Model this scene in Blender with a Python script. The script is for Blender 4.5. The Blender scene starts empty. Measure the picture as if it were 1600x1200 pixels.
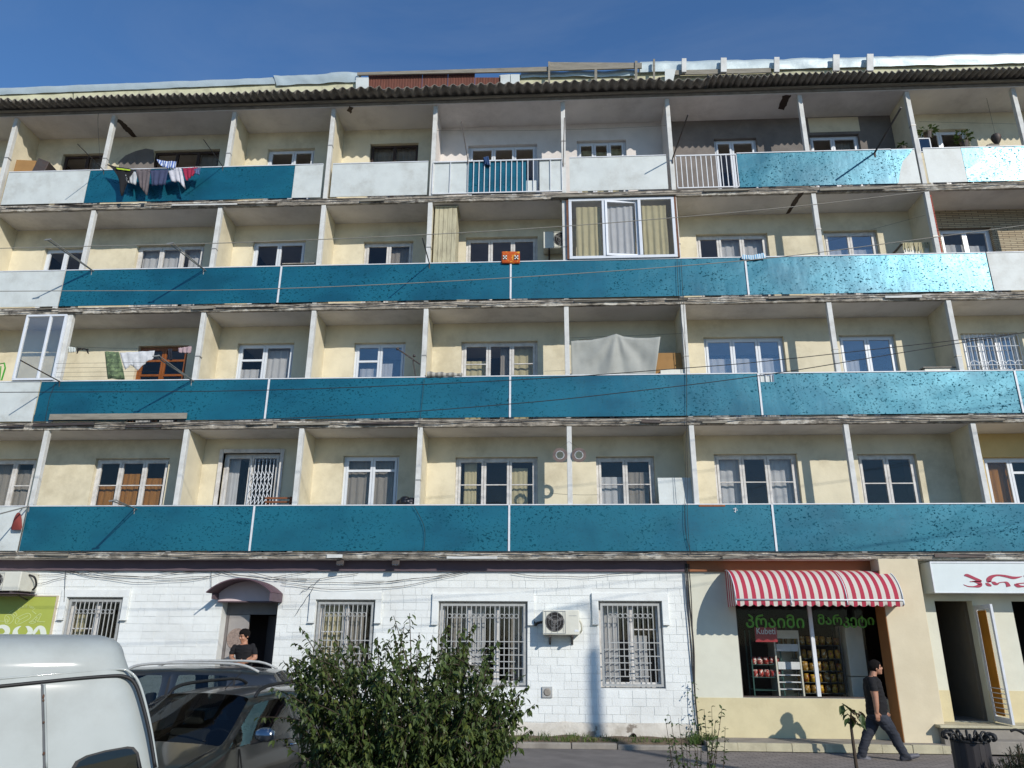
import bpy, bmesh, math, random
from mathutils import Vector, Matrix, noise as mnoise
R = math.radians
rng = random.Random(7)
scn = bpy.context.scene
COL = scn.collection

# ---------------------------------------------------------------- camera
F_PX, PITCH, YAW, ROLL, CAM_D, CAM_H = 1169.68, R(18.717), R(-3.0789), R(0.3608), 15.491, 1.88
def _axes():
    cy, sy, cp, sp, cr, sr = math.cos(YAW), math.sin(YAW), math.cos(PITCH), math.sin(PITCH), math.cos(ROLL), math.sin(ROLL)
    f = Vector((sy * cp, cy * cp, sp)); r = Vector((cy, -sy, 0)); u = r.cross(f)
    return cr * r + sr * u, cr * u - sr * r, f
AX_R, AX_U, AX_F = _axes()
CAM = Vector((0, -CAM_D, CAM_H))
cam_data = bpy.data.cameras.new('camera'); cam = bpy.data.objects.new('camera', cam_data); COL.objects.link(cam)
cam_data.sensor_width = 36; cam_data.lens = F_PX * 36 / 1600; cam_data.clip_end = 3000; cam_data.clip_start = 0.05
mw = Matrix.Identity(4)
for i in range(3):
    mw[i][0], mw[i][1], mw[i][2], mw[i][3] = AX_R[i], AX_U[i], -AX_F[i], CAM[i]
cam.matrix_world = mw
scn.camera = cam

# ---------------------------------------------------------------- sky, sun, exposure
SUN = Vector((0.76, -1.0, 0.66)).normalized()          # towards the sun
el = math.asin(SUN.z); az = math.atan2(SUN.x, SUN.y)
wd = bpy.data.worlds.new('World'); scn.world = wd; wd.use_nodes = True
nt = wd.node_tree; nt.nodes.clear()
sky = nt.nodes.new('ShaderNodeTexSky'); sky.sky_type = 'NISHITA'; sky.sun_disc = False
sky.sun_elevation = el; sky.sun_rotation = az
sky.altitude = 1200; sky.air_density = 1.6; sky.dust_density = 0.1; sky.ozone_density = 10.0
bg = nt.nodes.new('ShaderNodeBackground'); bg.inputs['Strength'].default_value = 0.135
out = nt.nodes.new('ShaderNodeOutputWorld')
# thin high cirrus over the whole sky
wtc = nt.nodes.new('ShaderNodeTexCoord'); wmp = nt.nodes.new('ShaderNodeMapping'); wmp.inputs['Scale'].default_value = (1.2, 3.2, 4.0); wmp.inputs['Rotation'].default_value = (0.3, 0.5, 0.4)
wnz = nt.nodes.new('ShaderNodeTexNoise'); wnz.inputs['Scale'].default_value = 1.6; wnz.inputs['Detail'].default_value = 7; wnz.inputs['Roughness'].default_value = .6; wnz.inputs['Distortion'].default_value = .6
wmr = nt.nodes.new('ShaderNodeMapRange'); wmr.inputs['From Min'].default_value = .45; wmr.inputs['From Max'].default_value = .8; wmr.inputs['To Max'].default_value = .16
wmx = nt.nodes.new('ShaderNodeMix'); wmx.data_type = 'RGBA'; wmx.inputs[7].default_value = (2.6, 3.1, 3.8, 1)
for a_, b_ in ((wtc.outputs['Generated'], wmp.inputs[0]), (wmp.outputs[0], wnz.inputs['Vector']), (wnz.outputs[0], wmr.inputs[0]), (wmr.outputs[0], wmx.inputs[0]), (sky.outputs[0], wmx.inputs[6])): nt.links.new(a_, b_)
nt.links.new(wmx.outputs[2], bg.inputs['Color']); nt.links.new(bg.outputs[0], out.inputs['Surface'])
sd = bpy.data.lights.new('sun', 'SUN'); sd.energy = 4.0; sd.angle = R(0.55); sd.color = (1.0, 0.94, 0.86)
so = bpy.data.objects.new('sun', sd); COL.objects.link(so); so.location = SUN * 60
so.rotation_euler = SUN.to_track_quat('Z', 'Y').to_euler()
vs = scn.view_settings; vs.view_transform = 'Standard'; vs.look = 'None'; vs.exposure = 0.0; vs.gamma = 1.0; vs.use_curve_mapping = False

# ---------------------------------------------------------------- helpers
def W(px, py, Y):
    """the point on the vertical plane y=Y that a measured photo position stands for"""
    v = AX_F + AX_R * ((px - 800) / F_PX) - AX_U * ((py - 600) / F_PX)
    return CAM + v * ((Y + CAM_D) / v.y)
def WZ(px, py, Z):
    v = AX_F + AX_R * ((px - 800) / F_PX) - AX_U * ((py - 600) / F_PX)
    return CAM + v * ((Z - CAM_H) / v.z)
def V(*a): return Vector(a)
def empty(name, loc=(0, 0, 0), label=None, cat=None, group=None, kind=None):
    o = bpy.data.objects.new(name, None); COL.objects.link(o); o.location = loc; o.empty_display_size = .2
    return tag(o, label, cat, group, kind)
def tag(o, label=None, cat=None, group=None, kind=None):
    if label: o['label'] = label
    if cat: o['category'] = cat
    if group: o['group'] = group
    if kind: o['kind'] = kind
    return o
def origin_of(o):
    p = Vector((0, 0, 0))
    while o is not None:
        p += o.location; o = o.parent
    return p
class MB:
    """collects shapes in world coordinates; build() links them as one mesh object"""
    def __init__(s): s.v = []; s.f = []; s.m = []
    def add(s, vs, fs, mi=0):
        n = len(s.v); s.v += [tuple(p) for p in vs]
        for f in fs: s.f.append(tuple(n + i for i in f)); s.m.append(mi)
        return s
    def box(s, x0, x1, y0, y1, z0, z1, mi=0):
        return s.add([(x0, y0, z0), (x1, y0, z0), (x1, y1, z0), (x0, y1, z0), (x0, y0, z1), (x1, y0, z1), (x1, y1, z1), (x0, y1, z1)],
                     [(0, 3, 2, 1), (4, 5, 6, 7), (0, 1, 5, 4), (1, 2, 6, 5), (2, 3, 7, 6), (3, 0, 4, 7)], mi)
    def obox(s, c, ax, ay, az, mi=0):
        """box round c with half-axis vectors"""
        c, ax, ay, az = map(Vector, (c, ax, ay, az))
        p = [c + sx * ax + sy * ay + sz * az for sz in (-1, 1) for sx, sy in ((-1, -1), (1, -1), (1, 1), (-1, 1))]
        return s.add(p, [(0, 3, 2, 1), (4, 5, 6, 7), (0, 1, 5, 4), (1, 2, 6, 5), (2, 3, 7, 6), (3, 0, 4, 7)], mi)
    def bar(s, a, b, w, h=None, mi=0):
        a, b = Vector(a), Vector(b); h = h or w; d = b - a; L = d.length
        if L < 1e-6: return s
        d /= L; u = d.cross(V(0, 1, 0)); 
        if u.length < .05: u = d.cross(V(0, 0, 1))
        u.normalize(); w2 = d.cross(u)
        return s.obox((a + b) / 2, d * L / 2, u * w / 2, w2 * h / 2, mi)
    def tube(s, pts, r, n=6, mi=0, cap=True):
        pts = [Vector(p) for p in pts]; rs = r if isinstance(r, (list, tuple)) else [r] * len(pts)
        ref = V(0.31, 0.2, 0.93); vs = []
        for i, p in enumerate(pts):
            d = (pts[min(i + 1, len(pts) - 1)] - pts[max(i - 1, 0)])
            d = d.normalized() if d.length > 1e-9 else V(0, 0, 1)
            u = d.cross(ref)
            if u.length < .1: u = d.cross(V(1, 0, 0))
            u.normalize(); w = d.cross(u)
            for k in range(n):
                a = 2 * math.pi * k / n; vs.append(p + (u * math.cos(a) + w * math.sin(a)) * rs[i])
        fs = [(i * n + k, i * n + (k + 1) % n, (i + 1) * n + (k + 1) % n, (i + 1) * n + k) for i in range(len(pts) - 1) for k in range(n)]
        if cap: fs += [tuple(reversed(range(n))), tuple(range((len(pts) - 1) * n, len(pts) * n))]
        return s.add(vs, fs, mi)
    def prism(s, poly, d, mi=0):
        """closed polygon of 3-D points pushed along d"""
        n = len(poly); d = Vector(d); p = [Vector(q) for q in poly]
        return s.add(p + [q + d for q in p], [tuple(reversed(range(n))), tuple(range(n, 2 * n))] + [(i, (i + 1) % n, n + (i + 1) % n, n + i) for i in range(n)], mi)
    def grid(s, P, mi=0):
        """P[i][j] points"""
        a, b = len(P), len(P[0])
        return s.add([p for row in P for p in row], [(i * b + j, i * b + j + 1, (i + 1) * b + j + 1, (i + 1) * b + j) for i in range(a - 1) for j in range(b - 1)], mi)
    def disc(s, c, u, v, r, n=24, mi=0):
        c, u, v = Vector(c), Vector(u).normalized(), Vector(v).normalized()
        return s.add([c + (u * math.cos(2 * math.pi * k / n) + v * math.sin(2 * math.pi * k / n)) * r for k in range(n)], [tuple(range(n))], mi)
    def ball(s, c, r, nu=10, nv=7, mi=0):
        c = Vector(c); r = Vector(r) if not isinstance(r, (int, float)) else V(r, r, r); vs = []; fs = []
        for j in range(1, nv):
            t = math.pi * j / nv
            for i in range(nu):
                a = 2 * math.pi * i / nu; vs.append(c + V(r.x * math.sin(t) * math.cos(a), r.y * math.sin(t) * math.sin(a), r.z * math.cos(t)))
        n = len(vs); vs += [c + V(0, 0, r.z), c - V(0, 0, r.z)]
        for j in range(nv - 2):
            for i in range(nu): fs.append((j * nu + i, (j + 1) * nu + i, (j + 1) * nu + (i + 1) % nu, j * nu + (i + 1) % nu))
        for i in range(nu):
            fs.append((n, i, (i + 1) % nu)); fs.append((n + 1, (nv - 2) * nu + (i + 1) % nu, (nv - 2) * nu + i))
        return s.add(vs, fs, mi)
    def build(s, name, mat, parent=None, smooth=False, bevel=0, origin=None, solid=0, subsurf=0, fix=True):
        if origin is None: origin = origin_of(parent) if parent is not None else V(0, 0, 0)
        o_ = Vector(origin); me = bpy.data.meshes.new(name)
        me.from_pydata([(p[0] - o_.x, p[1] - o_.y, p[2] - o_.z) for p in s.v], [], s.f)
        mats = mat if isinstance(mat, (list, tuple)) else [mat]
        for m in mats: me.materials.append(m)
        if len(mats) > 1: me.polygons.foreach_set('material_index', s.m)
        if fix:
            bm = bmesh.new(); bm.from_mesh(me); bmesh.ops.recalc_face_normals(bm, faces=bm.faces); bm.to_mesh(me); bm.free()
        if smooth: me.polygons.foreach_set('use_smooth', [True] * len(me.polygons))
        ob = bpy.data.objects.new(name, me); COL.objects.link(ob)
        if parent is not None:
            ob.parent = parent; ob.location = o_ - origin_of(parent)
        else: ob.location = o_
        if solid: m = ob.modifiers.new('solid', 'SOLIDIFY'); m.thickness = solid; m.offset = 0
        if bevel: m = ob.modifiers.new('bevel', 'BEVEL'); m.width = bevel; m.segments = 2; m.limit_method = 'ANGLE'; m.angle_limit = R(40)
        if subsurf: m = ob.modifiers.new('sub', 'SUBSURF'); m.levels = subsurf; m.render_levels = subsurf
        return ob
def ribbon(mb, pts, Y, thick=.01, mi=0):
    """flat brush stroke on the plane y=Y; pts are (x, z, width)"""
    n = len(pts); L = []; Rr = []
    for i, (x, z, w) in enumerate(pts):
        a = pts[max(0, i - 1)]; b = pts[min(n - 1, i + 1)]; dx, dz = b[0] - a[0], b[1] - a[1]; l = math.hypot(dx, dz) or 1
        nx, nz = -dz / l, dx / l
        L.append(V(x + nx * w / 2, Y, z + nz * w / 2)); Rr.append(V(x - nx * w / 2, Y, z - nz * w / 2))
    for i in range(n - 1):
        mb.prism([L[i], L[i + 1], Rr[i + 1], Rr[i]], (0, -thick, 0), mi)
def smooth_path(pts, k=5):
    out_ = []
    n = len(pts)
    for i in range(n - 1):
        p0, p1, p2, p3 = (pts[max(0, i - 1)], pts[i], pts[i + 1], pts[min(n - 1, i + 2)])
        for j in range(k):
            t = j / k
            out_.append(tuple(.5 * ((2 * b) + (-a + c) * t + (2 * a - 5 * b + 4 * c - d) * t * t + (-a + 3 * b - 3 * c + d) * t ** 3) for a, b, c, d in zip(p0, p1, p2, p3)))
    out_.append(tuple(pts[-1])); return out_
def text_mesh(body, size, offset=0.0, shear=0.0, extrude=.004):
    c = bpy.data.curves.new('letters', 'FONT'); c.body = body; c.size = size; c.bevel_depth = offset; c.bevel_resolution = 0; c.shear = shear; c.extrude = extrude; c.resolution_u = 4
    o = bpy.data.objects.new('letters', c); COL.objects.link(o); bpy.context.view_layer.update()
    me = bpy.data.meshes.new_from_object(o.evaluated_get(bpy.context.evaluated_depsgraph_get()))
    bpy.data.objects.remove(o); return me
def text(name, body, x0, x1, z0, z1, Y, mat, parent, offset=0.0, shear=0.0, extrude=.004):
    """lettering on a plane facing -y, fitted to the box"""
    me = text_mesh(body, 1.0, offset, shear, extrude)
    xs = [v.co.x for v in me.vertices]; ys = [v.co.y for v in me.vertices]
    ax, bx, ay, by = min(xs), max(xs), min(ys), max(ys); o_ = origin_of(parent)
    for v in me.vertices:
        v.co = V(x0 + (v.co.x - ax) / (bx - ax) * (x1 - x0) - o_.x, Y - v.co.z * 1.0 - o_.y, z0 + (v.co.y - ay) / (by - ay) * (z1 - z0) - o_.z)
    me.materials.clear(); me.materials.append(mat)
    ob = bpy.data.objects.new(name, me); COL.objects.link(ob); ob.parent = parent; return ob

# ---------------------------------------------------------------- materials
def _new(name):
    m = bpy.data.materials.new(name); m.use_nodes = True; n = m.node_tree.nodes; n.clear()
    o = n.new('ShaderNodeOutputMaterial'); b = n.new('ShaderNodeBsdfPrincipled'); m.node_tree.links.new(b.outputs[0], o.inputs[0])
    return m, m.node_tree, b
def lin(c):
    if isinstance(c, str):
        c = [int(c[i:i + 2], 16) / 255 for i in (0, 2, 4)]
        c = [x / 12.92 if x < .04045 else ((x + .055) / 1.055) ** 2.4 for x in c]
    return tuple(c) + (1,)
def mat(name, col, rough=.7, var=.12, scale=4.0, dirt=None, dirt_amt=.0, dirt_scale=1.5, bump=.0, bump_scale=40., metal=0., spec=.5, stretch=(1, 1, 1), col2=None, col2_scale=2., col2_lo=.45, col2_hi=.6, coat=0., trans=0., world=False, objvar=0.):
    m, t, b = _new(name); N = t.nodes; Lk = t.links.new
    tc = N.new('ShaderNodeTexCoord'); mp = N.new('ShaderNodeMapping'); mp.inputs['Scale'].default_value = stretch
    if world: gn = N.new('ShaderNodeNewGeometry'); Lk(gn.outputs['Position'], mp.inputs[0])
    else: Lk(tc.outputs['Object'], mp.inputs[0])
    def nz(sc, det=4, rg=.55):
        x = N.new('ShaderNodeTexNoise'); x.inputs['Scale'].default_value = sc; x.inputs['Detail'].default_value = det; x.inputs['Roughness'].default_value = rg
        Lk(mp.outputs[0], x.inputs['Vector']); return x.outputs[0]
    def ramp(sock, lo, hi):
        r = N.new('ShaderNodeMapRange'); r.inputs['From Min'].default_value = lo; r.inputs['From Max'].default_value = hi; r.interpolation_type = 'SMOOTHSTEP'
        Lk(sock, r.inputs['Value']); return r.outputs[0]
    def mix(fac, a, bcol):
        x = N.new('ShaderNodeMix'); x.data_type = 'RGBA'
        if isinstance(fac, float): x.inputs[0].default_value = fac
        else: Lk(fac, x.inputs[0])
        for s_, v_ in ((6, a), (7, bcol)):
            if isinstance(v_, tuple): x.inputs[s_].default_value = v_
            else: Lk(v_, x.inputs[s_])
        return x.outputs[2]
    c = lin(col); cur = c
    if var:
        dk = tuple(x * (1 - var) for x in c[:3]) + (1,); lt = tuple(min(1, x * (1 + var * .6)) for x in c[:3]) + (1,)
        cur = mix(ramp(nz(scale), .3, .7), dk, lt)
    if col2 is not None: cur = mix(ramp(nz(col2_scale, 6, .65), col2_lo, col2_hi), cur, lin(col2))
    if dirt is not None:
        f = ramp(nz(dirt_scale, 7, .7), .42, .75); mm = N.new('ShaderNodeMath'); mm.operation = 'MULTIPLY'; mm.inputs[1].default_value = dirt_amt; Lk(f, mm.inputs[0])
        cur = mix(mm.outputs[0], cur, lin(dirt))
    if objvar:
        oi = N.new('ShaderNodeObjectInfo'); r_ = N.new('ShaderNodeMapRange'); r_.inputs['To Min'].default_value = 1 - objvar; r_.inputs['To Max'].default_value = 1.; Lk(oi.outputs['Random'], r_.inputs[0]); hs = N.new('ShaderNodeHueSaturation'); Lk(r_.outputs[0], hs.inputs['Value'])
        if isinstance(cur, tuple): hs.inputs['Color'].default_value = cur
        else: Lk(cur, hs.inputs['Color'])
        cur = hs.outputs[0]
    if isinstance(cur, tuple): b.inputs['Base Color'].default_value = cur
    else: Lk(cur, b.inputs['Base Color'])
    b.inputs['Roughness'].default_value = rough; b.inputs['Metallic'].default_value = metal; b.inputs['Specular IOR Level'].default_value = spec
    if coat: b.inputs['Coat Weight'].default_value = coat; b.inputs['Coat Roughness'].default_value = .06
    if trans:
        tr = N.new('ShaderNodeBsdfTranslucent'); ms = N.new('ShaderNodeMixShader'); ms.inputs[0].default_value = trans
        if isinstance(cur, tuple): tr.inputs[0].default_value = cur
        else: Lk(cur, tr.inputs[0])
        o = [x for x in N if x.type == 'OUTPUT_MATERIAL'][0]; Lk(b.outputs[0], ms.inputs[1]); Lk(tr.outputs[0], ms.inputs[2]); Lk(ms.outputs[0], o.inputs[0])
    if bump:
        bp = N.new('ShaderNodeBump'); bp.inputs['Strength'].default_value = bump; bp.inputs['Distance'].default_value = .02
        Lk(nz(bump_scale, 5, .6), bp.inputs['Height']); Lk(bp.outputs[0], b.inputs['Normal'])
    return m
def glass_mat(name, tint=(.95, .95, .94), refl=.10, rough=.02, base=.018):
    """thin pane: see-through with a fresnel reflection"""
    m = bpy.data.materials.new(name); m.use_nodes = True; t = m.node_tree; N = t.nodes; N.clear(); Lk = t.links.new
    o = N.new('ShaderNodeOutputMaterial'); tr = N.new('ShaderNodeBsdfTransparent'); tr.inputs[0].default_value = tint + (1,)
    gl = N.new('ShaderNodeBsdfGlossy'); gl.inputs['Roughness'].default_value = rough; gl.inputs[0].default_value = (1, 1, 1, 1)
    lw = N.new('ShaderNodeLayerWeight'); lw.inputs[0].default_value = .5
    pw = N.new('ShaderNodeMath'); pw.operation = 'POWER'; pw.inputs[1].default_value = 5.; Lk(lw.outputs['Facing'], pw.inputs[0])
    ad = N.new('ShaderNodeMath'); ad.operation = 'MULTIPLY_ADD'; ad.inputs[1].default_value = .9; ad.inputs[2].default_value = base + refl; ad.use_clamp = True; Lk(pw.outputs[0], ad.inputs[0])
    nzz = N.new('ShaderNodeTexNoise'); nzz.inputs['Scale'].default_value = 1.3; bp = N.new('ShaderNodeBump'); bp.inputs['Strength'].default_value = .06; bp.inputs['Distance'].default_value = .05
    tc = N.new('ShaderNodeTexCoord'); Lk(tc.outputs['Object'], nzz.inputs['Vector']); Lk(nzz.outputs[0], bp.inputs['Height']); Lk(bp.outputs[0], gl.inputs['Normal'])
    mx = N.new('ShaderNodeMixShader'); Lk(ad.outputs[0], mx.inputs[0]); Lk(tr.outputs[0], mx.inputs[1]); Lk(gl.outputs[0], mx.inputs[2]); Lk(mx.outputs[0], o.inputs[0])
    return m
M = {}
M['cream'] = mat('cream_plaster', 'D8CFB4', .9, .06, 2.5, '8f8263', .42, 1.1, .15, 30)
M['white_plaster'] = mat('white_plaster', 'D9D3CD', .9, .05, 2.5, '8f857a', .3, 1.0, .15, 30)
M['grey_plaster'] = mat('grey_cement_plaster', '77716c', .95, .14, 3, '5a5550', .4, 1.4, .3, 30)
M['ochre'] = mat('ochre_plaster', 'CDB57E', .9, .06, 2.5, '9A7C40', .25, .9, .15, 30)
M['ceiling'] = mat('stained_ceiling_plaster', 'E0DBD6', .95, .08, 1.2, '7d736c', .35, .8, .15, 20)
M['slab'] = mat('weathered_slab_edge', 'a59d8f', .95, .25, 5, '34302c', .95, 4.5, .8, 25, stretch=(1, 1, 2.0), col2='cfcabd', col2_scale=2.2, col2_lo=.54, col2_hi=.6)
M['post'] = mat('white_post_paint', 'CFD0CB', .75, .08, 6, '8b8377', .4, 2.5, .15, 40)
M['white_panel'] = mat('white_painted_sheet', 'C9CFCB', .55, .05, 3, '8f8b7e', .42, 1.8, .12, 30)
M['trim'] = mat('pale_trim_paint', 'D5D8DA', .5, .08, 8)
M['upvc'] = mat('white_plastic_frame', 'D3D8DD', .35, .04, 6)
M['oldframe'] = mat('old_white_window_paint', 'CFCDC9', .6, .12, 9, '7d7468', .45, 3, .2, 50)
M['woodframe'] = mat('varnished_door_wood', '8A4E1C', .4, .25, 6, stretch=(6, 6, .6))
M['brownframe'] = mat('dark_brown_frame', '3b2a22', .6, .2, 8)
M['pane'] = glass_mat('window_glass', refl=.006)
M['pane_sky'] = glass_mat('reflective_window_glass', refl=.11)
M['pane_shop'] = glass_mat('shop_window_glass', refl=.0, base=.006)
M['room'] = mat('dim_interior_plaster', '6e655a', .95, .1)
M['c_white'] = mat('white_net_curtain', 'DADCE0', .9, .05, 6, trans=.4)
M['c_cream'] = mat('cream_curtain_cloth', 'CFC6A0', .9, .06, 6, trans=.35)
M['c_orange'] = mat('orange_brown_curtain', 'A5722F', .9, .2, 5, stretch=(8, 1, .5), trans=.3)
M['c_grey'] = mat('grey_curtain_cloth', '9b968f', .9, .1, 6, stretch=(6, 1, 1), trans=.3)
M['asb'] = mat('asbestos_cement_sheet', '8b867d', .95, .2, 5, '4a4642', .5, 2.2, .4, 60)
M['rust'] = mat('rust_brown_sheet', '6a3e30', .85, .2, 6, '3a211b', .5, 2.5, .2, 40, stretch=(6, 1, .6))
M['board'] = mat('grey_weathered_board', '8c877a', .9, .18, 8, '4d473f', .4, 3, .3, 40, stretch=(.5, 3, 4))
M['foil'] = mat('silver_foil_membrane', 'b3c0c1', .5, .06, 3, metal=.25, bump=.5, bump_scale=3)
M['palecream'] = mat('pale_cream_fascia', 'C9C7A6', .9, .08, 3, '6d6656', .5, 2.5)
M['white_brick'] = mat('white_painted_brick', 'E3E6E2', .8, .04, 5, 'a39e92', .2, 1.1, .3, 45, world=True, objvar=.045)
M['mortar'] = mat('white_painted_mortar', 'D8DAD6', .9, .05, 5, '99968f', .2, 1.4, .2, 40)
M['plum'] = mat('plum_band', '62535a', .85, .1, 4, '3a2c2e', .4, 2)
M['orange_band'] = mat('orange_painted_band', '96603f', .8, .08, 4, '6a3a20', .3, 2)
M['shop_wall'] = mat('pale_shop_plaster', 'D0D0BF', .9, .04, 3, 'a8a288', .15, 1.2, .1, 30)
M['shop_base'] = mat('cream_shop_plinth', 'CDC29C', .9, .05, 3, '9c8a60', .25, 1.2, .1, 30)
M['pilaster'] = mat('peach_pilaster_plaster', 'D2C6A9', .9, .04, 3, 'a8946a', .15, 1.2, .1, 30)
M['brown_jamb'] = mat('orange_brown_jamb', '9a6738', .8, .08, 4)
M['iron'] = mat('grey_iron_grille', 'a9aba8', .55, .08, 20, '7a6a5c', .25, 8, metal=.1)
M['dark_iron'] = mat('dark_iron_bar', '4a4542', .6, .15, 10, '6a3f2a', .3, 6, metal=.3)
M['galv'] = mat('galvanised_pipe', '9a9a95', .5, .12, 10, '5d4a3c', .4, 5, metal=.4)
M['cable'] = mat('black_cable_rubber', '2a2826', .7, .1)
M['cable_light'] = mat('weathered_cable', '8f8b80', .7, .1)
M['ac'] = mat('air_conditioner_enamel', 'D2D1C3', .5, .04, 4, '9b917c', .2, 3)
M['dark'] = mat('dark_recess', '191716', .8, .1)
M['black_rubber'] = mat('black_rubber', '151515', .6, .1)
M['asphalt'] = mat('worn_asphalt', '716c68', .93, .18, 2.2, '3e3b39', .5, .7, .35, 90, col2='77726d', col2_scale=1.1, col2_lo=.55, col2_hi=.8)
M['soil'] = mat('dry_soil', '6b5c49', .98, .3, 6, '453a2d', .6, 3, .8, 30)
M['kerb'] = mat('pale_concrete_kerb', 'B9B296', .95, .12, 4, '776f5c', .4, 2.5, .4, 50)
M['concrete'] = mat('grey_concrete', '8f897f', .95, .14, 3, '5d574e', .4, 2, .4, 40)
M['leaf'] = mat('dark_green_leaf', '4d5e2f', .5, .4, 9, col2='6f7634', col2_scale=7, col2_lo=.5, col2_hi=.72, trans=.3)
M['leaf2'] = mat('mid_green_leaf', '4a5f2c', .5, .35, 9, trans=.3)
M['grass'] = mat('verge_grass_blade', '4f6a2b', .6, .4, 5, col2='7d7a45', col2_scale=4, col2_lo=.5, col2_hi=.7, trans=.3)
M['twig'] = mat('brown_twig_bark', '43382c', .9, .2, 12)
M['skin'] = mat('skin', 'A97A60', .5, .05, 12)
M['hair'] = mat('black_hair', '14100e', .85, .2, 60, bump=.8, bump_scale=90, spec=.2)
M['tee'] = mat('black_cotton', '0f0e11', .9, .1, 20, bump=.2, bump_scale=18)
M['jeans'] = mat('faded_blue_jeans', '2b2e36', .95, .2, 6, '4a4d55', .5, 5, .2, 60)
M['shoe'] = mat('grey_trainers', '5a5a60', .6, .2, 12)

def teal_mat():
    """teal sheet with flaked-off darker flecks; glossy, so the low sun glares off it"""
    m, t, b = _new('teal_painted_sheet'); N = t.nodes; Lk = t.links.new
    tc = N.new('ShaderNodeTexCoord')
    def nz(sc, det, rg=.55, st=(1, 1, 1), dist=0.):
        mp = N.new('ShaderNodeMapping'); mp.inputs['Scale'].default_value = st; Lk(tc.outputs['Object'], mp.inputs[0])
        x = N.new('ShaderNodeTexNoise'); x.inputs['Scale'].default_value = sc; x.inputs['Detail'].default_value = det; x.inputs['Roughness'].default_value = rg; x.inputs['Distortion'].default_value = dist
        Lk(mp.outputs[0], x.inputs['Vector']); return x.outputs[0]
    def mr(s, a, c_, o0=0., o1=1.):
        r = N.new('ShaderNodeMapRange'); r.inputs['From Min'].default_value = a; r.inputs['From Max'].default_value = c_; r.inputs['To Min'].default_value = o0; r.inputs['To Max'].default_value = o1; r.interpolation_type = 'SMOOTHSTEP'; Lk(s, r.inputs[0]); return r.outputs[0]
    def mul(a, c_):
        x = N.new('ShaderNodeMath'); x.operation = 'MULTIPLY'; Lk(a, x.inputs[0])
        if isinstance(c_, float): x.inputs[1].default_value = c_
        else: Lk(c_, x.inputs[1])
        return x.outputs[0]
    def mix(f, a, c_):
        x = N.new('ShaderNodeMix'); x.data_type = 'RGBA'; Lk(f, x.inputs[0])
        for i, v_ in ((6, a), (7, c_)):
            if isinstance(v_, tuple): x.inputs[i].default_value = v_
            else: Lk(v_, x.inputs[i])
        return x.outputs[2]
    patch = mr(nz(.55, 3), .38, .62)
    fleck = mr(nz(21, 4, .6, (1, 1, 1.35), .5), .555, .63)
    fleck = mul(fleck, mr(nz(1.1, 4), .34, .62, .2, 1.))
    base = mix(mr(nz(1.3, 4, .6, (.6, 1, 1.4)), .3, .7), lin('125467'), lin('186579'))
    base = mix(mul(patch, .5), base, lin('237686'))
    c = mix(fleck, base, lin('0f3d4d'))
    Lk(c, b.inputs['Base Color'])
    Lk(mr(fleck, 0, 1, .33, .95), b.inputs['Roughness'])
    Lk(mr(fleck, 0, .6, .55, .02), b.inputs['Specular IOR Level']); Lk(mr(fleck, 0, .6, .3, 0.), b.inputs['Metallic'])
    bp = N.new('ShaderNodeBump'); bp.inputs['Strength'].default_value = .06; bp.inputs['Distance'].default_value = .01; bp.invert = True
    Lk(fleck, bp.inputs['Height'])
    bp2 = N.new('ShaderNodeBump'); bp2.inputs['Strength'].default_value = .13; bp2.inputs['Distance'].default_value = .06
    Lk(nz(2.2, 3, .5, (1, 1, .5)), bp2.inputs['Height']); Lk(bp.outputs[0], bp2.inputs['Normal']); Lk(bp2.outputs[0], b.inputs['Normal'])
    return m
M['teal'] = teal_mat()
def stone_mat():
    m, t, b = _new('split_stone_cladding'); N = t.nodes; Lk = t.links.new
    tc = N.new('ShaderNodeTexCoord'); mp = N.new('ShaderNodeMapping'); mp.inputs['Rotation'].default_value = (R(90), 0, 0); Lk(tc.outputs['Object'], mp.inputs[0])
    br = N.new('ShaderNodeTexBrick'); br.inputs['Scale'].default_value = 1; br.inputs['Brick Width'].default_value = .3; br.inputs['Row Height'].default_value = .05; br.inputs['Mortar Size'].default_value = .008
    br.inputs[1].default_value = lin('9f8f75'); br.inputs[2].default_value = lin('b7ab90'); br.inputs[3].default_value = lin('6a5f50'); Lk(mp.outputs[0], br.inputs[0])
    Lk(br.outputs[0], b.inputs['Base Color']); b.inputs['Roughness'].default_value = .9
    bp = N.new('ShaderNodeBump'); bp.inputs['Strength'].default_value = .6; bp.inputs['Distance'].default_value = .02; Lk(br.outputs[1], bp.inputs['Height']); bp.invert = True; Lk(bp.outputs[0], b.inputs['Normal'])
    return m
M['stone'] = stone_mat()
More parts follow.
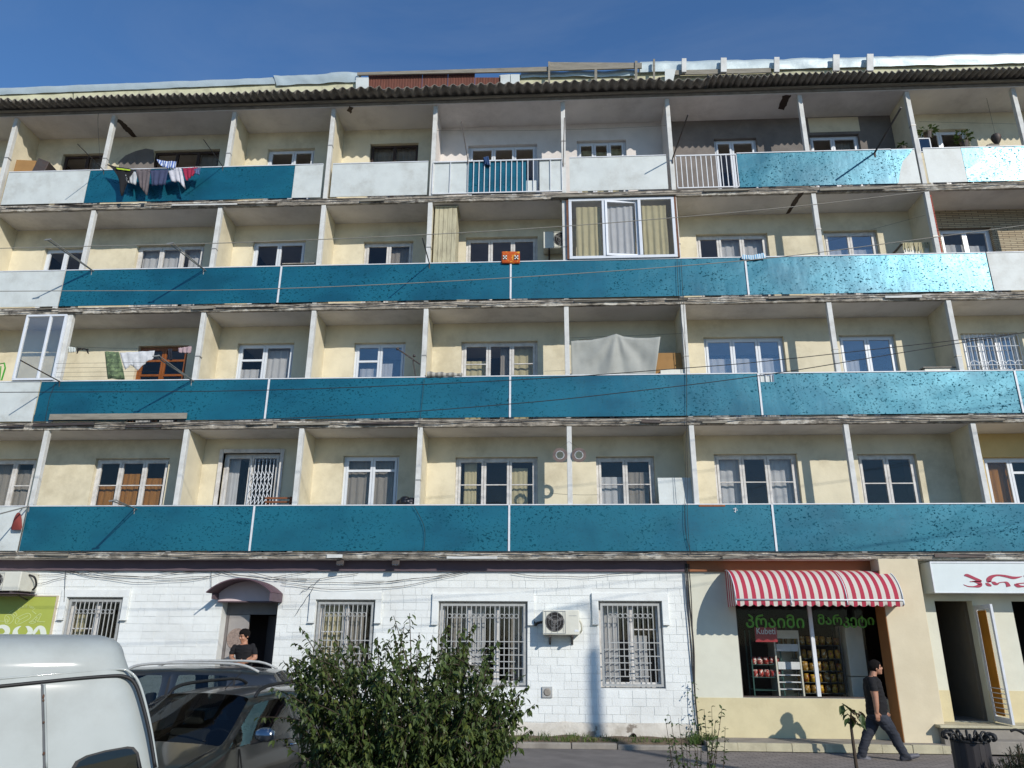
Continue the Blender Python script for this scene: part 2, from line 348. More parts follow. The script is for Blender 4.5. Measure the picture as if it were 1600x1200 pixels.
def stripe_mat(name, c1, c2, period, axis=0, rough=.8, duty=.5, trans=0.):
    m, t, b = _new(name); N = t.nodes; Lk = t.links.new
    tc = N.new('ShaderNodeTexCoord'); sp = N.new('ShaderNodeSeparateXYZ'); Lk(tc.outputs['Object'], sp.inputs[0])
    dv = N.new('ShaderNodeMath'); dv.operation = 'DIVIDE'; dv.inputs[1].default_value = period; Lk(sp.outputs[axis], dv.inputs[0])
    fr = N.new('ShaderNodeMath'); fr.operation = 'FRACT'; Lk(dv.outputs[0], fr.inputs[0])
    gt = N.new('ShaderNodeMath'); gt.operation = 'GREATER_THAN'; gt.inputs[1].default_value = duty; Lk(fr.outputs[0], gt.inputs[0])
    x = N.new('ShaderNodeMix'); x.data_type = 'RGBA'; Lk(gt.outputs[0], x.inputs[0]); x.inputs[6].default_value = lin(c1); x.inputs[7].default_value = lin(c2)
    Lk(x.outputs[2], b.inputs['Base Color']); b.inputs['Roughness'].default_value = rough
    if trans:
        tr = N.new('ShaderNodeBsdfTranslucent'); ms = N.new('ShaderNodeMixShader'); ms.inputs[0].default_value = trans; Lk(x.outputs[2], tr.inputs[0])
        o = [q for q in N if q.type == 'OUTPUT_MATERIAL'][0]; Lk(b.outputs[0], ms.inputs[1]); Lk(tr.outputs[0], ms.inputs[2]); Lk(ms.outputs[0], o.inputs[0])
    return m
def paver_mat():
    m, t, b = _new('small_grey_pavers'); N = t.nodes; Lk = t.links.new
    tc = N.new('ShaderNodeTexCoord'); br = N.new('ShaderNodeTexBrick'); br.inputs['Scale'].default_value = 1; br.inputs['Brick Width'].default_value = .2; br.inputs['Row Height'].default_value = .1; br.inputs['Mortar Size'].default_value = .006
    br.inputs[1].default_value = lin('9a9189'); br.inputs[2].default_value = lin('8a827b'); br.inputs[3].default_value = lin('5a534e'); Lk(tc.outputs['Object'], br.inputs[0])
    nzn = N.new('ShaderNodeTexNoise'); nzn.inputs['Scale'].default_value = 2.5; nzn.inputs['Detail'].default_value = 6; Lk(tc.outputs['Object'], nzn.inputs[0])
    x = N.new('ShaderNodeMix'); x.data_type = 'RGBA'; x.blend_type = 'MULTIPLY'; x.inputs[0].default_value = .5; Lk(br.outputs[0], x.inputs[6]); Lk(nzn.outputs[0], x.inputs[7])
    Lk(x.outputs[2], b.inputs['Base Color']); b.inputs['Roughness'].default_value = .95
    bp = N.new('ShaderNodeBump'); bp.inputs['Strength'].default_value = .5; bp.inputs['Distance'].default_value = .01; bp.invert = True; Lk(br.outputs[1], bp.inputs['Height']); Lk(bp.outputs[0], b.inputs['Normal'])
    return m
M['pavers'] = paver_mat()

# ================================================================ ground
XL, XR = -17.2, 14.2
def road_z(y): return -0.12 + .02 * (y + 3.2) if y < -3.2 else -0.12
mb = MB(); N_ = 40
xs = [-400, -60, -17, -10, -5, 0, 5, 10, 14, 60, 400]; ys = [-400, -60, -25, -16, -12, -9, -6, -3.2, -2.6]
mb.grid([[V(x, y, road_z(max(y, -16))) for x in xs] for y in ys]); tag(mb.build('road', M['asphalt']), kind='structure')
mb = MB(); mb.grid([[V(x, y, -.14) for x in (-400, -17, 14, 400)] for y in (-2.7, 12, 400)]); tag(mb.build('ground', M['soil']), kind='structure')
# pavement in front of the shops (pavers) and the asphalt apron in front of the white wall
mb = MB(); mb.box(2.2, 40, -2.6, .6, -.3, -.03); tag(mb.build('pavement', M['pavers'], bevel=.01), kind='structure')
mb = MB(); mb.box(-40, 2.2, -2.6, .6, -.3, -.034); tag(mb.build('apron', M['asphalt']), kind='structure')
mb = MB(); rr = random.Random(3)
ROWS = 26
P = []
for i in range(61):
    x = -7.9 + i * (10.6 / 60)
    row = []
    for j in range(6):
        t = j / 5; y = .32 - t * (.62 + .12 * math.sin(x * 1.3) + .08 * mnoise.noise(V(x, 0, 3)))
        h = (.10 + .05 * mnoise.noise(V(x * 2, j, 0))) * (1 - t ** 3) + .005
        row.append(V(x, y, h if j < 5 else -.03))
    P.append(row)
mb.grid(P); tag(mb.build('verge_soil', M['soil'], smooth=True), kind='structure')
# strip by the carriageway where the bushes grow
mb = MB(); mb.grid([[V(x, y, .03 * mnoise.noise(V(x, y, 0)) - .2) for y in (-9.2, -8.6, -8.0, -7.2, -6.6)] for x in [-2.9 + .5 * i for i in range(45)]])
tag(mb.build('planting_strip', M['soil'], smooth=True), kind='structure')

# ================================================================ apartment block
B = empty('apartment_block', (0, .3, 0), 'five storey apartment block with cream walls and rows of teal balcony panels', 'building')
RZ = {1: 4.471, 2: 7.292, 3: 10.089, 4: 12.871, 5: 15.67}
D_ = .85                               # balcony depth: the back wall stands at y = .85
GY = .30                               # street-level wall
XP = dict(Z=-16.35, A=-13.72, B=-11.14, C=-7.97, D=-5.40, E=-2.81, F=.385, G=2.975, H=6.19, I=8.757, J=11.25, K=13.9)
def floor_z(k): return RZ[k] - .95
def ceil_z(k): return RZ[k + 1] - 1.13

def wall_holes(x0, x1, z0, z1, holes, Y, reveal=.14, mbx=None):
    """wall sheet with rectangular openings and their reveals"""
    mb = mbx or MB()
    xs = sorted({x0, x1, *[max(x0, min(x1, h[i])) for h in holes for i in (0, 1)]}); zs = sorted({z0, z1, *[max(z0, min(z1, h[i])) for h in holes for i in (2, 3)]})
    for a, b in zip(xs, xs[1:]):
        for c, d in zip(zs, zs[1:]):
            mx, mz = (a + b) / 2, (c + d) / 2
            if any(h[0] < mx < h[1] and h[2] < mz < h[3] for h in holes): continue
            mb.add([(a, Y, c), (b, Y, c), (b, Y, d), (a, Y, d)], [(0, 1, 2, 3)])
    for h in holes:
        a, b, c, d = h[:4]
        if b < x0 or a > x1: continue
        for q in ([(a, c), (a, d)], [(b, d), (b, c)], [(a, d), (b, d)], [(b, c), (a, c)]):
            (ax, az_), (bx, bz) = q
            mb.add([(ax, Y, az_), (bx, Y, bz), (bx, Y + reveal, bz), (ax, Y + reveal, az_)], [(0, 1, 2, 3)])
    return mb

# ---------------------------------------------------------------- windows
def curtain(x0, x1, z0, z1, Y, m, parent, folds=9, amp=.02, name='curtain'):
    mb = MB(); n = max(8, int((x1 - x0) * 40)); ph = rng.random() * 6
    P = []
    for i in range(n + 1):
        u = i / n; x = x0 + (x1 - x0) * u; fold = math.sin(u * folds * 6.28 + ph + .8 * math.sin(u * 7)) + .4 * math.sin(u * folds * 11 + ph * 2)
        P.append([V(x + .006 * math.sin(j * 2 + u * 9), Y + amp * fold * (.35 + .65 * j / 4), z1 + (z0 - z1) * j / 4) for j in range(5)])
    mb.grid(P); return mb.build(name, M[m], parent, smooth=True, fix=False)
def window(lv, xl, xr, yt, cols, style='upvc', Y=D_, z0=None, cur=None, transoms=None, pane='pane', rec=.10, mid=None):
    """cols: relative pane widths; cur: curtain material per pane; transoms: fraction from the top per pane"""
    a, b = W(xl, yt, Y), W(xr, yt, Y); x0, x1, z1 = a.x, b.x, (a.z + b.z) / 2
    if z0 is None: z0 = floor_z(lv) + .10
    fm = M[dict(upvc='upvc', old='oldframe', wood='woodframe', brown='brownframe')[style]]
    fw = dict(upvc=.055, old=.06, wood=.055, brown=.04)[style]; yf = Y + rec
    mb = MB()
    mb.box(x0, x1, yf, yf + .07, z1 - fw, z1); mb.box(x0, x1, yf, yf + .07, z0, z0 + fw)
    mb.box(x0, x0 + fw, yf, yf + .07, z0 + fw, z1 - fw); mb.box(x1 - fw, x1, yf, yf + .07, z0 + fw, z1 - fw)
    win = mb.build('window', fm, B, bevel=.006)
    tot = sum(cols); x = x0 + fw; iw = x1 - x0 - 2 * fw; n = len(cols)
    for i, c in enumerate(cols):
        xa, xb = x, x + iw * c / tot; x = xb
        sw = .05 if style != 'brown' else .035
        s = MB(); sy = yf - .012; zt, zb = z1 - fw + .006, z0 + fw - .006
        xa_, xb_ = xa + .004, xb - .004
        s.box(xa_, xa_ + sw, sy, sy + .05, zb, zt); s.box(xb_ - sw, xb_, sy, sy + .05, zb, zt)
        s.box(xa_ + sw, xb_ - sw, sy, sy + .05, zt - sw, zt); s.box(xa_ + sw, xb_ - sw, sy, sy + .05, zb, zb + sw)
        tr = (transoms or {}).get(i)
        if tr:
            for tt in (tr if isinstance(tr, (list, tuple)) else [tr]):
                tz = z1 - tt; w_ = .022 if style == 'old' else .05
                s.box(xa_ + sw, xb_ - sw, sy + .004, sy + .046, tz - w_, tz)
        s.build('sash', fm, win)
        p = MB(); p.box(xa_ + sw - .005, xb_ - sw + .005, sy + .022, sy + .027, zb + sw - .005, zt - sw + .005)
        p.build('pane', M[pane if isinstance(pane, str) else pane[i]], win)
        cu = (cur or [None] * n)[i] if cur else None
        if cu:
            cm = cu if isinstance(cu, str) else cu[0]; fr = (0, 1, 0, 1) if isinstance(cu, str) else cu[1]
            curtain(xa + (xb - xa) * fr[0], xa + (xb - xa) * fr[1], z0 + (z1 - z0) * fr[2], z0 + (z1 - z0) * fr[3], yf + .14, cm, win, folds=max(3, 7 * (xb - xa)))
    return win, (x0, x1, z0, z1)
HOLES = {0: [], 1: [], 2: [], 3: [], 4: []}
def wn(lv, *a, **k):
    w, h = window(lv, *a, **k); HOLES[lv].append(h); return w
# fourth balcony row (top)
wn(4, 99, 172, 240, [1, 1], 'brown', cur=[None, 'c_grey'])
wn(4, 241, 344, 234, [1, 1, 1], 'brown', cur=[None, None, 'c_grey'])
wn(4, 419, 492, 232, [1.25, 1], 'upvc')
wn(4, 579, 654, 224, [1, 1], 'brown', cur=['c_grey', 'c_grey'])
wn(4, 732, 839, 226, [1, .9, .9], 'upvc')
wn(4, 901, 978, 219, [1, 1, 1], 'upvc', cur=[('c_cream', (0, 1, 0, .93)), ('c_cream', (0, 1, 0, .9)), ('c_cream', (0, 1, 0, .95))])
wn(4, 1115, 1182, 216, [.7, 1], 'upvc')
wn(4, 1264, 1342, 210, [1, 1.1], 'upvc', cur=[None, 'c_grey'])
wn(4, 1437, 1511, 202, [.8, 1.1], 'upvc')
# third row
wn(3, 71, 133, 387, [1, 1], 'upvc')
wn(3, 215, 320, 382, [1, .95, .95], 'old', cur=[('c_white', (0, 1, 0, 1)), ('c_white', (0, 1, 0, 1)), ('c_white', (.2, 1, 0, 1))])
wn(3, 396, 478, 376, [1, 1.05], 'upvc')
wn(3, 569, 646, 377, [1, 1], 'old', cur=[('c_grey', (0, 1, 0, .75)), ('c_grey', (0, 1, 0, 1))])
wn(3, 728, 840, 370, [1, 1, 1], 'old', transoms={0: .75, 1: .75, 2: .75}, cur=[None, None, ('c_white', (0, 1, 0, .7))])
wn(3, 1087, 1199, 365, [1, 1.1, 1.1], 'old', cur=[None, 'c_white', 'c_white'], transoms={0: .62})
wn(3, 1286, 1370, 360, [1, 1], 'old', cur=[('c_white', (0, 1, 0, .8)), ('c_white', (0, 1, 0, .8))], pane='pane_sky')
wn(3, 1467, 1548, 356, [1, 1], 'upvc', cur=[('c_white', (0, 1, 0, .84)), ('c_white', (0, 1, 0, .82))])
# second row
wn(2, 217, 295, 540, [1, 1], 'wood', transoms={0: [.33, .7], 1: [.33, .7]}, cur=[('c_white', (.1, .9, 0, .55)), ('c_white', (.1, .9, 0, .55))])
wn(2, 372, 460, 536, [1, 1.1], 'upvc', transoms={0: .38}, cur=[('c_white', (0, 1, 0, .72)), ('c_white', (0, 1, 0, .95))])
wn(2, 554, 634, 535, [1, 1], 'upvc', transoms={0: .42}, cur=[('c_white', (.1, 1, 0, .72)), ('c_white', (0, .5, 0, .78))], pane='pane_sky')
wn(2, 721, 840, 533, [1, .95, .95], 'old', transoms={0: .53, 2: .53}, cur=[('c_cream', (0, 1, 0, .8)), ('c_grey', (.5, 1, 0, 1)), ('c_cream', (0, 1, 0, 1))])
wn(2, 905, 1000, 530, [1, 1], 'old')
wn(2, 1099, 1224, 526, [1.15, 1.1, 1], 'upvc', cur=[('c_white', (0, 1, 0, .78)), ('c_white', (0, 1, 0, .78)), ('c_white', (0, 1, 0, .78))], pane='pane_sky')
wn(2, 1310, 1398, 523, [1.05, 1], 'upvc', cur=[('c_white', (0, .7, 0, .74)), None], pane='pane_sky')
w28 = wn(2, 1500, 1590, 520, [1, 1, 1], 'upvc', cur=['c_white', 'c_grey', 'c_white'], pane='pane_sky')
# first row
wn(1, -22, 58, 717, [1.3, 1], 'old', transoms={1: .6}, cur=['c_grey', ('c_grey', (0, 1, 0, .9))])
wn(1, 150, 265, 716, [1, 1.05, 1], 'old', transoms={0: .6, 1: .6, 2: .6}, cur=[('c_orange', (0, 1, 0, .72)), ('c_orange', (0, 1, 0, .85)), ('c_orange', (0, 1, 0, .8))])
w12 = wn(1, 350, 439, 708, [1, 1.1], 'old', cur=[('c_white', (0, .45, 0, 1)), None])
wn(1, 537, 624, 712, [1, .9], 'upvc', transoms={0: .3, 1: .3}, cur=['c_grey', 'c_grey'])
wn(1, 712, 840, 714, [1, 1, 1], 'old', transoms={0: .6, 1: .6, 2: .6}, cur=[('c_cream', (.2, .7, 0, 1)), None, ('c_cream', (0, .7, 0, .9))])
wn(1, 931, 1022, 713, [1, 1], 'old', transoms={0: .6, 1: .6}, cur=[('c_white', (0, 1, 0, .8)), ('c_grey', (0, 1, 0, .85))])
wn(1, 1115, 1245, 709, [1, 1, 1.05], 'old', transoms={0: .6, 1: .6, 2: .6}, cur=['c_white', None, 'c_white'])
wn(1, 1339, 1431, 709, [1, 1], 'old', transoms={0: .62, 1: .62})
wn(1, 1536, 1625, 714, [1, 1.1], 'upvc', transoms={1: .3}, cur=['c_orange', None])
# lattice gate of the first-row door and the grille of the second-row window
def lattice(h, Y):
    x0, x1, z0, z1 = h; mb = MB(); n = 6; w = (x1 - x0) / n
    for i in range(n + 1): mb.box(x0 + i * w - .008, x0 + i * w + .008, Y, Y + .012, z0, z1)
    zz = z0
    while zz < z1 - .25:
        for i in range(n):
            mb.bar((x0 + i * w, Y - .004, zz), (x0 + (i + 1) * w, Y - .004, zz + .13), .012); mb.bar((x0 + i * w, Y - .004, zz + .26), (x0 + (i + 1) * w, Y - .004, zz + .13), .012)
        zz += .26
    return mb
a, b = W(393, 716, D_), W(428, 716, D_)
lattice((a.x, b.x, floor_z(1) + .1, a.z - .02), D_ + .03).build('folding_gate', M['upvc'], w12)
a, b = W(1505, 523, D_), W(1588, 523, D_); mb = MB()
for i in range(13):
    x = a.x + (b.x - a.x) * i / 12; mb.tube([(x, D_ - .03, floor_z(2) + .2), (x, D_ - .03, a.z)], .009, 5)
for i in range(6):
    x = a.x + (b.x - a.x) * (i + .5) / 6; w_ = (b.x - a.x) / 12
    mb.tube([(x + w_ * math.cos(t), D_ - .04, a.z - .75 + w_ * math.sin(t)) for t in [math.pi * k / 8 for k in range(9)]], .008, 5)
for z in (a.z - .04, a.z - .3, a.z - .75): mb.tube([(a.x, D_ - .035, z), (b.x, D_ - .035, z)], .01, 5)
mb.build('grille', M['upvc'], w28)
# white surround of that door
a, b = W(345, 704, D_), W(441, 704, D_); mb = MB(); z0 = floor_z(1)
h12 = HOLES[1][2]
mb.box(h12[0] - .09, h12[0] + .0, D_ - .04, D_ + .1, z0, h12[3] + .09); mb.box(h12[1] - .0, h12[1] + .09, D_ - .04, D_ + .1, z0, h12[3] + .09); mb.box(h12[0], h12[1], D_ - .04, D_ + .1, h12[3], h12[3] + .09)
mb.build('door_surround', M['oldframe'], w12, bevel=.01)

# ---------------------------------------------------------------- back walls, by flat
def segs(lv):
    z0, z1 = floor_z(lv), ceil_z(lv)
    cols = {4: [(XL, XP['E'], 'cream'), (XP['E'], XP['G'], 'white_plaster'), (XP['G'], XP['I'], 'grey_plaster'), (XP['I'], XR, 'cream')],
            3: [(XL, XP['I'], 'cream'), (XP['I'], XR, 'stone')], 2: [(XL, XR, 'cream')], 1: [(XL, XP['I'], 'cream'), (XP['I'], XR, 'ochre')]}[lv]
    for x0, x1, m in cols: wall_holes(x0, x1, z0, z1, HOLES[lv], D_, .16).build('back_wall', M[m], B)
for lv in (1, 2, 3, 4): segs(lv)
# cream patch above a window in the bare cement wall, soot-dark render patch top left
a, b = W(1262, 185, D_), W(1344, 205, D_); mb = MB(); mb.box(a.x, b.x, D_ - .006, D_ + .01, b.z, a.z); mb.build('plaster_patch', M['cream'], B)
a = [W(x, y, D_ - .004) for x, y in ((185, 253), (196, 243), (212, 236), (228, 232), (240, 234), (240, 262), (215, 264), (186, 262))]
mb = MB(); mb.prism([V(p.x, D_ - .006, p.z) for p in a], (0, .02, 0)); mb.build('bare_render_patch', M['grey_plaster'], B)
a, b = W(1420, 545, D_), W(1500, 545, D_)

# ---------------------------------------------------------------- slabs with ragged edges
def slab(zb, zt, y0, k):
    mb = MB(); mb.box(XL, XR, y0 + .06, 3.2, zb, zt); s = mb.build('balcony_slab', M['ceiling'], B)
    mb = MB(); P = []; n = int((XR - XL) / .07)
    for i in range(n + 1):
        x = XL + (XR - XL) * i / n
        q = lambda j, sc=3.: mnoise.noise(V(x * sc, j * 5.3 + k * 11, k * 3.7))
        big = max(0, mnoise.noise(V(x * .9, k * 7.1, 2)) - .15)
        P.append([V(x, y0 + .075, zb - .002), V(x, y0 + .012 + .02 * q(1) + .03 * big, zb + .004 + .02 * abs(q(2, 5.))), V(x, y0 + .02 * q(3, 4) + .05 * big, zb + (zt - zb) * .45), V(x, y0 + .01 + .018 * q(4, 6.), zt - .02), V(x, y0 + .075, zt + .003)])
    mb.grid(P); mb.build('slab_edge', M['slab'], s)
    # flashing strips and boards nailed along the edge
    rr = random.Random(50 + k); x = XL
    mbs = MB()
    while x < XR - 1:
        L = rr.uniform(.3, 1.7)
        if rr.random() < .5:
            z = zb + rr.uniform(.0, .5) * (zt - zb); dz = rr.uniform(-.015, .015); h = rr.uniform(.012, .035); yy = y0 - .022 - rr.random() * .02
            c = V(x + L / 2, yy, z + dz / 2 + .03)
            MB().obox(c, V(L / 2, 0, dz / 2 + rr.uniform(-.01, .01)), V(0, .012, 0), V(0, 0, h)).build('flashing_strip', M[rr.choice(['slab', 'board', 'board', 'slab', 'post', 'dark_iron'])], s)
        x += L + rr.uniform(0, .8)
    # cables sagging along the edge
    for c in range(2):
        pts = []; x = XL; ph = rr.random() * 9
        while x < XR: pts.append(V(x, y0 - .035 - c * .012, zb + .09 + .035 * c + .025 * math.sin(x * 1.1 + ph) + .012 * math.sin(x * 4.3 + ph))); x += .35
        mbs.tube(pts, .007, 5)
    mbs.build('cable', M['cable'], s)
    return s
for k in (1, 2, 3, 4): slab(RZ[k] - 1.13 + (.04 if k == 1 else 0), RZ[k] - .95, -.06, k)
mb = MB(); mb.box(XL, XR, -.08, 9.0, RZ[5] - 1.13, RZ[5] - .93); mb.build('roof_slab', M['ceiling'], B)
mb = MB(); mb.box(XL, XR, -.11, -.084, RZ[5] - 1.11, RZ[5] - 1.0); mb.build('fascia_board', M['asb'], B)
mb = MB(); mb.box(XL, XR, -.06, .9, -.2, 0) if False else None
# inside: back wall, end walls, and room dividers so daylight stays in its room
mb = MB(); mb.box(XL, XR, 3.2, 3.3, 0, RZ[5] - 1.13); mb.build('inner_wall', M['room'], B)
for x in (XL, XR - .1): MB().box(x, x + .1, .86 if x < 0 else .86, 9, 0, RZ[5] - 1.13).build('end_wall', M['cream'], B)
MB().box(XL, XR, 8.9, 9.0, 0, RZ[5] - 1.13).build('rear_wall', M['cream'], B)
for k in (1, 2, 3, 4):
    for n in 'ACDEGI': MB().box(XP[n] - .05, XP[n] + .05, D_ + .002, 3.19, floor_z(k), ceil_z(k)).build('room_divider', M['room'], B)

# ---------------------------------------------------------------- posts and partitions
for k in (1, 2, 3, 4):
    z0, z1 = floor_z(k) + .0, ceil_z(k)
    for n, x in XP.items():
        lean = rng.uniform(-.012, .012); w = .052
        mb = MB()
        mb.add([(x - w, -.03, z0), (x + w, -.03, z0), (x + w, .08, z0), (x - w, .08, z0), (x - w + lean, -.03, z1), (x + w + lean, -.03, z1), (x + w + lean, .08, z1), (x - w + lean, .08, z1)],
               [(0, 3, 2, 1), (4, 5, 6, 7), (0, 1, 5, 4), (1, 2, 6, 5), (2, 3, 7, 6), (3, 0, 4, 7)])
        p = mb.build('post', M['post'], B, bevel=.006)
        if rng.random() < .6:
            zz = z0 + rng.uniform(1.3, 1.7); MB().box(x - w - .006, x + w + .006, -.036, .086, zz, zz + .025).build('clamp', M['galv'], p)
        if n in 'ZACDEGIK':
            m = 'cream'
            if k == 4 and n == 'E': m = 'white_plaster'
            if k == 4 and n == 'G': m = 'white_plaster'
            MB().box(x - .045, x + .045, .082, D_ + .001, z0 + .0, z1).build('partition', M[m], B)
# brick pier beside the stone-clad balcony
mb = MB(); x = XP['I'] + .055; z = RZ[3] + .0
brick = mat('red_brick', '9a4a3c', .9, .2, 8)
while z < ceil_z(3) - .08:
    MB().box(x, x + .06, .02, .13, z, z + .06).build('brick', brick, B); z += .072

# ---------------------------------------------------------------- balcony panels
def panel(k, xa, xb, m, top=None, bot=None, y=-.05, poly=None, rail=True):
    z1 = RZ[k] if top is None else top; z0 = RZ[k] - .925 if bot is None else bot
    mb = MB()
    if poly: mb.prism([V(px, y, pz) for px, pz in poly], (0, .012, 0))
    else:
        n = max(1, int((xb - xa) / .45)); P = []
        for i in range(n + 1):
            x = xa + (xb - xa) * i / n
            P.append([V(x, y - .007 * mnoise.noise(V(x * 1.7, j * 2., k * 5.)), z0 + (z1 - z0) * j / 3) for j in range(4)])
        mb.grid(P); mb.add([P[0][0], P[-1][0], P[-1][0] + V(0, .012, 0), P[0][0] + V(0, .012, 0)], [(0, 1, 2, 3)])
        mb.grid([[q + V(0, .012, 0) for q in r] for r in P])
        for r in (P[0], P[-1]): mb.grid([r, [q + V(0, .012, 0) for q in r]])
        mb.grid([[r[-1] for r in P], [r[-1] + V(0, .012, 0) for r in P]])
    p = mb.build('balcony_panel', M[m], B)
    if rail: MB().box(xa, xb, y - .012, y + .035, z1 + .001, z1 + .022).build('top_rail', M['trim'], p)
    return p
def strip(k, x, top=None):
    MB().box(x - .02, x + .02, -.068, -.056, RZ[k] - .93, RZ[k] + .004).build('joint_strip', M['trim'], B)
def XW(px, py): return W(px, py, -.05).x
# row 1
panel(1, XL, XW(33, 830), 'white_panel'); e = XW(36, 830)
for a, b in ((e, -6.25), (-6.22, -.885), (-.855, 4.455), (4.485, 9.79), (9.82, XR)): panel(1, a, b, 'teal')
for x in (-6.235, -.87, 4.47, 9.805): strip(1, x)
# row 2
panel(2, XL, XW(58, 620), 'white_panel'); e = XW(60, 620)
for a, b in ((e, -6.25), (-6.22, -.885), (-.855, 4.455), (4.80, 9.79), (9.82, XR)): panel(2, a, b, 'teal')
panel(2, 4.485, 4.80, 'teal', top=RZ[2] - .19, rail=False)
mb = MB()
for x in (4.53, 4.64, 4.75): mb.box(x - .008, x + .008, -.034, -.02, RZ[2] - .95, RZ[2] - .003)
mb.box(4.48, 4.8, -.06, -.03, RZ[2] - .002, RZ[2] + .02); mb.build('railing', M['trim'], B)
panel(2, 4.5, 4.79, 'white_panel', y=.0, top=RZ[2] - .03, bot=RZ[2] - .5, rail=False)
for x in (-6.235, -.87, 4.47, 9.805): strip(2, x)
# row 3
panel(3, XL, XW(97, 445), 'white_panel'); e = XW(99, 445)
for a, b in ((e, -6.27), (-6.24, -.89), (-.86, 4.435), (4.465, XW(1547, 430))): panel(3, a, b, 'teal')
panel(3, XW(1549, 430), XR, 'white_panel')
for x in (-6.255, -.875, 4.45): strip(3, x)
# row 4: a different patchwork for each flat
panel(4, XL, XP['A'] - .09, 'white_panel'); panel(4, XW(9, 290), XW(136, 290), 'white_panel', y=-.056)
panel(4, XW(136.5, 290), XW(458, 285), 'teal'); panel(4, XW(458.5, 285), XW(503, 282), 'white_panel')
panel(4, XW(518, 280), XW(668, 280), 'white_panel')
def railing(k, xa, xb, n, m='trim', y=-.045):
    mb = MB(); z0, z1 = RZ[k] - .92, RZ[k]
    mb.box(xa, xb, y - .015, y + .015, z1 - .03, z1); mb.box(xa, xb, y - .012, y + .012, z0, z0 + .025)
    for i in range(n + 1):
        x = xa + (xb - xa) * i / n; mb.box(x - .009, x + .009, y - .008, y + .008, z0 + .025, z1 - .03)
    return mb.build('railing', M[m], B)
railing(4, XW(676, 275), XW(731, 270), 2); railing(4, XW(731.5, 270), XW(842, 268), 13); railing(4, XW(842, 268), XW(878, 268), 2)
panel(4, XW(676, 275), XW(730, 270), 'white_panel', y=-.02, rail=False); panel(4, XW(843, 268), XW(878, 268), 'white_panel', y=-.02, rail=False)
panel(4, XW(732, 268), XW(822, 268), 'teal', y=-.02, rail=False); panel(4, XW(822, 268), XW(838, 268), 'white_panel', y=-.02, top=RZ[4] - .58, rail=False)
panel(4, XW(890, 268), XW(1042, 262), 'white_panel')
railing(4, XW(1057, 262), XW(1152, 262), 12)
e = RZ[4]; c = XW(1423, 255)
panel(4, XW(1153, 262), XW(1396, 258), 'teal')
q = [(XW(1396.5, 258), e - .925), (XW(1397, 275), e - .925), (XW(1401, 262), e - .6), (XW(1408, 252), e - .3), (XW(1421, 240), e - .12), (XW(1424, 239), e), (XW(1396.5, 258), e)]
panel(4, 0, 0, 'teal', poly=[(XW(1396.5, 258), e - .925), (XW(1396.5, 258) + .04, e - .9), (XW(1396.5, 258) + .12, e - .6), (XW(1396.5, 258) + .22, e - .33), (XW(1396.5, 258) + .42, e - .12), (XW(1396.5, 258) + .5, e), (XW(1396.5, 258), e)], rail=False)
panel(4, XW(1396.5, 258), XW(1434, 258), 'white_panel', y=-.034)
panel(4, XW(1446, 255), XW(1506, 255), 'white_panel'); panel(4, XW(1506.5, 255), XR, 'teal')

# ---------------------------------------------------------------- roof
RF = empty('roof_group') if False else None
def ragged(q, k=5, a=.035):
    out_ = []
    for i, p in enumerate(q):
        n = q[(i + 1) % len(q)]
        for j in range(k): t = p.lerp(n, j / k); out_.append(t + V(a * mnoise.noise(t * 14), a * mnoise.noise(t * 14 + V(5, 5, 5)), 0))
    return out_
roofp = MB().box(XL, XR, -.05, 9.2, RZ[5] - .929, RZ[5] - .91).build('roof', M['asb'], B)
def sheet(xa, xb, per, z, dz, ymin):
    mb = MB(); n = int((xb - xa) / per * 8); P = []
    for i in range(n + 1):
        x = xa + (xb - xa) * i / n; h = .036 * math.cos((x - xa) / per * 2 * math.pi)
        P.append([V(x, ymin + .45 * j, z + h + .075 * j + dz * j) for j in range(3)])
    mb.grid(P); return mb.build('corrugated_sheet', M['asb'], roofp, smooth=True, solid=.012, fix=False)
x = XL; i = 0; rr = random.Random(11)
while x < XR:
    per = .18 if x < -7 else (.228 if x < 3.6 else .15); wdt = per * 5
    sheet(x, min(x + wdt + .03, XR), per, 14.66 + (.014 if i % 2 else 0) + rr.uniform(-.006, .01) + (.03 if 3.6 < x else 0), rr.uniform(-.004, .004), -.58 + rr.uniform(-.03, .03)); x += wdt; i += 1
MB().box(XL, XR, -.2, -.13, 14.62, 14.66).build('eave_batten', M['board'], roofp)
for pts in ([(178, 188), (186, 192), (196, 205), (208, 214), (214, 214), (205, 202), (194, 192), (186, 186)], [(1222, 150), (1236, 148), (1230, 160), (1224, 172), (1216, 170)], [(546, 166), (552, 168), (548, 178), (542, 172)]):
    q = ragged([WZ(x, y, RZ[5] - 1.132) for x, y in pts]); mb = MB(); mb.prism(q, (0, 0, -.006)); mb.build('spalled_patch', M['brownframe'], B)
q = [WZ(x, y, RZ[4] - 1.132) for x, y in ((1247, 304), (1256, 300), (1244, 318), (1234, 332), (1228, 334), (1238, 316))]; q = ragged(q); mb = MB(); mb.prism(q, (0, 0, -.006)); mb.build('spalled_patch', M['brownframe'], B)
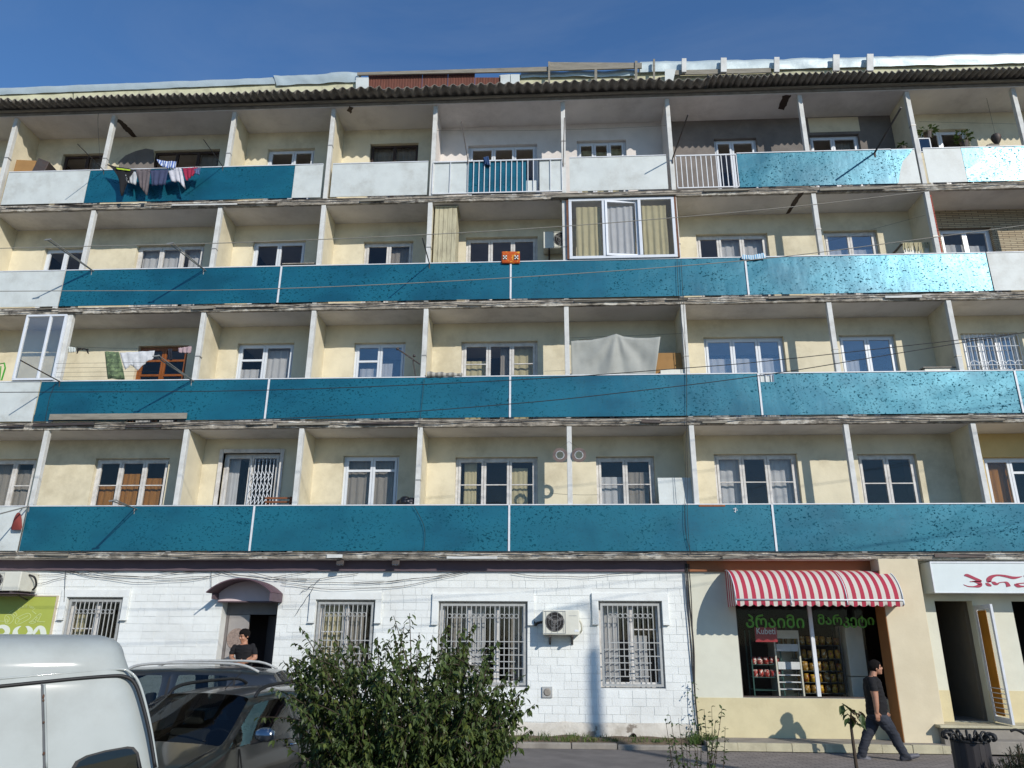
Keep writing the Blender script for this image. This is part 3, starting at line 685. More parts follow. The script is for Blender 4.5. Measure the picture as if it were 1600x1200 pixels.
# upstand behind the eave: fascia, foil, rusty sheets, boards and studs
def quadpatch(name, m, pts, Y, thick=.03, parent=roofp, wrinkle=0., n=1):
    ps = [W(px, py, Y) for px, py in pts]
    if not wrinkle:
        mb = MB(); mb.prism([V(p.x, Y, p.z) for p in ps], (0, thick, 0)); return mb.build(name, M[m], parent)
    (a, b, c, d) = ps; mb = MB(); P = []                       # a top-left, b top-right, c bottom-right, d bottom-left
    for i in range(n + 1):
        u = i / n; t = a.lerp(b, u); bo = d.lerp(c, u); r_ = []
        for j in range(6):
            q = t.lerp(bo, j / 5); w_ = wrinkle * mnoise.noise(V(q.x * 1.7, q.z * 3, 9)) + wrinkle * .5 * mnoise.noise(V(q.x * 5 + q.z * 4, q.z * 5, 4))
            r_.append(V(q.x, Y + w_ - .012 * math.sin(j / 5 * 3.1), q.z + wrinkle * .5 * mnoise.noise(V(q.x * 2.1, 7, 7)) * (1 if j in (0, 5) else .3)))
        r_ = [V(r_[0].x, Y + 1.6, r_[0].z + .02)] + r_
        P.append(r_)
    mb.grid(P); return mb.build(name, M[m], parent, smooth=True, fix=False)
quadpatch('foil_membrane', 'foil', [(-60, 140), (430, 121), (430, 131), (-60, 150)], .22, wrinkle=.022, n=60)
quadpatch('foil_membrane', 'foil', [(428, 119), (562, 113), (560, 127), (432, 133)], .2, wrinkle=.06, n=24)
quadpatch('fascia', 'palecream', [(-60, 148), (113, 142), (113, 158), (-60, 172)], .26); quadpatch('fascia', 'palecream', [(115, 142), (560, 126), (560, 142), (115, 160)], .26)
quadpatch('fascia', 'palecream', [(780, 118), (1040, 112), (1040, 135), (780, 140)], .28)
quadpatch('fascia', 'palecream', [(1040, 106), (1840, 87), (1840, 113), (1040, 126)], .27)
quadpatch('white_board', 'white_panel', [(556, 121), (576, 121), (576, 140), (556, 140)], .12, .02)
for a, b, yt, yb in ((576, 660, 115.5, 140), (660.5, 700, 115, 140), (700.5, 742, 114.5, 140), (742.5, 782, 121, 140)):
    mb = MB(); P = []; p0, p1 = W(a, yt, .2), W(b, yt, .2); zb = W(a, yb, .2).z; n = int((p1.x - p0.x) / .035)
    for i in range(n + 1):
        x = p0.x + (p1.x - p0.x) * i / n; P.append([V(x, .2 + .008 * (i % 2), p0.z + (p1.z - p0.z) * i / n), V(x, .2 + .008 * (i % 2), zb)])
    mb.grid(P); mb.build('rusty_sheet', M['rust'], roofp, solid=.006)
quadpatch('white_board', 'white_panel', [(782, 117), (797, 116), (797, 134), (782, 134)], .14, .02); quadpatch('white_board', 'white_panel', [(798, 116), (812, 116), (812, 134), (798, 134)], .145, .02)
quadpatch('roof_board', 'board', [(558, 113), (859, 104), (859, 111), (558, 117)], .1, .04); quadpatch('roof_board', 'board', [(857, 97), (1003, 98), (1003, 106), (857, 110)], .08, .04)
quadpatch('foil_membrane', 'foil', [(814, 113), (996, 109), (996, 118), (814, 121)], .22, wrinkle=.04, n=26)
quadpatch('foil_membrane', 'foil', [(1000, 97), (1840, 78), (1840, 92), (1000, 113)], .2, wrinkle=.035, n=80)
quadpatch('roof_board', 'board', [(1040, 110), (1205, 106), (1205, 113), (1040, 117)], .14, .03)
quadpatch('white_board', 'white_panel', [(1039, 108), (1056, 108), (1052, 126), (1039, 126)], .1, .02)
for px, yt, yb, w_, m in ((858, 96, 128, 3, 'board'), (931, 108, 128, 4, 'board'), (994, 95, 126, 4, 'board'), (1022, 92, 124, 3, 'board'), (1069, 91, 112, 7, 'post'), (1131, 90, 112, 9, 'post'), (1214, 89, 112, 8, 'post'), (1307, 85, 110, 10, 'post'), (1360, 84, 110, 10, 'post')):
    quadpatch('stud', m, [(px - w_ / 2, yt), (px + w_ / 2, yt), (px + w_ / 2, yb), (px - w_ / 2, yb)], .05, .06)

# ================================================================ street-level storey
BX = 2.73                                                  # white wall | shop
def gwin(xl, xr, yt, cols, cur, zb, transoms=None):
    return window(0, xl, xr, yt, cols, 'old', Y=GY, z0=zb, cur=cur, rec=.14, transoms=transoms)
GH = []; GW = []
for a in ((107, 194, 934, [1, 1], [('c_cream', (0, .45, 0, .8)), None], .97, {0: .6}), (495, 587, 938, [1, 1], [('c_cream', (.1, 1, .3, .95)), ('c_grey', (0, .6, 0, 1))], .97, {0: .6}),
          (686, 824, 940.5, [1, 1, 1], [('c_grey', (.3, .8, 0, 1)), ('c_white', (0, .55, 0, 1)), ('c_grey', (.5, 1, 0, 1))], .965, None), (935, 1033, 940, [1, 1], [('c_white', (0, .6, 0, 1)), ('c_white', (.1, .6, 0, .6))], .96, {1: .52})):
    w, h = gwin(*a); GH.append(h); GW.append(w)
DX0, DX1, DZ0, DZ1 = W(341, 1000, GY).x, W(429, 1000, GY).x, .28, 2.56
doorhole = (DX0, DX1, DZ0, DZ1)
gwall = wall_holes(XL, BX, 0, 3.4, GH + [doorhole], GY, .3).build('ground_floor_wall', M['mortar'], B)
# bricks: painted white, one by one where they show largest, the rest joined
surr = []                                                   # raised hood mouldings round the windows
for h in GH:
    x0, x1, z0, z1 = h; o = .135; zt = z1 + .165; zl = z1 - .42
    surr.append((x0 - o, x1 + o, zl, zt))
bh, bl, j = .147, .262, .006
cells = []
row = 0; z = .34
while z < 3.16:
    off = (row % 2) * bl / 2 + rng.uniform(-.02, .02); x = XL - off
    while x < BX - .02:
        l = bl * rng.choice([1, 1, 1, 1, .5, 1.5]) ; xa, xb, za, zb = x + j / 2, min(x + l, BX) - j / 2, z + j / 2, min(z + bh, 3.165) - j / 2
        x += l
        parts = [(xa, xb)]
        for (hx0, hx1, hz0, hz1) in GH + [doorhole, (DX0 - .16, DX1 + .1, 2.5, 3.08)] + surr:
            if zb > hz0 + .01 and za < hz1 - .01:
                np_ = []
                for (p, q) in parts:
                    if q <= hx0 or p >= hx1: np_.append((p, q)); continue
                    if p < hx0 - .03: np_.append((p, hx0 - .002))
                    if q > hx1 + .03: np_.append((hx1 + .002, q))
                parts = np_
        for p, q in parts:
            if q - p > .03: cells.append((p, q, za, zb))
    z += bh; row += 1
def score(c):
    x = (c[0] + c[1]) / 2; z_ = (c[2] + c[3]) / 2
    hidden = (-4.6 < x < -.6 and z_ < 1.9) or (x < -8.4 and z_ < 1.9) or x < -10.3 or (x < -4.4 and z_ < 1.25)
    return (0 if hidden else 1) * (c[1] - c[0]) * (c[3] - c[2]) / (1 + .02 * abs(x))
order = sorted(range(len(cells)), key=lambda i: -score(cells[i]))
single = set(order[:300]); rest = MB(); bcache = {}
for i, (xa, xb, za, zb) in enumerate(cells):
    pr = .007 + rng.uniform(-.003, .003)
    if i in single:
        key = (round(xb - xa, 2), round(zb - za, 3))
        if key not in bcache:
            mb = MB(); mb.box(-(xb - xa) / 2, (xb - xa) / 2, 0, .02, -(zb - za) / 2, (zb - za) / 2)
            tmp = mb.build('brick', M['white_brick'], None, fix=False); bcache[key] = tmp.data; bpy.data.objects.remove(tmp)
        o = bpy.data.objects.new('brick', bcache[key]); COL.objects.link(o); o.parent = gwall
        o.location = V((xa + xb) / 2, GY - pr, (za + zb) / 2) - origin_of(gwall); o.rotation_euler = (rng.uniform(-.012, .012), rng.uniform(-.004, .004), rng.uniform(-.01, .01))
    else: rest.box(xa, xb, GY - pr, GY + .01, za, zb)
tag(rest.build('bricks', M['white_brick'], gwall, fix=False), kind='stuff')
for (x0, x1, zl, zt), h in zip(surr, GH):
    hx0, hx1, hz0, hz1 = h; mb = MB(); y0 = GY - .055
    mb.box(x0, x1, y0, GY + .0, hz1 + .012, zt); mb.box(x0, hx0 - .006, y0, GY, zl, hz1 + .011); mb.box(hx1 + .006, x1, y0, GY, zl, hz1 + .011)
    mb.box(x0 - .004, hx0 - .006, y0 - .02, GY, zl - .03, zl - .001); mb.box(hx1 + .006, x1 + .004, y0 - .02, GY, zl - .03, zl - .001)
    mb.build('window_surround', M['white_brick'], B, bevel=.006)
mb = MB(); P = []
for i in range(120):
    x = XL + (BX - XL) * i / 119; t = .33 + .035 * mnoise.noise(V(x * 1.8, 0, 0)) + .02 * mnoise.noise(V(x * 7, 2, 0))
    P.append([V(x, GY - .004, t + .01), V(x, GY - .02 - .01 * mnoise.noise(V(x * 3, 1, 0)), t - .01), V(x, GY - .03 - .015 * mnoise.noise(V(x * 3, 4, 0)), .1), V(x, GY - .03, -.05)])
mb.grid(P); mb.build('wall_plinth', mat('flaking_white_render', 'C9C4B8', .95, .1, 3, '8c8272', .6, 2.6, .5, 25, col2='7d7468', col2_scale=2.2, col2_lo=.6, col2_hi=.66), B, smooth=True)
MB().box(XL, BX - .003, GY - .07, GY, 3.168, 3.384).build('wall_band', M['plum'], B); MB().box(BX, 7.3, GY - .06, GY, 3.17, 3.384).build('wall_band', M['orange_band'], B)  # plum strip along the top of the white wall, orange strip over the shop
# grilles
def grille(h, parent):
    x0, x1, z0, z1 = h; y = GY + .012; mb = MB(); f = .045
    x0 += .035; x1 -= .035; z0 += .03; z1 -= .035
    for a in ((x0, x1, z1 - f, z1), (x0, x1, z0, z0 + f), (x0, x0 + f, z0 + f, z1 - f), (x1 - f, x1, z0 + f, z1 - f)): mb.box(a[0], a[1], y, y + .03, a[2], a[3])
    n = int((x1 - x0) / .1); s = (x1 - x0 - 2 * f) / n; g = [x0 + f + s * i for i in range(1, n)]
    for i, x in enumerate(g):
        st = min(i, n - 2 - i); zb = z0 + f if st < 3 else z0 + f + .14 * (st - 2)
        mb.tube([(x, y + .012, zb), (x, y + .012, z1 - f)], .011, 5, cap=False)
        if i < n - 2: mb.tube([(x + s / 2 + .04 * math.cos(t), y + .004, z1 - .24 + .04 * math.sin(t)) for t in [k * math.pi / 6 for k in range(13)]], .009, 5, cap=False)
    for k in range(6):
        zz = z0 + f + .13 + .125 * k; ins = s * max(0, 2.2 - k * .25)
        mb.box(x0 + f + (ins if k % 2 else 0), x1 - f - (0 if k % 2 else ins), y - .004, y + .008, zz, zz + .018)
    for t0 in (.5,):
        cx = (x0 + x1) / 2; mb.tube([(cx + .07 * math.cos(t), y + .004, z0 + .22 + .11 * math.sin(t)) for t in [k * math.pi / 8 for k in range(17)]], .006, 4, cap=False)
    return mb.build('grille', M['iron'], parent)
for h, w in zip(GH, GW): grille(h, w)
# doorway: reveal leaves, step, lobby
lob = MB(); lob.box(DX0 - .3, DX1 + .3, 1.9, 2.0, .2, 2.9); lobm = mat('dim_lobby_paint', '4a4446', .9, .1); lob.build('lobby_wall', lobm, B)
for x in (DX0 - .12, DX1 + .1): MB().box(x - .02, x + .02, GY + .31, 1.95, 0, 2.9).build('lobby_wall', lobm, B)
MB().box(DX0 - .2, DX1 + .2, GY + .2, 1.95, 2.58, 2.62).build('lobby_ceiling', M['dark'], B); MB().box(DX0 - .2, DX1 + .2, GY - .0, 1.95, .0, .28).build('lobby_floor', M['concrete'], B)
MB().box(DX0 - .35, DX1 + .3, -.75, GY - .035, -.05, .27).build('door_step', M['concrete'], B, bevel=.01)
yd = GY + .26; xm = W(386, 1000, yd).x
mb = MB(); mb.box(DX0 + .06, xm, yd, yd + .045, DZ0, 2.30)
dl = mb.build('door', mat('grey_painted_steel_door', '9a9591', .5, .08, 5, '6d6762', .3, 2), B, bevel=.006)
mb = MB(); cx = (DX0 + .06 + xm) / 2; mb.tube([(cx, yd - .012, 1.82), (cx, yd + .01, 1.82)], .21, 28); mb.build('round_ornament', mat('brown_rosette', '8d7c72', .7, .25, 25, bump=.5, bump_scale=30), dl)
mb = MB()
for zz in (1.45, 1.15): mb.box(DX0 + .14, xm - .08, yd - .008, yd + .005, zz, zz + .03)
mb.tube([(cx + .12 * math.cos(t), yd - .006, 1.25 + .12 * math.sin(t)) for t in [k * math.pi / 10 for k in range(21)]], .008, 5); mb.build('moulding', M['iron'], dl)
mb = MB(); mb.box(DX0 + .0, DX0 + .055, yd - .01, yd + .07, DZ0, DZ1); mb.box(DX0 + .056, DX1, yd - .01, yd + .07, 2.305, DZ1); mb.box(DX1 - .05, DX1, yd - .01, yd + .07, DZ0, 2.3); mb.build('door_frame', mat('grey_door_frame', '6d6866', .6, .1), dl)
mb = MB(); mb.obox(V(DX1 - .24, yd + .26, 1.29), V(.015, .014, 0), V(-.18, .19, 0), V(0, 0, 1.0)); mb.build('door', mat('dark_steel_door', '55504f', .5, .1), B)
# arched canopy over the doorway
CX0, CX1, CZ, CT, CY = W(328, 924, -.15).x, W(431, 924, -.15).x, W(380, 926, -.15).z, W(380, 904, -.15).z, -.34
mb = MB(); n = 18; th = .022; cxm = (CX0 + CX1) / 2; half = (CX1 - CX0) / 2; sag = CT - CZ; rad = (half ** 2 + sag ** 2) / (2 * sag); zc = CT - rad; a0 = math.asin(half / rad)
P = []
for i in range(n + 1):
    a = -a0 + 2 * a0 * i / n; P.append([V(cxm + (rad - q) * math.sin(a), y, zc + (rad - q) * math.cos(a)) for q, y in ((0, CY), (0, GY - .02), (th, GY - .02), (th, CY), (0, CY))])
mb.grid(P); mb.add(P[0][:4], [(0, 1, 2, 3)]); mb.add(P[-1][:4], [(0, 1, 2, 3)])
can = mb.build('door_canopy', mat('mauve_canopy_paint', '5f4850', .7, .1, 4, '5a464c', .3, 2), B)
poly = [V(CX0 + .05, 0, CZ - .17)] + [V(cxm + (rad - th) * math.sin(a), 0, zc + (rad - th) * math.cos(a)) for a in [-a0 + 2 * a0 * i / n for i in range(n + 1)]] + [V(CX1 - .05, 0, CZ - .17)]
mb = MB(); mb.prism([V(p.x, GY - .10, p.z) for p in poly], (0, .075, 0)); mb.build('tympanum', mat('pinkish_white_render', 'D0BFC1', .9, .05), can)
mb = MB(); mb.box(CX0 + .04, CX1 - .03, GY - .13, GY - .02, DZ1 + .0, CZ - .172); mb.build('lintel', M['plum'], can)
MB().box(CX1 - .05, CX1 - .0, CY + .01, GY - .02, DZ1 - .02, CZ - .01).build('bracket', M['plum'], can); MB().box(CX0 - .0, CX0 + .045, CY + .3, GY - .02, CZ - .12, CZ - .01).build('bracket', M['plum'], can)

# ---------------------------------------------------------------- shop front
SX0, SX1, SZ0, SZ1 = 3.645, 6.47, .81, 2.98
wall_holes(BX, 6.6, 0, 3.4, [(SX0, SX1, SZ0, SZ1)], GY, .14).build('shop_wall', M['shop_wall'], B)
MB().box(BX + .002, 6.6, GY - .012, GY + .0, .1, SZ0 - .002).build('shop_plinth', M['shop_base'], B)
PX0, PX1 = W(1413, 1155, -.15).x, W(1451, 980, -.15).x
MB().box(PX0, PX1, -.15, GY + .02, -.1, 3.385).build('pilaster', M['pilaster'], B, bevel=.01); MB().box(PX0 - .012, PX0 - .001, -.149, GY - .013, .1, 3.16).build('jamb', M['brown_jamb'], B)
sf = MB(); yg = GY + .10; xm = W(1272, 1020, yg).x
for a in ((SX0, SX0 + .03, SZ0, SZ1), (SX1 - .03, SX1, SZ0, SZ1), (SX0 + .03, SX1 - .03, SZ0, SZ0 + .03), (SX0 + .03, SX1 - .03, SZ1 - .03, SZ1)): sf.box(a[0], a[1], yg - .02, yg + .03, a[2], a[3])
sw = sf.build('shop_window', M['dark_iron'], B); MB().box(xm - .035, xm + .035, yg - .035, yg + .025, SZ0 + .03, SZ1 - .03).build('mullion', M['trim'], sw)
for a, b in ((SX0 + .03, xm - .036), (xm + .036, SX1 - .03)): MB().box(a, b, yg + .002, yg + .008, SZ0 + .03, SZ1 - .03).build('pane', M['pane_shop'], sw)
gl = mat('green_window_lettering', '62a63e', .5, .05)
def lett(body, pl, pr, yt, yb, m=gl, Y=yg - .004, off=.02):
    a, b = W(pl, yb, Y), W(pr, yt, Y); return text('window_lettering', body, a.x, b.x, a.z, b.z, Y, m, sw, offset=off)
lett('პრაიმი', 1166, 1255, 960, 981); lett('მარკეტი', 1279, 1364, 960, 981)
# inside of the shop
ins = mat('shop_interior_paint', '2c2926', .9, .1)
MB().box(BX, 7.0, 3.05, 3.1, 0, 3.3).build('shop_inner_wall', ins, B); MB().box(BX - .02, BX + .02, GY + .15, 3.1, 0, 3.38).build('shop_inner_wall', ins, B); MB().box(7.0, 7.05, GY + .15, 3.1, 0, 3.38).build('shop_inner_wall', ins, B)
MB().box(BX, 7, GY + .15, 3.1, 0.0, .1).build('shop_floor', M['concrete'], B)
def rack(pl, pr, yt, yb, Y, label, levels, m, name='shop_rack'):
    a, b = W(pl, yb, Y), W(pr, yt, Y); e = empty(name, (a.x, Y, .1), label, 'shop rack'); mb = MB()
    for x in (a.x, b.x):
        for y in (Y, Y + .38): mb.box(x - .012, x + .012, y - .012, y + .012, .1, b.z)
    mb.build('frame', m, e); zs = []
    for yl in levels:
        z = W((pl + pr) / 2, yl, Y).z; zs.append(z); MB().box(a.x + .013, b.x - .013, Y - .012, Y + .4, z - .012, z).build('shelf', m, e)
    return a.x, b.x, zs
blk = mat('black_shelf_metal', '2c3433', .5, .1); gm = mat('dark_green_shelf_metal', '1f4a44', .5, .1)
def bag(x, Y, z, w, h, m, label, group):
    mb = MB(); P = []
    for i in range(7):
        v = i / 6; r_ = []
        for k in range(9):
            a = 2 * math.pi * k / 8; bul = math.sin(math.pi * min(1, max(0, v))) ** .6
            r_.append(V(x + w / 2 * math.cos(a) * (.9 + .1 * bul) + .01 * rng.uniform(-1, 1), Y + (.008 + .045 * bul) * math.sin(a), z + h * v))
        P.append(r_)
    mb.grid(P); o = mb.build('snack_bag', m, None, smooth=True, origin=(x, Y, z), fix=False); return tag(o, label, 'snack bag', group)
yel = [mat('yellow_snack_foil', 'b9932f', .35, .35, 14, col2='8a3f22', col2_scale=16, col2_lo=.52, col2_hi=.56, world=True, objvar=.5), mat('gold_snack_foil', 'a07a30', .35, .35, 14, col2='d8d2b0', col2_scale=16, col2_lo=.55, col2_hi=.6, world=True, objvar=.5)]
redm = mat('red_snack_foil', 'b03b33', .35, .3, 14, col2='d9cfc6', col2_scale=20, col2_lo=.52, col2_hi=.56, world=True, objvar=.4)
x0, x1, zs = rack(1249, 1310, 980, 1092, 1.0, 'dark metal rack of yellow snack bags behind the shop window', (1008, 1029, 1048, 1066, 1083), blk)
ORD = ['first', 'second', 'third', 'fourth', 'fifth', 'sixth', 'seventh']
for zi, z in enumerate(zs):
    n = 7
    for i in range(n):
        bag(x0 + (x1 - x0) * (i + .5) / n, 1.05 + .03 * rng.random(), z, .095 + .02 * rng.random(), .135 + .05 * rng.random(), yel[rng.random() < .35], 'yellow snack bag, %s from left on the %s shelf of the dark rack' % (ORD[i], ['top', 'second', 'third', 'fourth', 'bottom'][zi]), 'yellow snack bags on the shop rack')
x0, x1, zs = rack(1180, 1216, 985, 1092, .95, 'green metal rack of red packets at the left of the shop window', (1038, 1058, 1078), gm)
for zi, z in enumerate(zs[:2]):
    for i in range(5): bag(x0 + (x1 - x0) * (i + .5) / 5, 1.0 + .03 * rng.random(), z, .1, .14, redm, 'red packet, %s from left on the %s shelf of the green rack' % (ORD[i], ['upper', 'lower'][zi]), 'red packets on the shop rack')
# display cabinet between them
Y = .9; a, b = W(1218, 1092, Y), W(1247, 985, Y); e = empty('display_cabinet', (a.x, Y, .1), 'white framed drinks cabinet with pale top between two snack racks', 'cabinet')
mb = MB(); mb.box(a.x, a.x + .03, Y, Y + .5, .1, b.z); mb.box(b.x - .03, b.x, Y, Y + .5, .1, b.z); mb.box(a.x + .03, b.x - .03, Y, Y + .5, b.z - .16, b.z); mb.box(a.x + .03, b.x - .03, Y + .45, Y + .5, .1, b.z - .16); mb.build('case', M['ac'], e)
for yl, m in ((1012, M['trim']), (1040, M['trim'])):
    z = W(1232, yl, Y).z; MB().box(a.x + .04, b.x - .04, Y - .005, Y + .02, z - .07, z + .07).build('price_board', m, e)
for yl in (1055, 1066, 1077):
    z = W(1232, yl, Y).z; MB().box(a.x + .03, b.x - .03, Y + .02, Y + .44, z - .01, z + .01).build('shelf', M['trim'], e)
for k in range(3):
    x = a.x + .1 + .09 * k; z = W(1232, 1000, Y).z
    mb = MB(); mb.tube([(x, Y + .15, z - .12), (x, Y + .15, z + .04), (x, Y + .15, z + .08), (x, Y + .15, z + .12)], [.03, .03, .014, .014], 10); tag(mb.build('bottle', mat('amber_bottle', '6a4526', .2, .1), None, smooth=True, origin=(x, Y + .15, z - .12)), ['left', 'middle', 'right'][k] + ' amber bottle on the top shelf of the drinks cabinet', 'bottle', 'bottles in the drinks cabinet')
Y = .85; a, b = W(1334, 1092, Y), W(1351, 1000, Y); e = empty('refrigerator', (a.x, Y, .1), 'tall pale grey refrigerator at the right end of the shop window', 'refrigerator')
mb = MB(); mb.box(a.x, b.x - .02, Y, Y + .55, .1, 1.18); mb.build('lower_door', M['ac'], e, bevel=.015); mb = MB(); mb.box(a.x, b.x - .02, Y, Y + .55, 1.19, 2.15); mb.build('upper_door', M['ac'], e, bevel=.015)
# small red notice in the window
Y = yg + .03; a, b = W(1181, 1003, Y), W(1213, 980, Y); mb = MB(); mb.box(a.x, b.x, Y, Y + .012, a.z, b.z); sg = mb.build('notice', mat('red_notice_plastic', '9a2730', .4, .05), None, origin=(a.x, Y, a.z)); tag(sg, 'small red sign with white lettering inside the shop window', 'sign')
h = b.z - a.z; text('lettering', 'Kubeti', a.x + .03, b.x - .03, a.z + h * .52, a.z + h * .95, Y - .002, M['trim'], sg, offset=.01, extrude=.002)

# awning
AX0, AX1, AZ0, AZ1, AY0, AY1 = 3.48, 6.58, 2.60, 3.19, GY - .065, -.5
aw = empty('awning', (3.48, GY, 3.2), 'curved red and white striped awning over the shop window', 'awning')
strp = stripe_mat('red_white_awning_cloth', 'b5344a', 'd8d2c6', .1555, trans=.18)
prof = [(AY0 + (AY1 - AY0) * math.sin(t), AZ0 + (AZ1 - AZ0) * math.cos(t)) for t in [math.pi / 2 * k / 10 for k in range(11)]]
mb = MB(); nx = 60
mb.grid([[V(AX0 + (AX1 - AX0) * i / nx, y, z + .006 * math.sin(i / nx * math.pi * 3) ** 2 * -1) for (y, z) in prof] for i in range(nx + 1)])
mb.build('canopy_cloth', strp, aw, smooth=True, fix=False)
stside = stripe_mat('red_white_awning_side', 'b5344a', 'd8d2c6', .17, axis=1, trans=.18)
for x in (AX0, AX1):
    mb = MB(); c = V(x, AY0, AZ0 - .12); ps = [V(x, y, z) for y, z in prof] + [V(x, AY1, AZ0 - .12)]
    for p, q in zip(ps, ps[1:]): mb.add([c, p, q], [(0, 1, 2)])
    mb.build('side_cloth', stside, aw, fix=False)
mb = MB(); P = []
nv = int((AX1 - AX0) / .1555) ; nn = nv * 8
for i in range(nn + 1):
    x = AX0 + (AX1 - AX0) * i / nn; sc = abs(math.sin(i / nn * nv * math.pi)); P.append([V(x, AY1 - .004, AZ0), V(x, AY1 - .012 + .01 * math.sin(i * .4), AZ0 - .07), V(x, AY1 + .004 * math.sin(i * .7), AZ0 - .095 - .035 * sc)])
mb.grid(P); mb.build('valance', strp, aw, smooth=True, fix=False)
mb = MB(); mb.tube([(AX0, AY1 - .02, AZ0 - .01), (AX1, AY1 - .02, AZ0 - .01)], .017, 8); mb.build('front_bar', M['trim'], aw, smooth=True)
for t in (0.0, .333, .667, 1.0):
    x = AX0 + (AX1 - AX0) * t; mb = MB(); mb.tube([(x, y - .012, z - .014 if 0 < t < 1 else z) for y, z in prof], .011, 6); mb.tube([(x, AY1 - .015, AZ0), (x, AY1 - .02, AZ0 - .1)], .014, 6); mb.build('rib', M['trim'], aw, smooth=True)

# recessed entrance, signboard, door, steps
RX0 = PX1 - .05
eh = (W(1470, 1000, GY).x, W(1546, 1090, GY).x, .43, 2.62); eh2 = (W(1592, 1000, GY).x, W(1700, 1000, GY).x, .43, 2.62)
wall_holes(RX0, XR, 0, 3.4, [eh, eh2], GY, .2).build('entrance_wall', M['shop_wall'], B)
for a, b in ((PX1 + .002, eh[0] - .002), (eh[1] + .002, eh2[0] - .002)): MB().box(a, b, GY - .012, GY, .43, .98).build('entrance_plinth', M['shop_base'], B)
ent = mat('beige_corridor_paint', '8f8575', .8, .06)
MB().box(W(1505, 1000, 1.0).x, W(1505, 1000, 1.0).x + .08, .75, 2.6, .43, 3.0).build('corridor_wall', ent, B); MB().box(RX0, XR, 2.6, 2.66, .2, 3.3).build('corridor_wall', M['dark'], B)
MB().box(7.06, XR, GY + .21, 2.7, .3, .43).build('corridor_floor', M['concrete'], B)
dh = V(eh[1] + .02, GY - .03, .45); dn = W(1584, 1131, -.42); dn = V(dn.x, -.42, .45); ax = (dn - dh); LW = ax.length; ax.normalize(); up = V(0, 0, 1); nrm = ax.cross(up)
H = 2.08
do = empty('glazed_door', (dh.x, dh.y, .45), 'white framed glass door standing open with an orange panel behind it', 'door')
def dbox(u0, u1, z0, z1, t, m, nm, p=do):
    mb = MB(); c = dh + ax * ((u0 + u1) / 2) + up * ((z0 + z1) / 2); mb.obox(c, ax * (u1 - u0) / 2, nrm * t / 2, up * (z1 - z0) / 2); return mb.build(nm, m, p, bevel=.004)
mb = MB()
for u0, u1, z0, z1 in ((0, .07, 0, H), (LW - .07, LW, 0, H), (.071, LW - .071, 0, .1), (.071, LW - .071, H - .08, H)):
    c = dh + ax * ((u0 + u1) / 2) + up * ((z0 + z1) / 2); mb.obox(c, ax * (u1 - u0) / 2, nrm * .022, up * (z1 - z0) / 2)
mb.build('door_frame', M['trim'], do, bevel=.004)
dbox(.07, LW - .07, .1, H - .08, .006, M['pane'], 'pane')
dbox(.08, LW * .62, .12, H - .1, .012, mat('orange_varnished_panel', 'a8701f', .5, .15, 4, stretch=(1, 1, .4)), 'panel')
for k in range(6): dbox(.07, LW - .07, .16 + .085 * k, .175 + .085 * k, .03, M['trim'], 'guard_bar')
mb = MB(); c = dh + ax * (LW - .12) - nrm * .05; mb.tube([c + up * .95 + nrm * .04, c + up * .95, c + up * 1.2, c + up * 1.2 + nrm * .04], .012, 6); mb.build('handle', M['galv'], do)
st = empty('entrance_steps', (8.5, -.3, 0), 'low concrete steps with a pale top slab below the glazed door', 'steps')
sx = W(1469, 1134, -.38).x
MB().box(sx, XR, -.38, GY - .013, .385, .43).build('top_slab', M['kerb'], st, bevel=.01); MB().box(sx + .06, XR, -.33, GY - .014, .0, .384).build('riser', M['concrete'], st, bevel=.01)
MB().box(sx + .55, XR, -.68, -.331, .0, .21).build('tread', M['concrete'], st, bevel=.012)
# signboard
sb = empty('signboard', (7.33, -.2, 2.75), 'white signboard with red brush lettering above the glazed door', 'sign')
MB().box(7.33, 10.4, -.2, GY - .06, 2.748, 3.325).build('board_box', mat('signboard_face', 'CFD8D6', .45, .03), sb, bevel=.006)
mb = MB(); fr = M['trim']
for a in ((7.325, 10.4, 3.3, 3.33), (7.325, 10.4, 2.742, 2.757), (7.322, 7.345, 2.757, 3.3)): mb.box(a[0], a[1], -.212, -.2, a[2], a[3])
mb.build('edge_trim', fr, sb)
def brush(strokes, mbx, Yp=-.202):
    for st_ in strokes:
        pts = []
        for (zx, zy, zw) in st_:
            p = W(1440 + zx / 10, 870 + zy / 10, Yp); pts.append((p.x, p.z, zw / 10 / 58))
        ribbon(mbx, smooth_path(pts, 5), Yp, .006)
redp = mat('red_sign_paint', 'a02440', .4, .05)
mb = MB(); brush([[(668, 292, 14), (715, 290, 32), (820, 335, 30), (910, 372, 26), (940, 378, 6)], [(935, 380, 8), (880, 385, 10), (755, 388, 8)], [(790, 382, 6), (860, 392, 26), (915, 425, 44), (890, 455, 34), (820, 466, 14), (730, 462, 10), (655, 434, 5)]], mb); mb.build('letter', redp, sb)
mb = MB(); brush([[(1030, 395, 20), (1050, 360, 52), (1090, 315, 36), (1180, 288, 18), (1300, 300, 24), (1420, 326, 28), (1500, 322, 18), (1570, 306, 4)], [(1040, 385, 10), (1090, 388, 6)], [(1000, 412, 10), (1035, 432, 34), (1090, 452, 16)], [(1095, 392, 8), (1135, 412, 36), (1180, 426, 20), (1215, 405, 10), (1290, 395, 10), (1335, 415, 36), (1360, 465, 48)]], mb); mb.build('letter', redp, sb)
mb = MB(); brush([[(1450, 432, 16), (1500, 452, 36), (1560, 462, 18), (1640, 455, 10), (1700, 420, 14)], [(1480, 425, 14), (1540, 415, 10), (1600, 410, 10), (1660, 395, 22)], [(1600, 290, 16), (1650, 350, 26), (1700, 420, 30)]], mb); mb.build('letter', redp, sb)
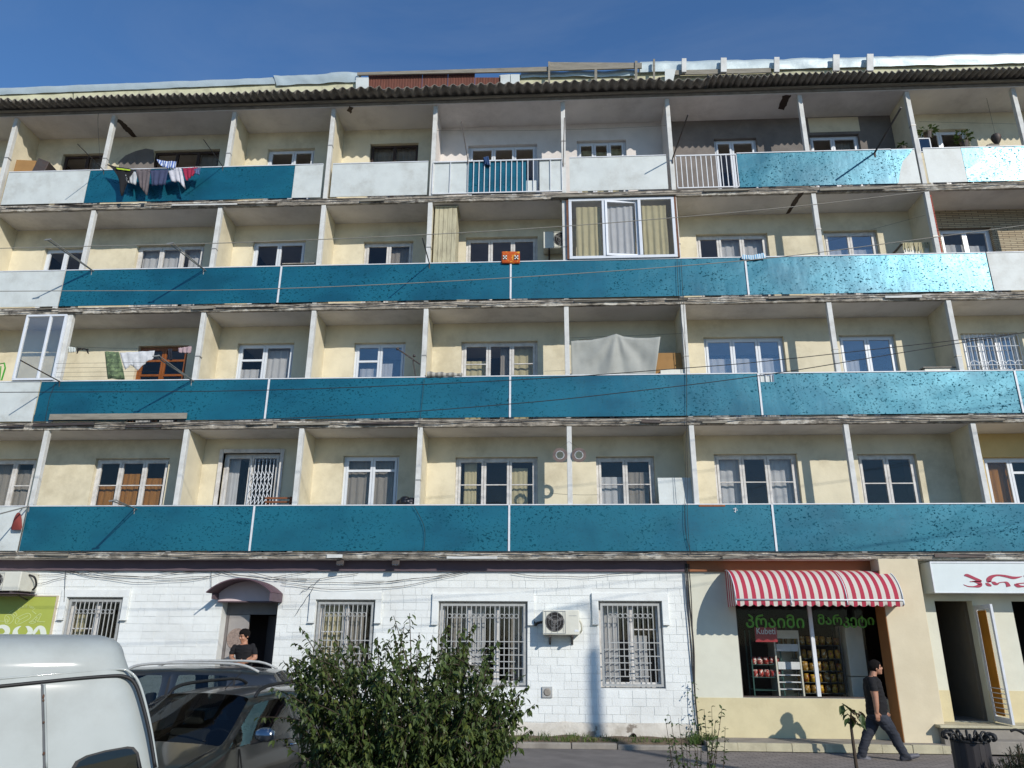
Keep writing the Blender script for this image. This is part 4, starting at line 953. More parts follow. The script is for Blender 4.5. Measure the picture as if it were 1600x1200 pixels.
# kerb stones and ledge in front of the shop
led = empty('shop_ledge', (4.5, -.3, 0), 'low concrete ledge with pale kerb stones along the shop front', 'ledge')
MB().box(BX + .02, sx + .05, -.43, GY - .013, -.02, .112).build('ledge_top', M['concrete'], led); x = BX + .02
while x < sx + .0:
    l = min(rng.uniform(.42, .6), sx + .05 - x); MB().box(x + .0015, x + l - .0015, -.53 + rng.uniform(-.008, .008), -.432, -.02, .115 + rng.uniform(-.008, .006)).build('kerb_stone', M['kerb'], led, bevel=.006); x += l
# low kerb along the white wall's verge
vk = empty('verge_kerb', (-1, -.35, 0), 'worn low earth kerb below the white brick wall', 'kerb'); x = -4.9
while x < 2.3:
    l = rng.uniform(.7, 1.1); MB().box(x + .006, x + l - .006, -.42 + rng.uniform(-.02, .02), -.28, -.05, .05 + rng.uniform(-.015, .015)).build('kerb_stone', M['concrete'], vk, bevel=.02); x += l

# ---------------------------------------------------------------- fixtures on the wall
def aircon(x0, x1, z0, z1, y0, y1, label, fan=.33, tray=None, guard=True, name='air_conditioner'):
    e = empty(name, (x0, y1, z0), label, 'air conditioner')
    MB().box(x0, x1, y0, y1, z0, z1).build('case', M['ac'], e, bevel=.018)
    cx, cz, r_ = x0 + (x1 - x0) * fan, (z0 + z1) / 2 + .01, (z1 - z0) * .40
    mb = MB(); mb.tube([(cx, y0 - .003, cz), (cx, y0 + .001, cz)], r_, 32); mb.build('fan_opening', M['dark'], e)
    mb = MB()
    for k in range(3):
        a = k * 2.09 + .4; P = []
        for i in range(5):
            t = i / 4; w_ = .55 * (1 - .3 * t); P.append([V(cx + r_ * .9 * t * math.cos(a + s_ * w_), y0 - .004 - .002 * s_, cz + r_ * .9 * t * math.sin(a + s_ * w_)) for s_ in (-.5, 0, .5)])
        mb.grid(P)
    mb.ball((cx, y0 - .004, cz), (r_ * .22, .004, r_ * .22), 10, 6); mb.build('fan_blade', mat('grey_fan_plastic', '5c5a57', .6, .1), e)
    mb = MB()
    for k in range(1, 4): mb.tube([(cx + r_ * k / 3.2 * math.cos(t), y0 - .01, cz + r_ * k / 3.2 * math.sin(t)) for t in [q * math.pi / 14 for q in range(29)]], .0022, 4, cap=False)
    for k in (-.45, -.15, .15, .45): mb.tube([(cx + k * 2 * r_, y0 - .011, cz - (z1 - z0) * .43), (cx + k * 2 * r_, y0 - .011, cz + (z1 - z0) * .43)], .003, 4)
    xr = cx + r_ * 1.12
    mb.box(cx - r_ * 1.1, xr, y0 - .012, y0 - .006, z1 - .03, z1 - .02); mb.box(xr - .006, xr + .002, y0 - .012, y0 - .003, z0 + .03, z1 - .02); mb.box(cx - r_ * 1.1, xr, y0 - .012, y0 - .006, z0 + .025, z0 + .033); mb.build('guard', M['iron'], e)
    for x in (x0 + .14, x1 - .14): mb = MB(); mb.box(x - .02, x + .02, y0 - .02, y1 + .0, z0 - .04, z0 - .002); mb.bar((x, y0 + .05, z0 - .03), (x, y1 - .01, z0 - .16), .022); mb.box(x - .02, x + .02, y1 - .025, y1 - .002, z0 - .18, z0 - .039); mb.build('bracket', M['dark_iron'], e)
    return e
Yf = -.06; a, b = W(848, 992, Yf), W(905, 953, Yf)
ac1 = aircon(a.x, b.x, a.z, b.z, Yf, GY - .012, 'white air conditioner on the white brick wall between two barred windows')
mb = MB(); a2 = W(889, 962, Yf - .004)
for k_ in range(6): mb.box(a2.x + .026 * k_, a2.x + .026 * k_ + .016, Yf - .004, Yf - .001, a2.z - .008, a2.z + .008)
mb.build('maker_mark', M['iron'], ac1)
mb = MB(); mb.box(b.x - .1, b.x - .02, Yf - .003, Yf + .002, a.z + .06, a.z + .1); mb.build('sticker', M['trim'], ac1)
mb = MB(); mb.tube(smooth_path([(b.x, .1, a.z + .3), (b.x + .04, .12, a.z + .22), (b.x + .05, .2, a.z + .1), (b.x + .02, GY - .02, a.z + .05)]), .02, 8); mb.build('pipe', M['ac'], ac1, smooth=True)
mb = MB(); p = W(838, 972, GY - .05); mb.tube(smooth_path([(a.x, .12, p.z), (a.x - .1, .16, p.z - .02), (p.x - .02, GY - .05, p.z - .05), (p.x - .05, GY - .01, p.z)]), .028, 8); mb.build('pipe', M['black_rubber'], ac1, smooth=True)
Yf = -.28; a, b = W(-42, 923, Yf), W(30, 893, Yf)
ac2 = aircon(a.x, b.x + .06, a.z, b.z, Yf, GY - .012, 'weathered air conditioner above the green shop sign', fan=.45)
MB().box(a.x - .04, b.x + .1, Yf - .05, GY - .02, a.z - .055, a.z - .042).build('drip_tray', M['plum'], ac2)
mb = MB(); mb.tube(smooth_path([(b.x + .06, -.05, b.z - .05), (b.x + .16, .0, b.z - .1), (b.x + .17, .08, b.z - .25), (b.x + .1, .1, a.z + .04)]), .02, 8); mb.build('pipe', M['black_rubber'], ac2, smooth=True)
Yf = .52; a, b = W(849, 388, Yf), W(884, 361, Yf)
aircon(a.x, a.x + .72, a.z, b.z, Yf, D_ - .012, 'air conditioner on the third balcony row beside the glazed balcony', fan=.6)
# vent, drain, lamps
a, b = W(847, 1090, GY - .03), W(863, 1073, GY - .03); e = empty('wall_vent', (a.x, GY, a.z), 'small square grey vent low on the white brick wall', 'vent'); MB().box(a.x, b.x, GY - .04, GY - .009, a.z, b.z).build('plate', M['iron'], e, bevel=.005)
mb = MB(); cx, cz = (a.x + b.x) / 2, (a.z + b.z) / 2; mb.tube([(cx, GY - .06, cz), (cx, GY - .038, cz)], [.055, .075], 18); mb.build('nozzle', M['concrete'], e)
p = W(990, 1151, GY - .06); e = empty('drain_pipe', (p.x, GY, p.z), 'stub of a dark drain pipe at the foot of the white wall', 'pipe'); mb = MB(); mb.tube([(p.x, GY - .09, p.z), (p.x, GY + .05, p.z)], .055, 18, cap=False); mb.build('pipe_wall', M['dark_iron'], e, solid=.008); mb = MB(); mb.disc((p.x, GY - .036, p.z), (1, 0, 0), (0, 0, 1), .05); mb.build('opening', M['dark'], e)
for px, nm in ((531, 'left of the two small floodlights under the lowest balcony'), (618, 'right of the two small floodlights under the lowest balcony')):
    p = W(px, 879, -.02); e = empty('floodlight', (p.x, GY - .07, p.z), nm, 'floodlight')
    mb = MB(); mb.obox(p + V(0, .03, 0), V(.075, 0, 0), V(0, .03, -.012), V(0, .02, .05)); mb.build('housing', M['dark_iron'], e, bevel=.008)
    mb = MB(); mb.obox(p + V(0, -.003, -.008), V(.06, 0, 0), V(0, .002, -.001), V(0, .016, .038)); mb.build('lens', M['pane_sky'], e)
    mb = MB(); mb.bar(p + V(0, .05, 0), (p.x, GY - .07, p.z + .02), .02); mb.build('arm', M['dark_iron'], e)
# green shop sign
Yg = GY - .05; a, b = W(-70, 1062, Yg), W(89, 932, Yg)
gs = empty('shop_sign', (a.x, GY, a.z), 'lime green shop sign with white vegetable outlines and large white letters', 'sign')
MB().box(a.x, b.x, Yg, GY - .004, a.z, b.z).build('board', mat('lime_green_sign_vinyl', 'a4ae4e', .5, .04, 2), gs); mb = MB()
for q in ((b.x, b.x + .02, a.z, b.z + .02), (a.x, b.x, b.z, b.z + .02)): mb.box(q[0], q[1], Yg - .012, GY - .005, q[2], q[3])
mb.build('edge_trim', mat('sign_edge_trim', 'C6B9A0', .6, .05), gs)
wv = mat('white_sign_vinyl', 'D9DECF', .5, .03); lv_ = mat('pale_line_vinyl', 'C3CF8A', .5, .03)
def gsp(zx, zy): p = W(zx / 10, 880 + zy / 10, Yg - .002); return p.x, p.z
def gline(mbx, pts, w, close=False):
    q = [gsp(*t) + (w,) for t in pts]
    if close: q.append(q[0])
    ribbon(mbx, smooth_path(q, 4), Yg - .002, .003)
mb = MB()
for L in ([(70, 880), (90, 820), (150, 800), (200, 830), (205, 890), (150, 945), (90, 940), (70, 880)], [(85, 900), (95, 875), (115, 880), (118, 915), (95, 920), (85, 900)], [(110, 830), (140, 850), (140, 900), (110, 930)], [(180, 800), (230, 770), (265, 815), (215, 850)], [(190, 790), (240, 830)],
          [(240, 900), (270, 850), (420, 785), (470, 800), (480, 840), (440, 880), (300, 950), (245, 940), (240, 900)], [(285, 900), (440, 820)], [(250, 870), (290, 860), (300, 905), (270, 925)],
          [(450, 930), (520, 880), (560, 840), (620, 790), (640, 800), (600, 890), (520, 940), (450, 930)], [(480, 920), (560, 880), (600, 840)], [(560, 850), (600, 845)], [(590, 810), (650, 810)], [(530, 890), (570, 895)], [(0, 905), (70, 908)], [(520, 915), (700, 915)],
          [(140, 780), (170, 755), (215, 725)], [(500, 745), (540, 775), (565, 795)]): gline(mb, L, .011)
mb.build('line_drawing', lv_, gs)
tm = text_mesh('SINCE 1891', .075, extrude=.0015); wtot = max(v.co.x for v in tm.vertices); cx, cz = gsp(365, 900); p1 = gsp(365, 690); rad = p1[1] - cz; o_ = origin_of(gs)
for v in tm.vertices:
    a_ = (v.co.x - wtot / 2) / rad; rr_ = rad + v.co.y; v.co = V(cx + rr_ * math.sin(a_) - o_.x, Yg - .003 - v.co.z - o_.y, cz + rr_ * math.cos(a_) - o_.z)
tm.materials.clear(); tm.materials.append(lv_); t_ = bpy.data.objects.new('arc_lettering', tm); COL.objects.link(t_); t_.parent = gs
for L in ([[(-60, 1060, 20), (-20, 1005, 40), (50, 990, 50), (110, 1030, 70), (110, 1090, 70), (50, 1130, 50), (-30, 1120, 30)]], [[(330, 985, 4), (290, 1005, 30), (245, 1050, 60), (240, 1120, 80), (280, 1220, 80), (380, 1270, 60), (480, 1200, 70), (500, 1120, 70)], [(400, 990, 4), (440, 1005, 40), (475, 1060, 70), (440, 1120, 60), (370, 1150, 30)]], [[(520, 1110, 40), (560, 1050, 50), (610, 1000, 40), (660, 1030, 70), (680, 1110, 80), (660, 1220, 80), (560, 1280, 50), (480, 1230, 40)]]):
    mb = MB()
    for st_ in L: ribbon(mb, smooth_path([gsp(x, y) + (w_ / 10 / 66,) for x, y, w_ in st_], 5), Yg - .002, .004)
    mb.build('letter', wv, gs)
# cables: bundle at the corner of the shop, loops over the white wall
mb = MB()
for k, (dx, r_) in enumerate(((-.03, .012), (0, .016), (.035, .01))):
    mb.tube(smooth_path([(BX + dx, GY - .09, 3.32), (BX + dx * .6 + .02 * k - .02, GY - .07, 2.6), (BX + .03 * math.sin(k * 2) + dx, GY - .05, 1.7), (BX + dx * .3 - .01 * k, GY - .05, .9), (BX + .02 + dx * .2, GY - .05, .08)]), r_, 6)
tag(mb.build('cable_bundle', M['cable'], None, origin=(BX, GY, 0)), 'bundle of black cables running down between white wall and shop', 'cable')
rr = random.Random(21)
def loop(p0, p1, sag, label, y0=GY - .06, r_=.005, m='cable'):
    a, b = W(*p0, y0), W(*p1, y0); pts = [a.lerp(b, t) + V(0, 0, -sag * 4 * t * (1 - t) + .012 * math.sin(t * 17 + p0[0])) for t in [i / 14 for i in range(15)]]
    mb = MB(); mb.tube(pts, r_, 5); tag(mb.build('wall_cable', M[m], None, origin=(a.x, y0, a.z)), label, 'cable', 'cables looped along the white wall')
LL = 'thin dark cable looped along the top of the white wall'
CL = ['from the left barred window to the doorway canopy', 'left of the canopy, upper strand', 'sagging lowest between left window and canopy', 'above the left barred window', 'crossing above the doorway canopy', 'from the canopy to the left floodlight', 'below the left floodlight', 'long upper strand over the second and third windows', 'long lower strand over the second and third windows', 'falling from the canopy to the second window', 'beside the left air conditioner, lower', 'beside the left air conditioner, upper', 'between air conditioner and shop corner', 'short strand right of the second window', 'tiny strand at the second window corner', 'hanging straight down beside the canopy', 'hanging straight down beside the left window', 'hanging left of the second window']
for ci, (p0, p1, s) in enumerate((((100, 885), (330, 900), .12), ((95, 890), (320, 888), .16), ((110, 892), (345, 897), .2), ((60, 888), (210, 886), .1), ((200, 886), (420, 880), .14), ((330, 890), (520, 880), .22), ((390, 895), (560, 895), .12), ((430, 905), (740, 890), .16), ((440, 912), (735, 892), .22), ((320, 884), (480, 905), .1), ((0, 905), (105, 900), .12), ((0, 898), (140, 888), .08), ((800, 896), (1020, 890), .1), ((545, 910), (720, 893), .06), ((470, 925), (500, 905), .02), ((330, 920), (330, 880), 0), ((100, 940), (103, 885), 0), ((462, 960), (490, 918), 0))): loop(p0, p1, s, 'thin wall cable ' + CL[ci])

# ================================================================ things on the balconies
def cloth(name, top, bot, Y, m, label, cat, group=None, amp=.025, fold=3., n=14, mrows=6, yo=0., solid=.004, sub=1):
    """hanging cloth between two measured edges (lists of photo positions), with folds"""
    def along(L, t):
        t *= len(L) - 1; i = min(int(t), len(L) - 2); f = t - i; return (L[i][0] + (L[i + 1][0] - L[i][0]) * f, L[i][1] + (L[i + 1][1] - L[i][1]) * f)
    P = []; ph = rng.random() * 6
    for i in range(n + 1):
        u = i / n; a = along(top, u); b = along(bot, u); r_ = []
        for j in range(mrows + 1):
            v = j / mrows; p = W(a[0] + (b[0] - a[0]) * v, a[1] + (b[1] - a[1]) * v, Y)
            p.y += amp * (.3 + .7 * v) * math.sin(u * fold * 6.28 + ph + v) + yo * v + .4 * amp * math.sin(u * fold * 14 + v * 4 + ph); r_.append(p)
        P.append(r_)
    mb = MB(); mb.grid(P); o = P[0][0]; ob = mb.build(name, M[m] if isinstance(m, str) else m, None, smooth=True, origin=(o.x, o.y, o.z), solid=solid, fix=False)
    return tag(ob, label, cat, group)
def fab(name, c, **k): return mat(name, c, .9, .12, 10, trans=.15, **k)
# ---- glazed balcony on the third row
def glazed(name, x0, x1, z0, z1, cols, Y, cur, openidx=None, fw=.07, pane='pane'):
    mb = MB()
    mb.box(x0, x1, Y, Y + .07, z1 - fw, z1); mb.box(x0, x1, Y, Y + .07, z0, z0 + fw); xs = [x0]; tot = sum(cols)
    for c in cols: xs.append(xs[-1] + (x1 - x0) * c / tot)
    for i, x in enumerate(xs):
        a = x if i == 0 else (x - fw if i == len(xs) - 1 else x - fw / 2); mb.box(a, a + fw, Y, Y + .07, z0 + fw, z1 - fw)
    g = mb.build(name, M['upvc'], B, bevel=.006)
    for i in range(len(cols)):
        a, b = xs[i] + (fw if i == 0 else fw / 2), xs[i + 1] - (fw if i == len(cols) - 1 else fw / 2)
        if i == openidx:
            ang = R(-7); L = b - a; hx = V(math.cos(ang), -math.sin(ang), 0); c0 = V(a, Y, 0); s = MB(); nn = V(hx.y, -hx.x, 0)
            for u0, u1, w0, w1 in ((0, .05, z0 + fw, z1 - fw), (L - .05, L, z0 + fw, z1 - fw), (.051, L - .051, z0 + fw, z0 + fw + .05), (.051, L - .051, z1 - fw - .05, z1 - fw)):
                s.obox(c0 + hx * (u0 + u1) / 2 + V(0, 0, (w0 + w1) / 2), hx * (u1 - u0) / 2, nn * .025, V(0, 0, (w1 - w0) / 2))
            sa = s.build('open_sash', M['upvc'], g); p = MB(); p.obox(c0 + hx * L / 2 + V(0, 0, (z0 + z1) / 2), hx * (L / 2 - .05), nn * .002, V(0, 0, (z1 - z0) / 2 - fw - .05)); p.build('pane', M['pane'], g)
        else: MB().box(a - .004, b + .004, Y + .03, Y + .034, z0 + fw - .004, z1 - fw + .004).build('pane', M[pane], g)
        if cur[i]: curtain(a + (b - a) * cur[i][1], a + (b - a) * cur[i][2], z0 + .05, z1 - .16, Y + .13, cur[i][0], g, folds=6 * (b - a), amp=.025)
    return g
z0, z1 = RZ[3] + .03, W(980, 309, -.08).z
xa, xb = W(889, 360, -.08).x, W(1056, 360, -.08).x
glazed('glazed_balcony', xa, xb, z0, z1, [1.05, 1.08, 1.05], -.1, [('c_cream', .15, .95), ('c_white', .05, .88), ('c_cream', .05, .85)], 1)
rbs = mat('rusty_brown_strip', '6b4632', .8, .2, 6)
MB().box(xb + .005, xb + .05, -.09, .0, z0, z1).build('corner_trim', rbs, B); MB().box(xa - .05, xa - .005, -.09, .0, z0, z1).build('corner_trim', rbs, B)
mb = MB(); mb.box(xa - .2, xb + .05, -.16, .05, z1 + .012, z1 + .03); mb.build('flashing', M['board'], B)
# glazed corner on the second row, far left
glazed('glazed_balcony', W(29, 545, -.1).x, XP['B'] - .05, RZ[2] + .03, ceil_z(2) - .02, [.62, .40], -.1, [None, None], pane='pane_sky', fw=.05)

# ---- clothes poles with their lines
def pole(base, tip, out_, label, double=True, m='galv', r_=.014):
    a = W(*base, -.07); b = W(*tip, -out_); e = empty('clothes_pole', a, label, 'clothes pole', 'clothes poles on the balcony rails')
    mb = MB(); mb.tube([a + V(0, .03, -.12), a, b], r_, 6); mb.build('rod', M[m], e)
    if double: mb = MB(); mb.tube([a + V(.05, .02, -.02), b + V(.05, 0, .03)], r_ * .8, 6); mb.build('rod', M[m], e)
    d = (b - a).normalized()
    if double: mb = MB(); mb.bar(b - V(.06, 0, 0), b + V(.09, 0, .02), .025); mb.build('crossbar', M[m], e)
    return b
pole((143, 422), (74, 375), 1.3, 'thin clothes pole slanting from the leftmost teal panel of the third row')
pole((318, 421), (265, 381), 1.3, 'pale double clothes pole at the second post of the third row')
t21 = pole((93, 596), (32, 563), 1.3, 'dark clothes pole below the glazed corner of the second row', False, 'dark_iron')
t22 = pole((299, 594), (243, 557), 1.3, 'wooden-looking clothes pole in front of the brown door')
pole((210, 794), (175, 783), 1.25, 'short bent clothes pole in front of the orange curtains')
pole((45, 791), (-12, 806), 1.2, 'clothes pole leaning out at the far left of the lowest row', False)
pole((162, 266), (121, 225), 1.2, 'thin dark clothes pole beside the cardboard box on the top row', False, 'dark_iron', .01)
pole((348, 260), (318, 218), 1.2, 'thin dark clothes pole at the right end of the top row washing', False, 'dark_iron', .01)
pole((671, 412), (660, 372), 1.3, 'dark clothes pole in front of the plank cupboard', False, 'dark_iron')
pole((731, 250), (721, 190), .35, 'dark stick standing at the white railing of the top row', False, 'dark_iron', .012)
pole((1051, 247), (1075, 179), 1.2, 'dark pole slanting over the white baluster railing', False, 'dark_iron', .016)
pole((1367, 238), (1408, 168), 1.42, 'long black pole across the speckled top-row panel', False, 'dark_iron', .022)
pole((880, 252), (882, 184), .3, 'black rod fixed beside the middle post of the top row', False, 'dark_iron', .012)
# thin wires between poles / across bays
def wire(pts, Y, label, r_=.0035, m='cable', sag=.0):
    P = [W(px, py, y) for (px, py), y in zip(pts, Y if isinstance(Y, (list, tuple)) else [Y] * len(pts))]
    mb = MB(); Q = []
    for a, b in zip(P, P[1:]):
        for k in range(8): t = k / 8; Q.append(a.lerp(b, t) - V(0, 0, sag * 4 * t * (1 - t)))
    Q.append(P[-1]); mb.tube(Q, r_, 4); return tag(mb.build('washing_line', M[m], None, origin=P[0]), label, 'washing line', 'washing lines on the balconies')
for k in range(4): wire([(88, 568 + 7 * k), (243, 566 + 7 * k)], -.35, ['topmost', 'second', 'third', 'lowest'][k] + ' of four thin washing lines stretched outside the second row at left')
wire([(105, 541), (300, 541)], .05, 'washing line that carries the green towel', sag=.05)
wire([(682, 204), (1045, 196)], .05, 'washing line across the white top-row flat', sag=.06)
wire([(890, 528), (1070, 521)], .08, 'wire that carries the grey tarpaulin')
wire([(1290, 378), (1446, 336)], -.05, 'slanting washing line over the third row at the right')
wire([(1436, 190), (1600, 194)], .1, 'pale washing line above the top-row plants')
wire([(855, 770), (935, 773)], .2, 'washing line beside the ring shaped shadow', sag=.02)
# ---- washing on the second row
cloth('towel', [(163, 549), (186, 550)], [(168, 592), (196, 593)], .0, fab('green_towel_cloth', '5c6e52', col2='7b8f66', col2_scale=8, col2_lo=.5, col2_hi=.55), 'green towel hanging on the second row line', 'towel', fold=1.2, sub=0)
cloth('lace_cloth', [(187, 551), (242, 548)], [(196, 578), (205, 570), (215, 579), (228, 566), (240, 560)], .02, fab('white_lace_cloth', 'd5d7d8', bump=.4, bump_scale=60), 'white frilled cloth beside the green towel', 'cloth', fold=5)
cloth('small_garment', [(121, 543), (139, 545)], [(119, 553), (126, 546), (134, 547), (138, 553)], .04, fab('black_knit', '232220'), 'small black garment near the glazed corner', 'garment')
cloth('small_garment', [(105, 541), (118, 543)], [(107, 551), (118, 550)], .04, fab('white_sock_cloth', 'c9cfca'), 'small white garment at the left end of the second row line', 'garment')
cloth('small_garment', [(278, 544), (299, 541)], [(279, 551), (298, 552)], .04, fab('pink_grey_cloth', 'b09a9e'), 'pinkish folded garment at the right end of the second row line', 'garment')
cloth('sock', [(263, 545), (269, 545)], [(265, 563), (269, 563)], .04, fab('navy_sock', '2a2d38'), 'dark sock hanging in front of the brown door', 'sock')
# ---- washing on the top row, hung outside the panel
Yw = -.32
cloth('shirt', [(166, 256), (180, 260), (205, 264), (212, 266)], [(182, 268), (187, 282), (189, 306), (194, 304), (197, 275)], Yw, fab('black_sports_top', '1d1d1f'), 'black top with a neon stripe on the top row washing line', 'garment', amp=.02)
cloth('neon_stripe', [(181, 262), (204, 265)], [(183, 264.5), (203, 267)], Yw - .03, fab('neon_yellow_cloth', 'b9d43a'), 'neon yellow strip of cloth on the black top', 'cloth', amp=.004)
cloth('small_garment', [(193, 270), (214, 268)], [(199, 285), (213, 289)], Yw + .02, fab('pale_shirt', 'b9bdbf'), 'pale folded garment beside the black top', 'garment')
cloth('shirt', [(211, 265), (236, 264)], [(218, 290), (229, 305)], Yw, fab('grey_brown_shirt', '6a6264'), 'grey brown shirt on the top row washing line', 'garment')
cloth('jeans', [(235, 266), (264, 264)], [(237, 290), (258, 289)], Yw - .02, fab('dark_blue_denim', '424a68'), 'dark blue garment in the middle of the top row washing', 'garment')
cloth('towel', [(244, 249), (260, 252), (275, 252)], [(251, 259), (262, 263), (275, 263)], Yw + .03, stripe_mat('blue_white_towel', '4a66a8', 'c3cbd8', .06), 'blue and white striped towel above the top row panel', 'towel')
cloth('shirt', [(262, 268), (276, 262), (283, 262)], [(268, 284), (280, 284), (290, 296)], Yw, fab('white_shirt', 'cfcfd6'), 'white shirt between blue and red washing', 'garment')
cloth('cloth', [(285, 263), (309, 261)], [(291, 283), (303, 273)], Yw, fab('crimson_cloth', 'a02a4a'), 'crimson cloth on the top row washing line', 'cloth')
cloth('small_garment', [(304, 264), (314, 262)], [(305, 271), (312, 274)], Yw, fab('blue_dot_cloth', '5a6f96'), 'small blue garment right of the crimson cloth', 'garment')
wire([(164, 258), (215, 266), (265, 265), (316, 261)], Yw, 'washing line in front of the top row teal panel')
wire([(230, 264), (316, 260)], Yw - .06, 'second washing line in front of the top row teal panel')
cloth('cloth', [(755, 246), (763, 244)], [(757, 257), (766, 259)], -.08, fab('blue_rag', '31507c'), 'blue rag on the white railing of the top row', 'cloth')
# flag towel, striped towel, rolled mattress
chk = M['flag'] = fab('orange_flag_cloth', 'c4571f', col2='d9a03a', col2_scale=14, col2_lo=.55, col2_hi=.58)
fl = cloth('flag_towel', [(784, 393), (812, 393)], [(783.5, 411.5), (812.5, 411.5)], -.085, chk, 'orange towel with chequered corners on the third row rail', 'towel', amp=.008, fold=1)
dk = mat('chequer_print', '1d1a1a', .9); lt = mat('chequer_print_white', 'd8d4cc', .9)
for cx in (789, 807):
    mb = MB(); mw_ = MB()
    for i in range(3):
        for jj in range(3):
            p = W(cx - 3 + 2 * i, 399 + 2 * jj, -.1); q = W(cx - 1 + 2 * i, 401 + 2 * jj, -.1); (mb if (i + jj) % 2 else mw_).box(p.x, q.x, -.104, -.1, q.z, p.z)
    mb.build('chequer_dark', dk, fl); mw_.build('chequer_light', lt, fl)
cloth('towel', [(1160, 398), (1175, 399), (1193, 395)], [(1158, 405), (1175, 406), (1197, 404)], -.09, stripe_mat('blue_white_stripe_cloth', '5f9fc0', 'd3dbe0', .05), 'blue striped towel lying on the third row rail', 'towel', amp=.02)
P = []; a, b = W(668, 588, -.02), W(722, 590, -.02); mb = MB()
for i in range(13):
    u = i / 12; r_ = .085 * (1 - .35 * u) + .01 * math.sin(u * 20); P.append([V(a.x + (b.x - a.x) * u, -.02 + r_ * 1.2 * math.cos(t), RZ[2] + .02 + r_ * (.5 + math.sin(t) * .9)) for t in [k * math.pi / 5 for k in range(11)]])
mb.grid(P); tag(mb.build('rolled_mattress', stripe_mat('striped_ticking', 'a8a59a', '77746d', .12), None, smooth=True, origin=a, fix=False), 'rolled striped mattress lying on the second row rail', 'mattress')
# ---- grey tarpaulin
top = [(892, 533), (905, 532), (925, 531), (945, 527), (963, 521.5), (975, 526), (995, 528), (1015, 528), (1032, 526)]
bot = [(893, 592), (910, 592), (930, 592), (948, 592), (962, 592), (978, 592), (1000, 592), (1014, 592), (1023, 592)]
P = []; nT = 48; mT = 16
for i in range(nT + 1):
    u = i / nT * 8; k = min(int(u), 7); f = u - k; pt = (top[k][0] * (1 - f) + top[k + 1][0] * f, top[k][1] * (1 - f) + top[k + 1][1] * f); pb = (bot[k][0] * (1 - f) + bot[k + 1][0] * f, 592); r_ = []
    for jj in range(mT + 1):
        v = jj / mT; p = W(pt[0] + (pb[0] - pt[0]) * v, pt[1] + (pb[1] - pt[1]) * v, .04); ang = math.atan2((pt[0] - 963) * (1 - v) + (pb[0] - 963) * v, 6 + 60 * v)
        p.y += .035 * math.sin(ang * 9) * min(1, v * 2 + .1) * math.exp(-abs(u - 4) * .25) + .03 * math.sin(v * 3.1) * math.sin(u * 1.3) + .01 * mnoise.noise(V(u * 2, v * 4, 0)); r_.append(p)
    P.append(r_)
mb = MB(); mb.grid(P); tag(mb.build('tarpaulin', mat('grey_tarpaulin', 'a9aba3', .7, .05, 3, '77776e', .3, 2, .1, 20, trans=.15), None, smooth=True, origin=P[0][0], solid=.003, fix=False), 'grey tarpaulin hung across a balcony of the second row', 'tarpaulin')
def boxy(name, px0, px1, py0, py1, Y0, dep, m, label, cat, bevel=.004):
    a, b = W(px0, py1, Y0), W(px1, py0, Y0); mb = MB(); mb.box(a.x, b.x, Y0, Y0 + dep, a.z, b.z); return tag(mb.build(name, M[m] if isinstance(m, str) else m, None, origin=(a.x, Y0, a.z), bevel=bevel), label, cat)
card = mat('brown_cardboard', '9c7748', .9, .12, 6, '6f5230', .3, 3)
boxy('cardboard_sheet', 1024, 1064, 551, 596, .18, .03, card, 'brown cardboard sheet standing beside the grey tarpaulin', 'cardboard')
boxy('white_box', 1033, 1071, 577, 596, .03, .15, 'ac', 'white box on the rail in front of the cardboard sheet', 'box')
# table-like boxes at the right
def lidbox(px0, px1, py0, py1, Y0, dep, label, m1, m2, k, fringe=False):
    a, b = W(px0, py1, Y0), W(px1, py0, Y0); e = empty('storage_box', (a.x, Y0, floor_z(k)), label, 'storage box')
    MB().box(a.x, b.x, Y0, Y0 + dep, floor_z(k), b.z - .03).build('case', M[m1], e, bevel=.006); MB().box(a.x - .04, b.x + .03, Y0 - .03, Y0 + dep + .02, b.z - .029, b.z).build('lid', M[m2], e, bevel=.006)
    if fringe:
        mb = MB()
        for i in range(26): x = a.x + (b.x - a.x) * (i + rng.random() * .8) / 26; mb.bar((x, Y0 - .034, b.z - .005), (x + rng.uniform(-.04, .04), Y0 - .036, b.z - rng.uniform(.1, .3)), .022, .003)
        mb.build('fringe', M['c_cream'], e)
lidbox(1414, 1457, 379, 402, .22, .45, 'pale storage box with a frayed cover on the third row at the right', 'ac', 'board', 3, True)
lidbox(1446, 1497, 573, 584, .12, .5, 'white storage box with grey lid on the second row at the right', 'ac', 'concrete', 2)
lidbox(443, 492, 411, 421, .12, .4, 'low pale planter box on the third row rail', 'concrete', 'slab', 3)
# cupboard of planks
Yc = .1; a, b = W(676, 412, Yc), W(714, 322, Yc); e = empty('plank_cupboard', (a.x, Yc, floor_z(3)), 'tall cream cupboard of vertical planks on the third row', 'cupboard')
pk = mat('cream_flaking_plank', 'bdb698', .9, .12, 6, '5d5344', .6, 4, .3, 40, stretch=(3, 3, .5)); n = 5
for i in range(n): x0 = a.x + (b.x - a.x) * i / n; MB().box(x0 + .004, x0 + (b.x - a.x) / n - .004, Yc + rng.uniform(0, .008), Yc + .025, floor_z(3), b.z - .03).build('plank', pk, e)
for i in range(4): y = Yc + .03 + .12 * i; MB().box(b.x - .02, b.x, y, y + .115, floor_z(3), b.z - .03).build('plank', pk, e)
MB().box(a.x, b.x + .03, Yc - .02, Yc + .52, b.z - .029, b.z).build('top_board', pk, e)
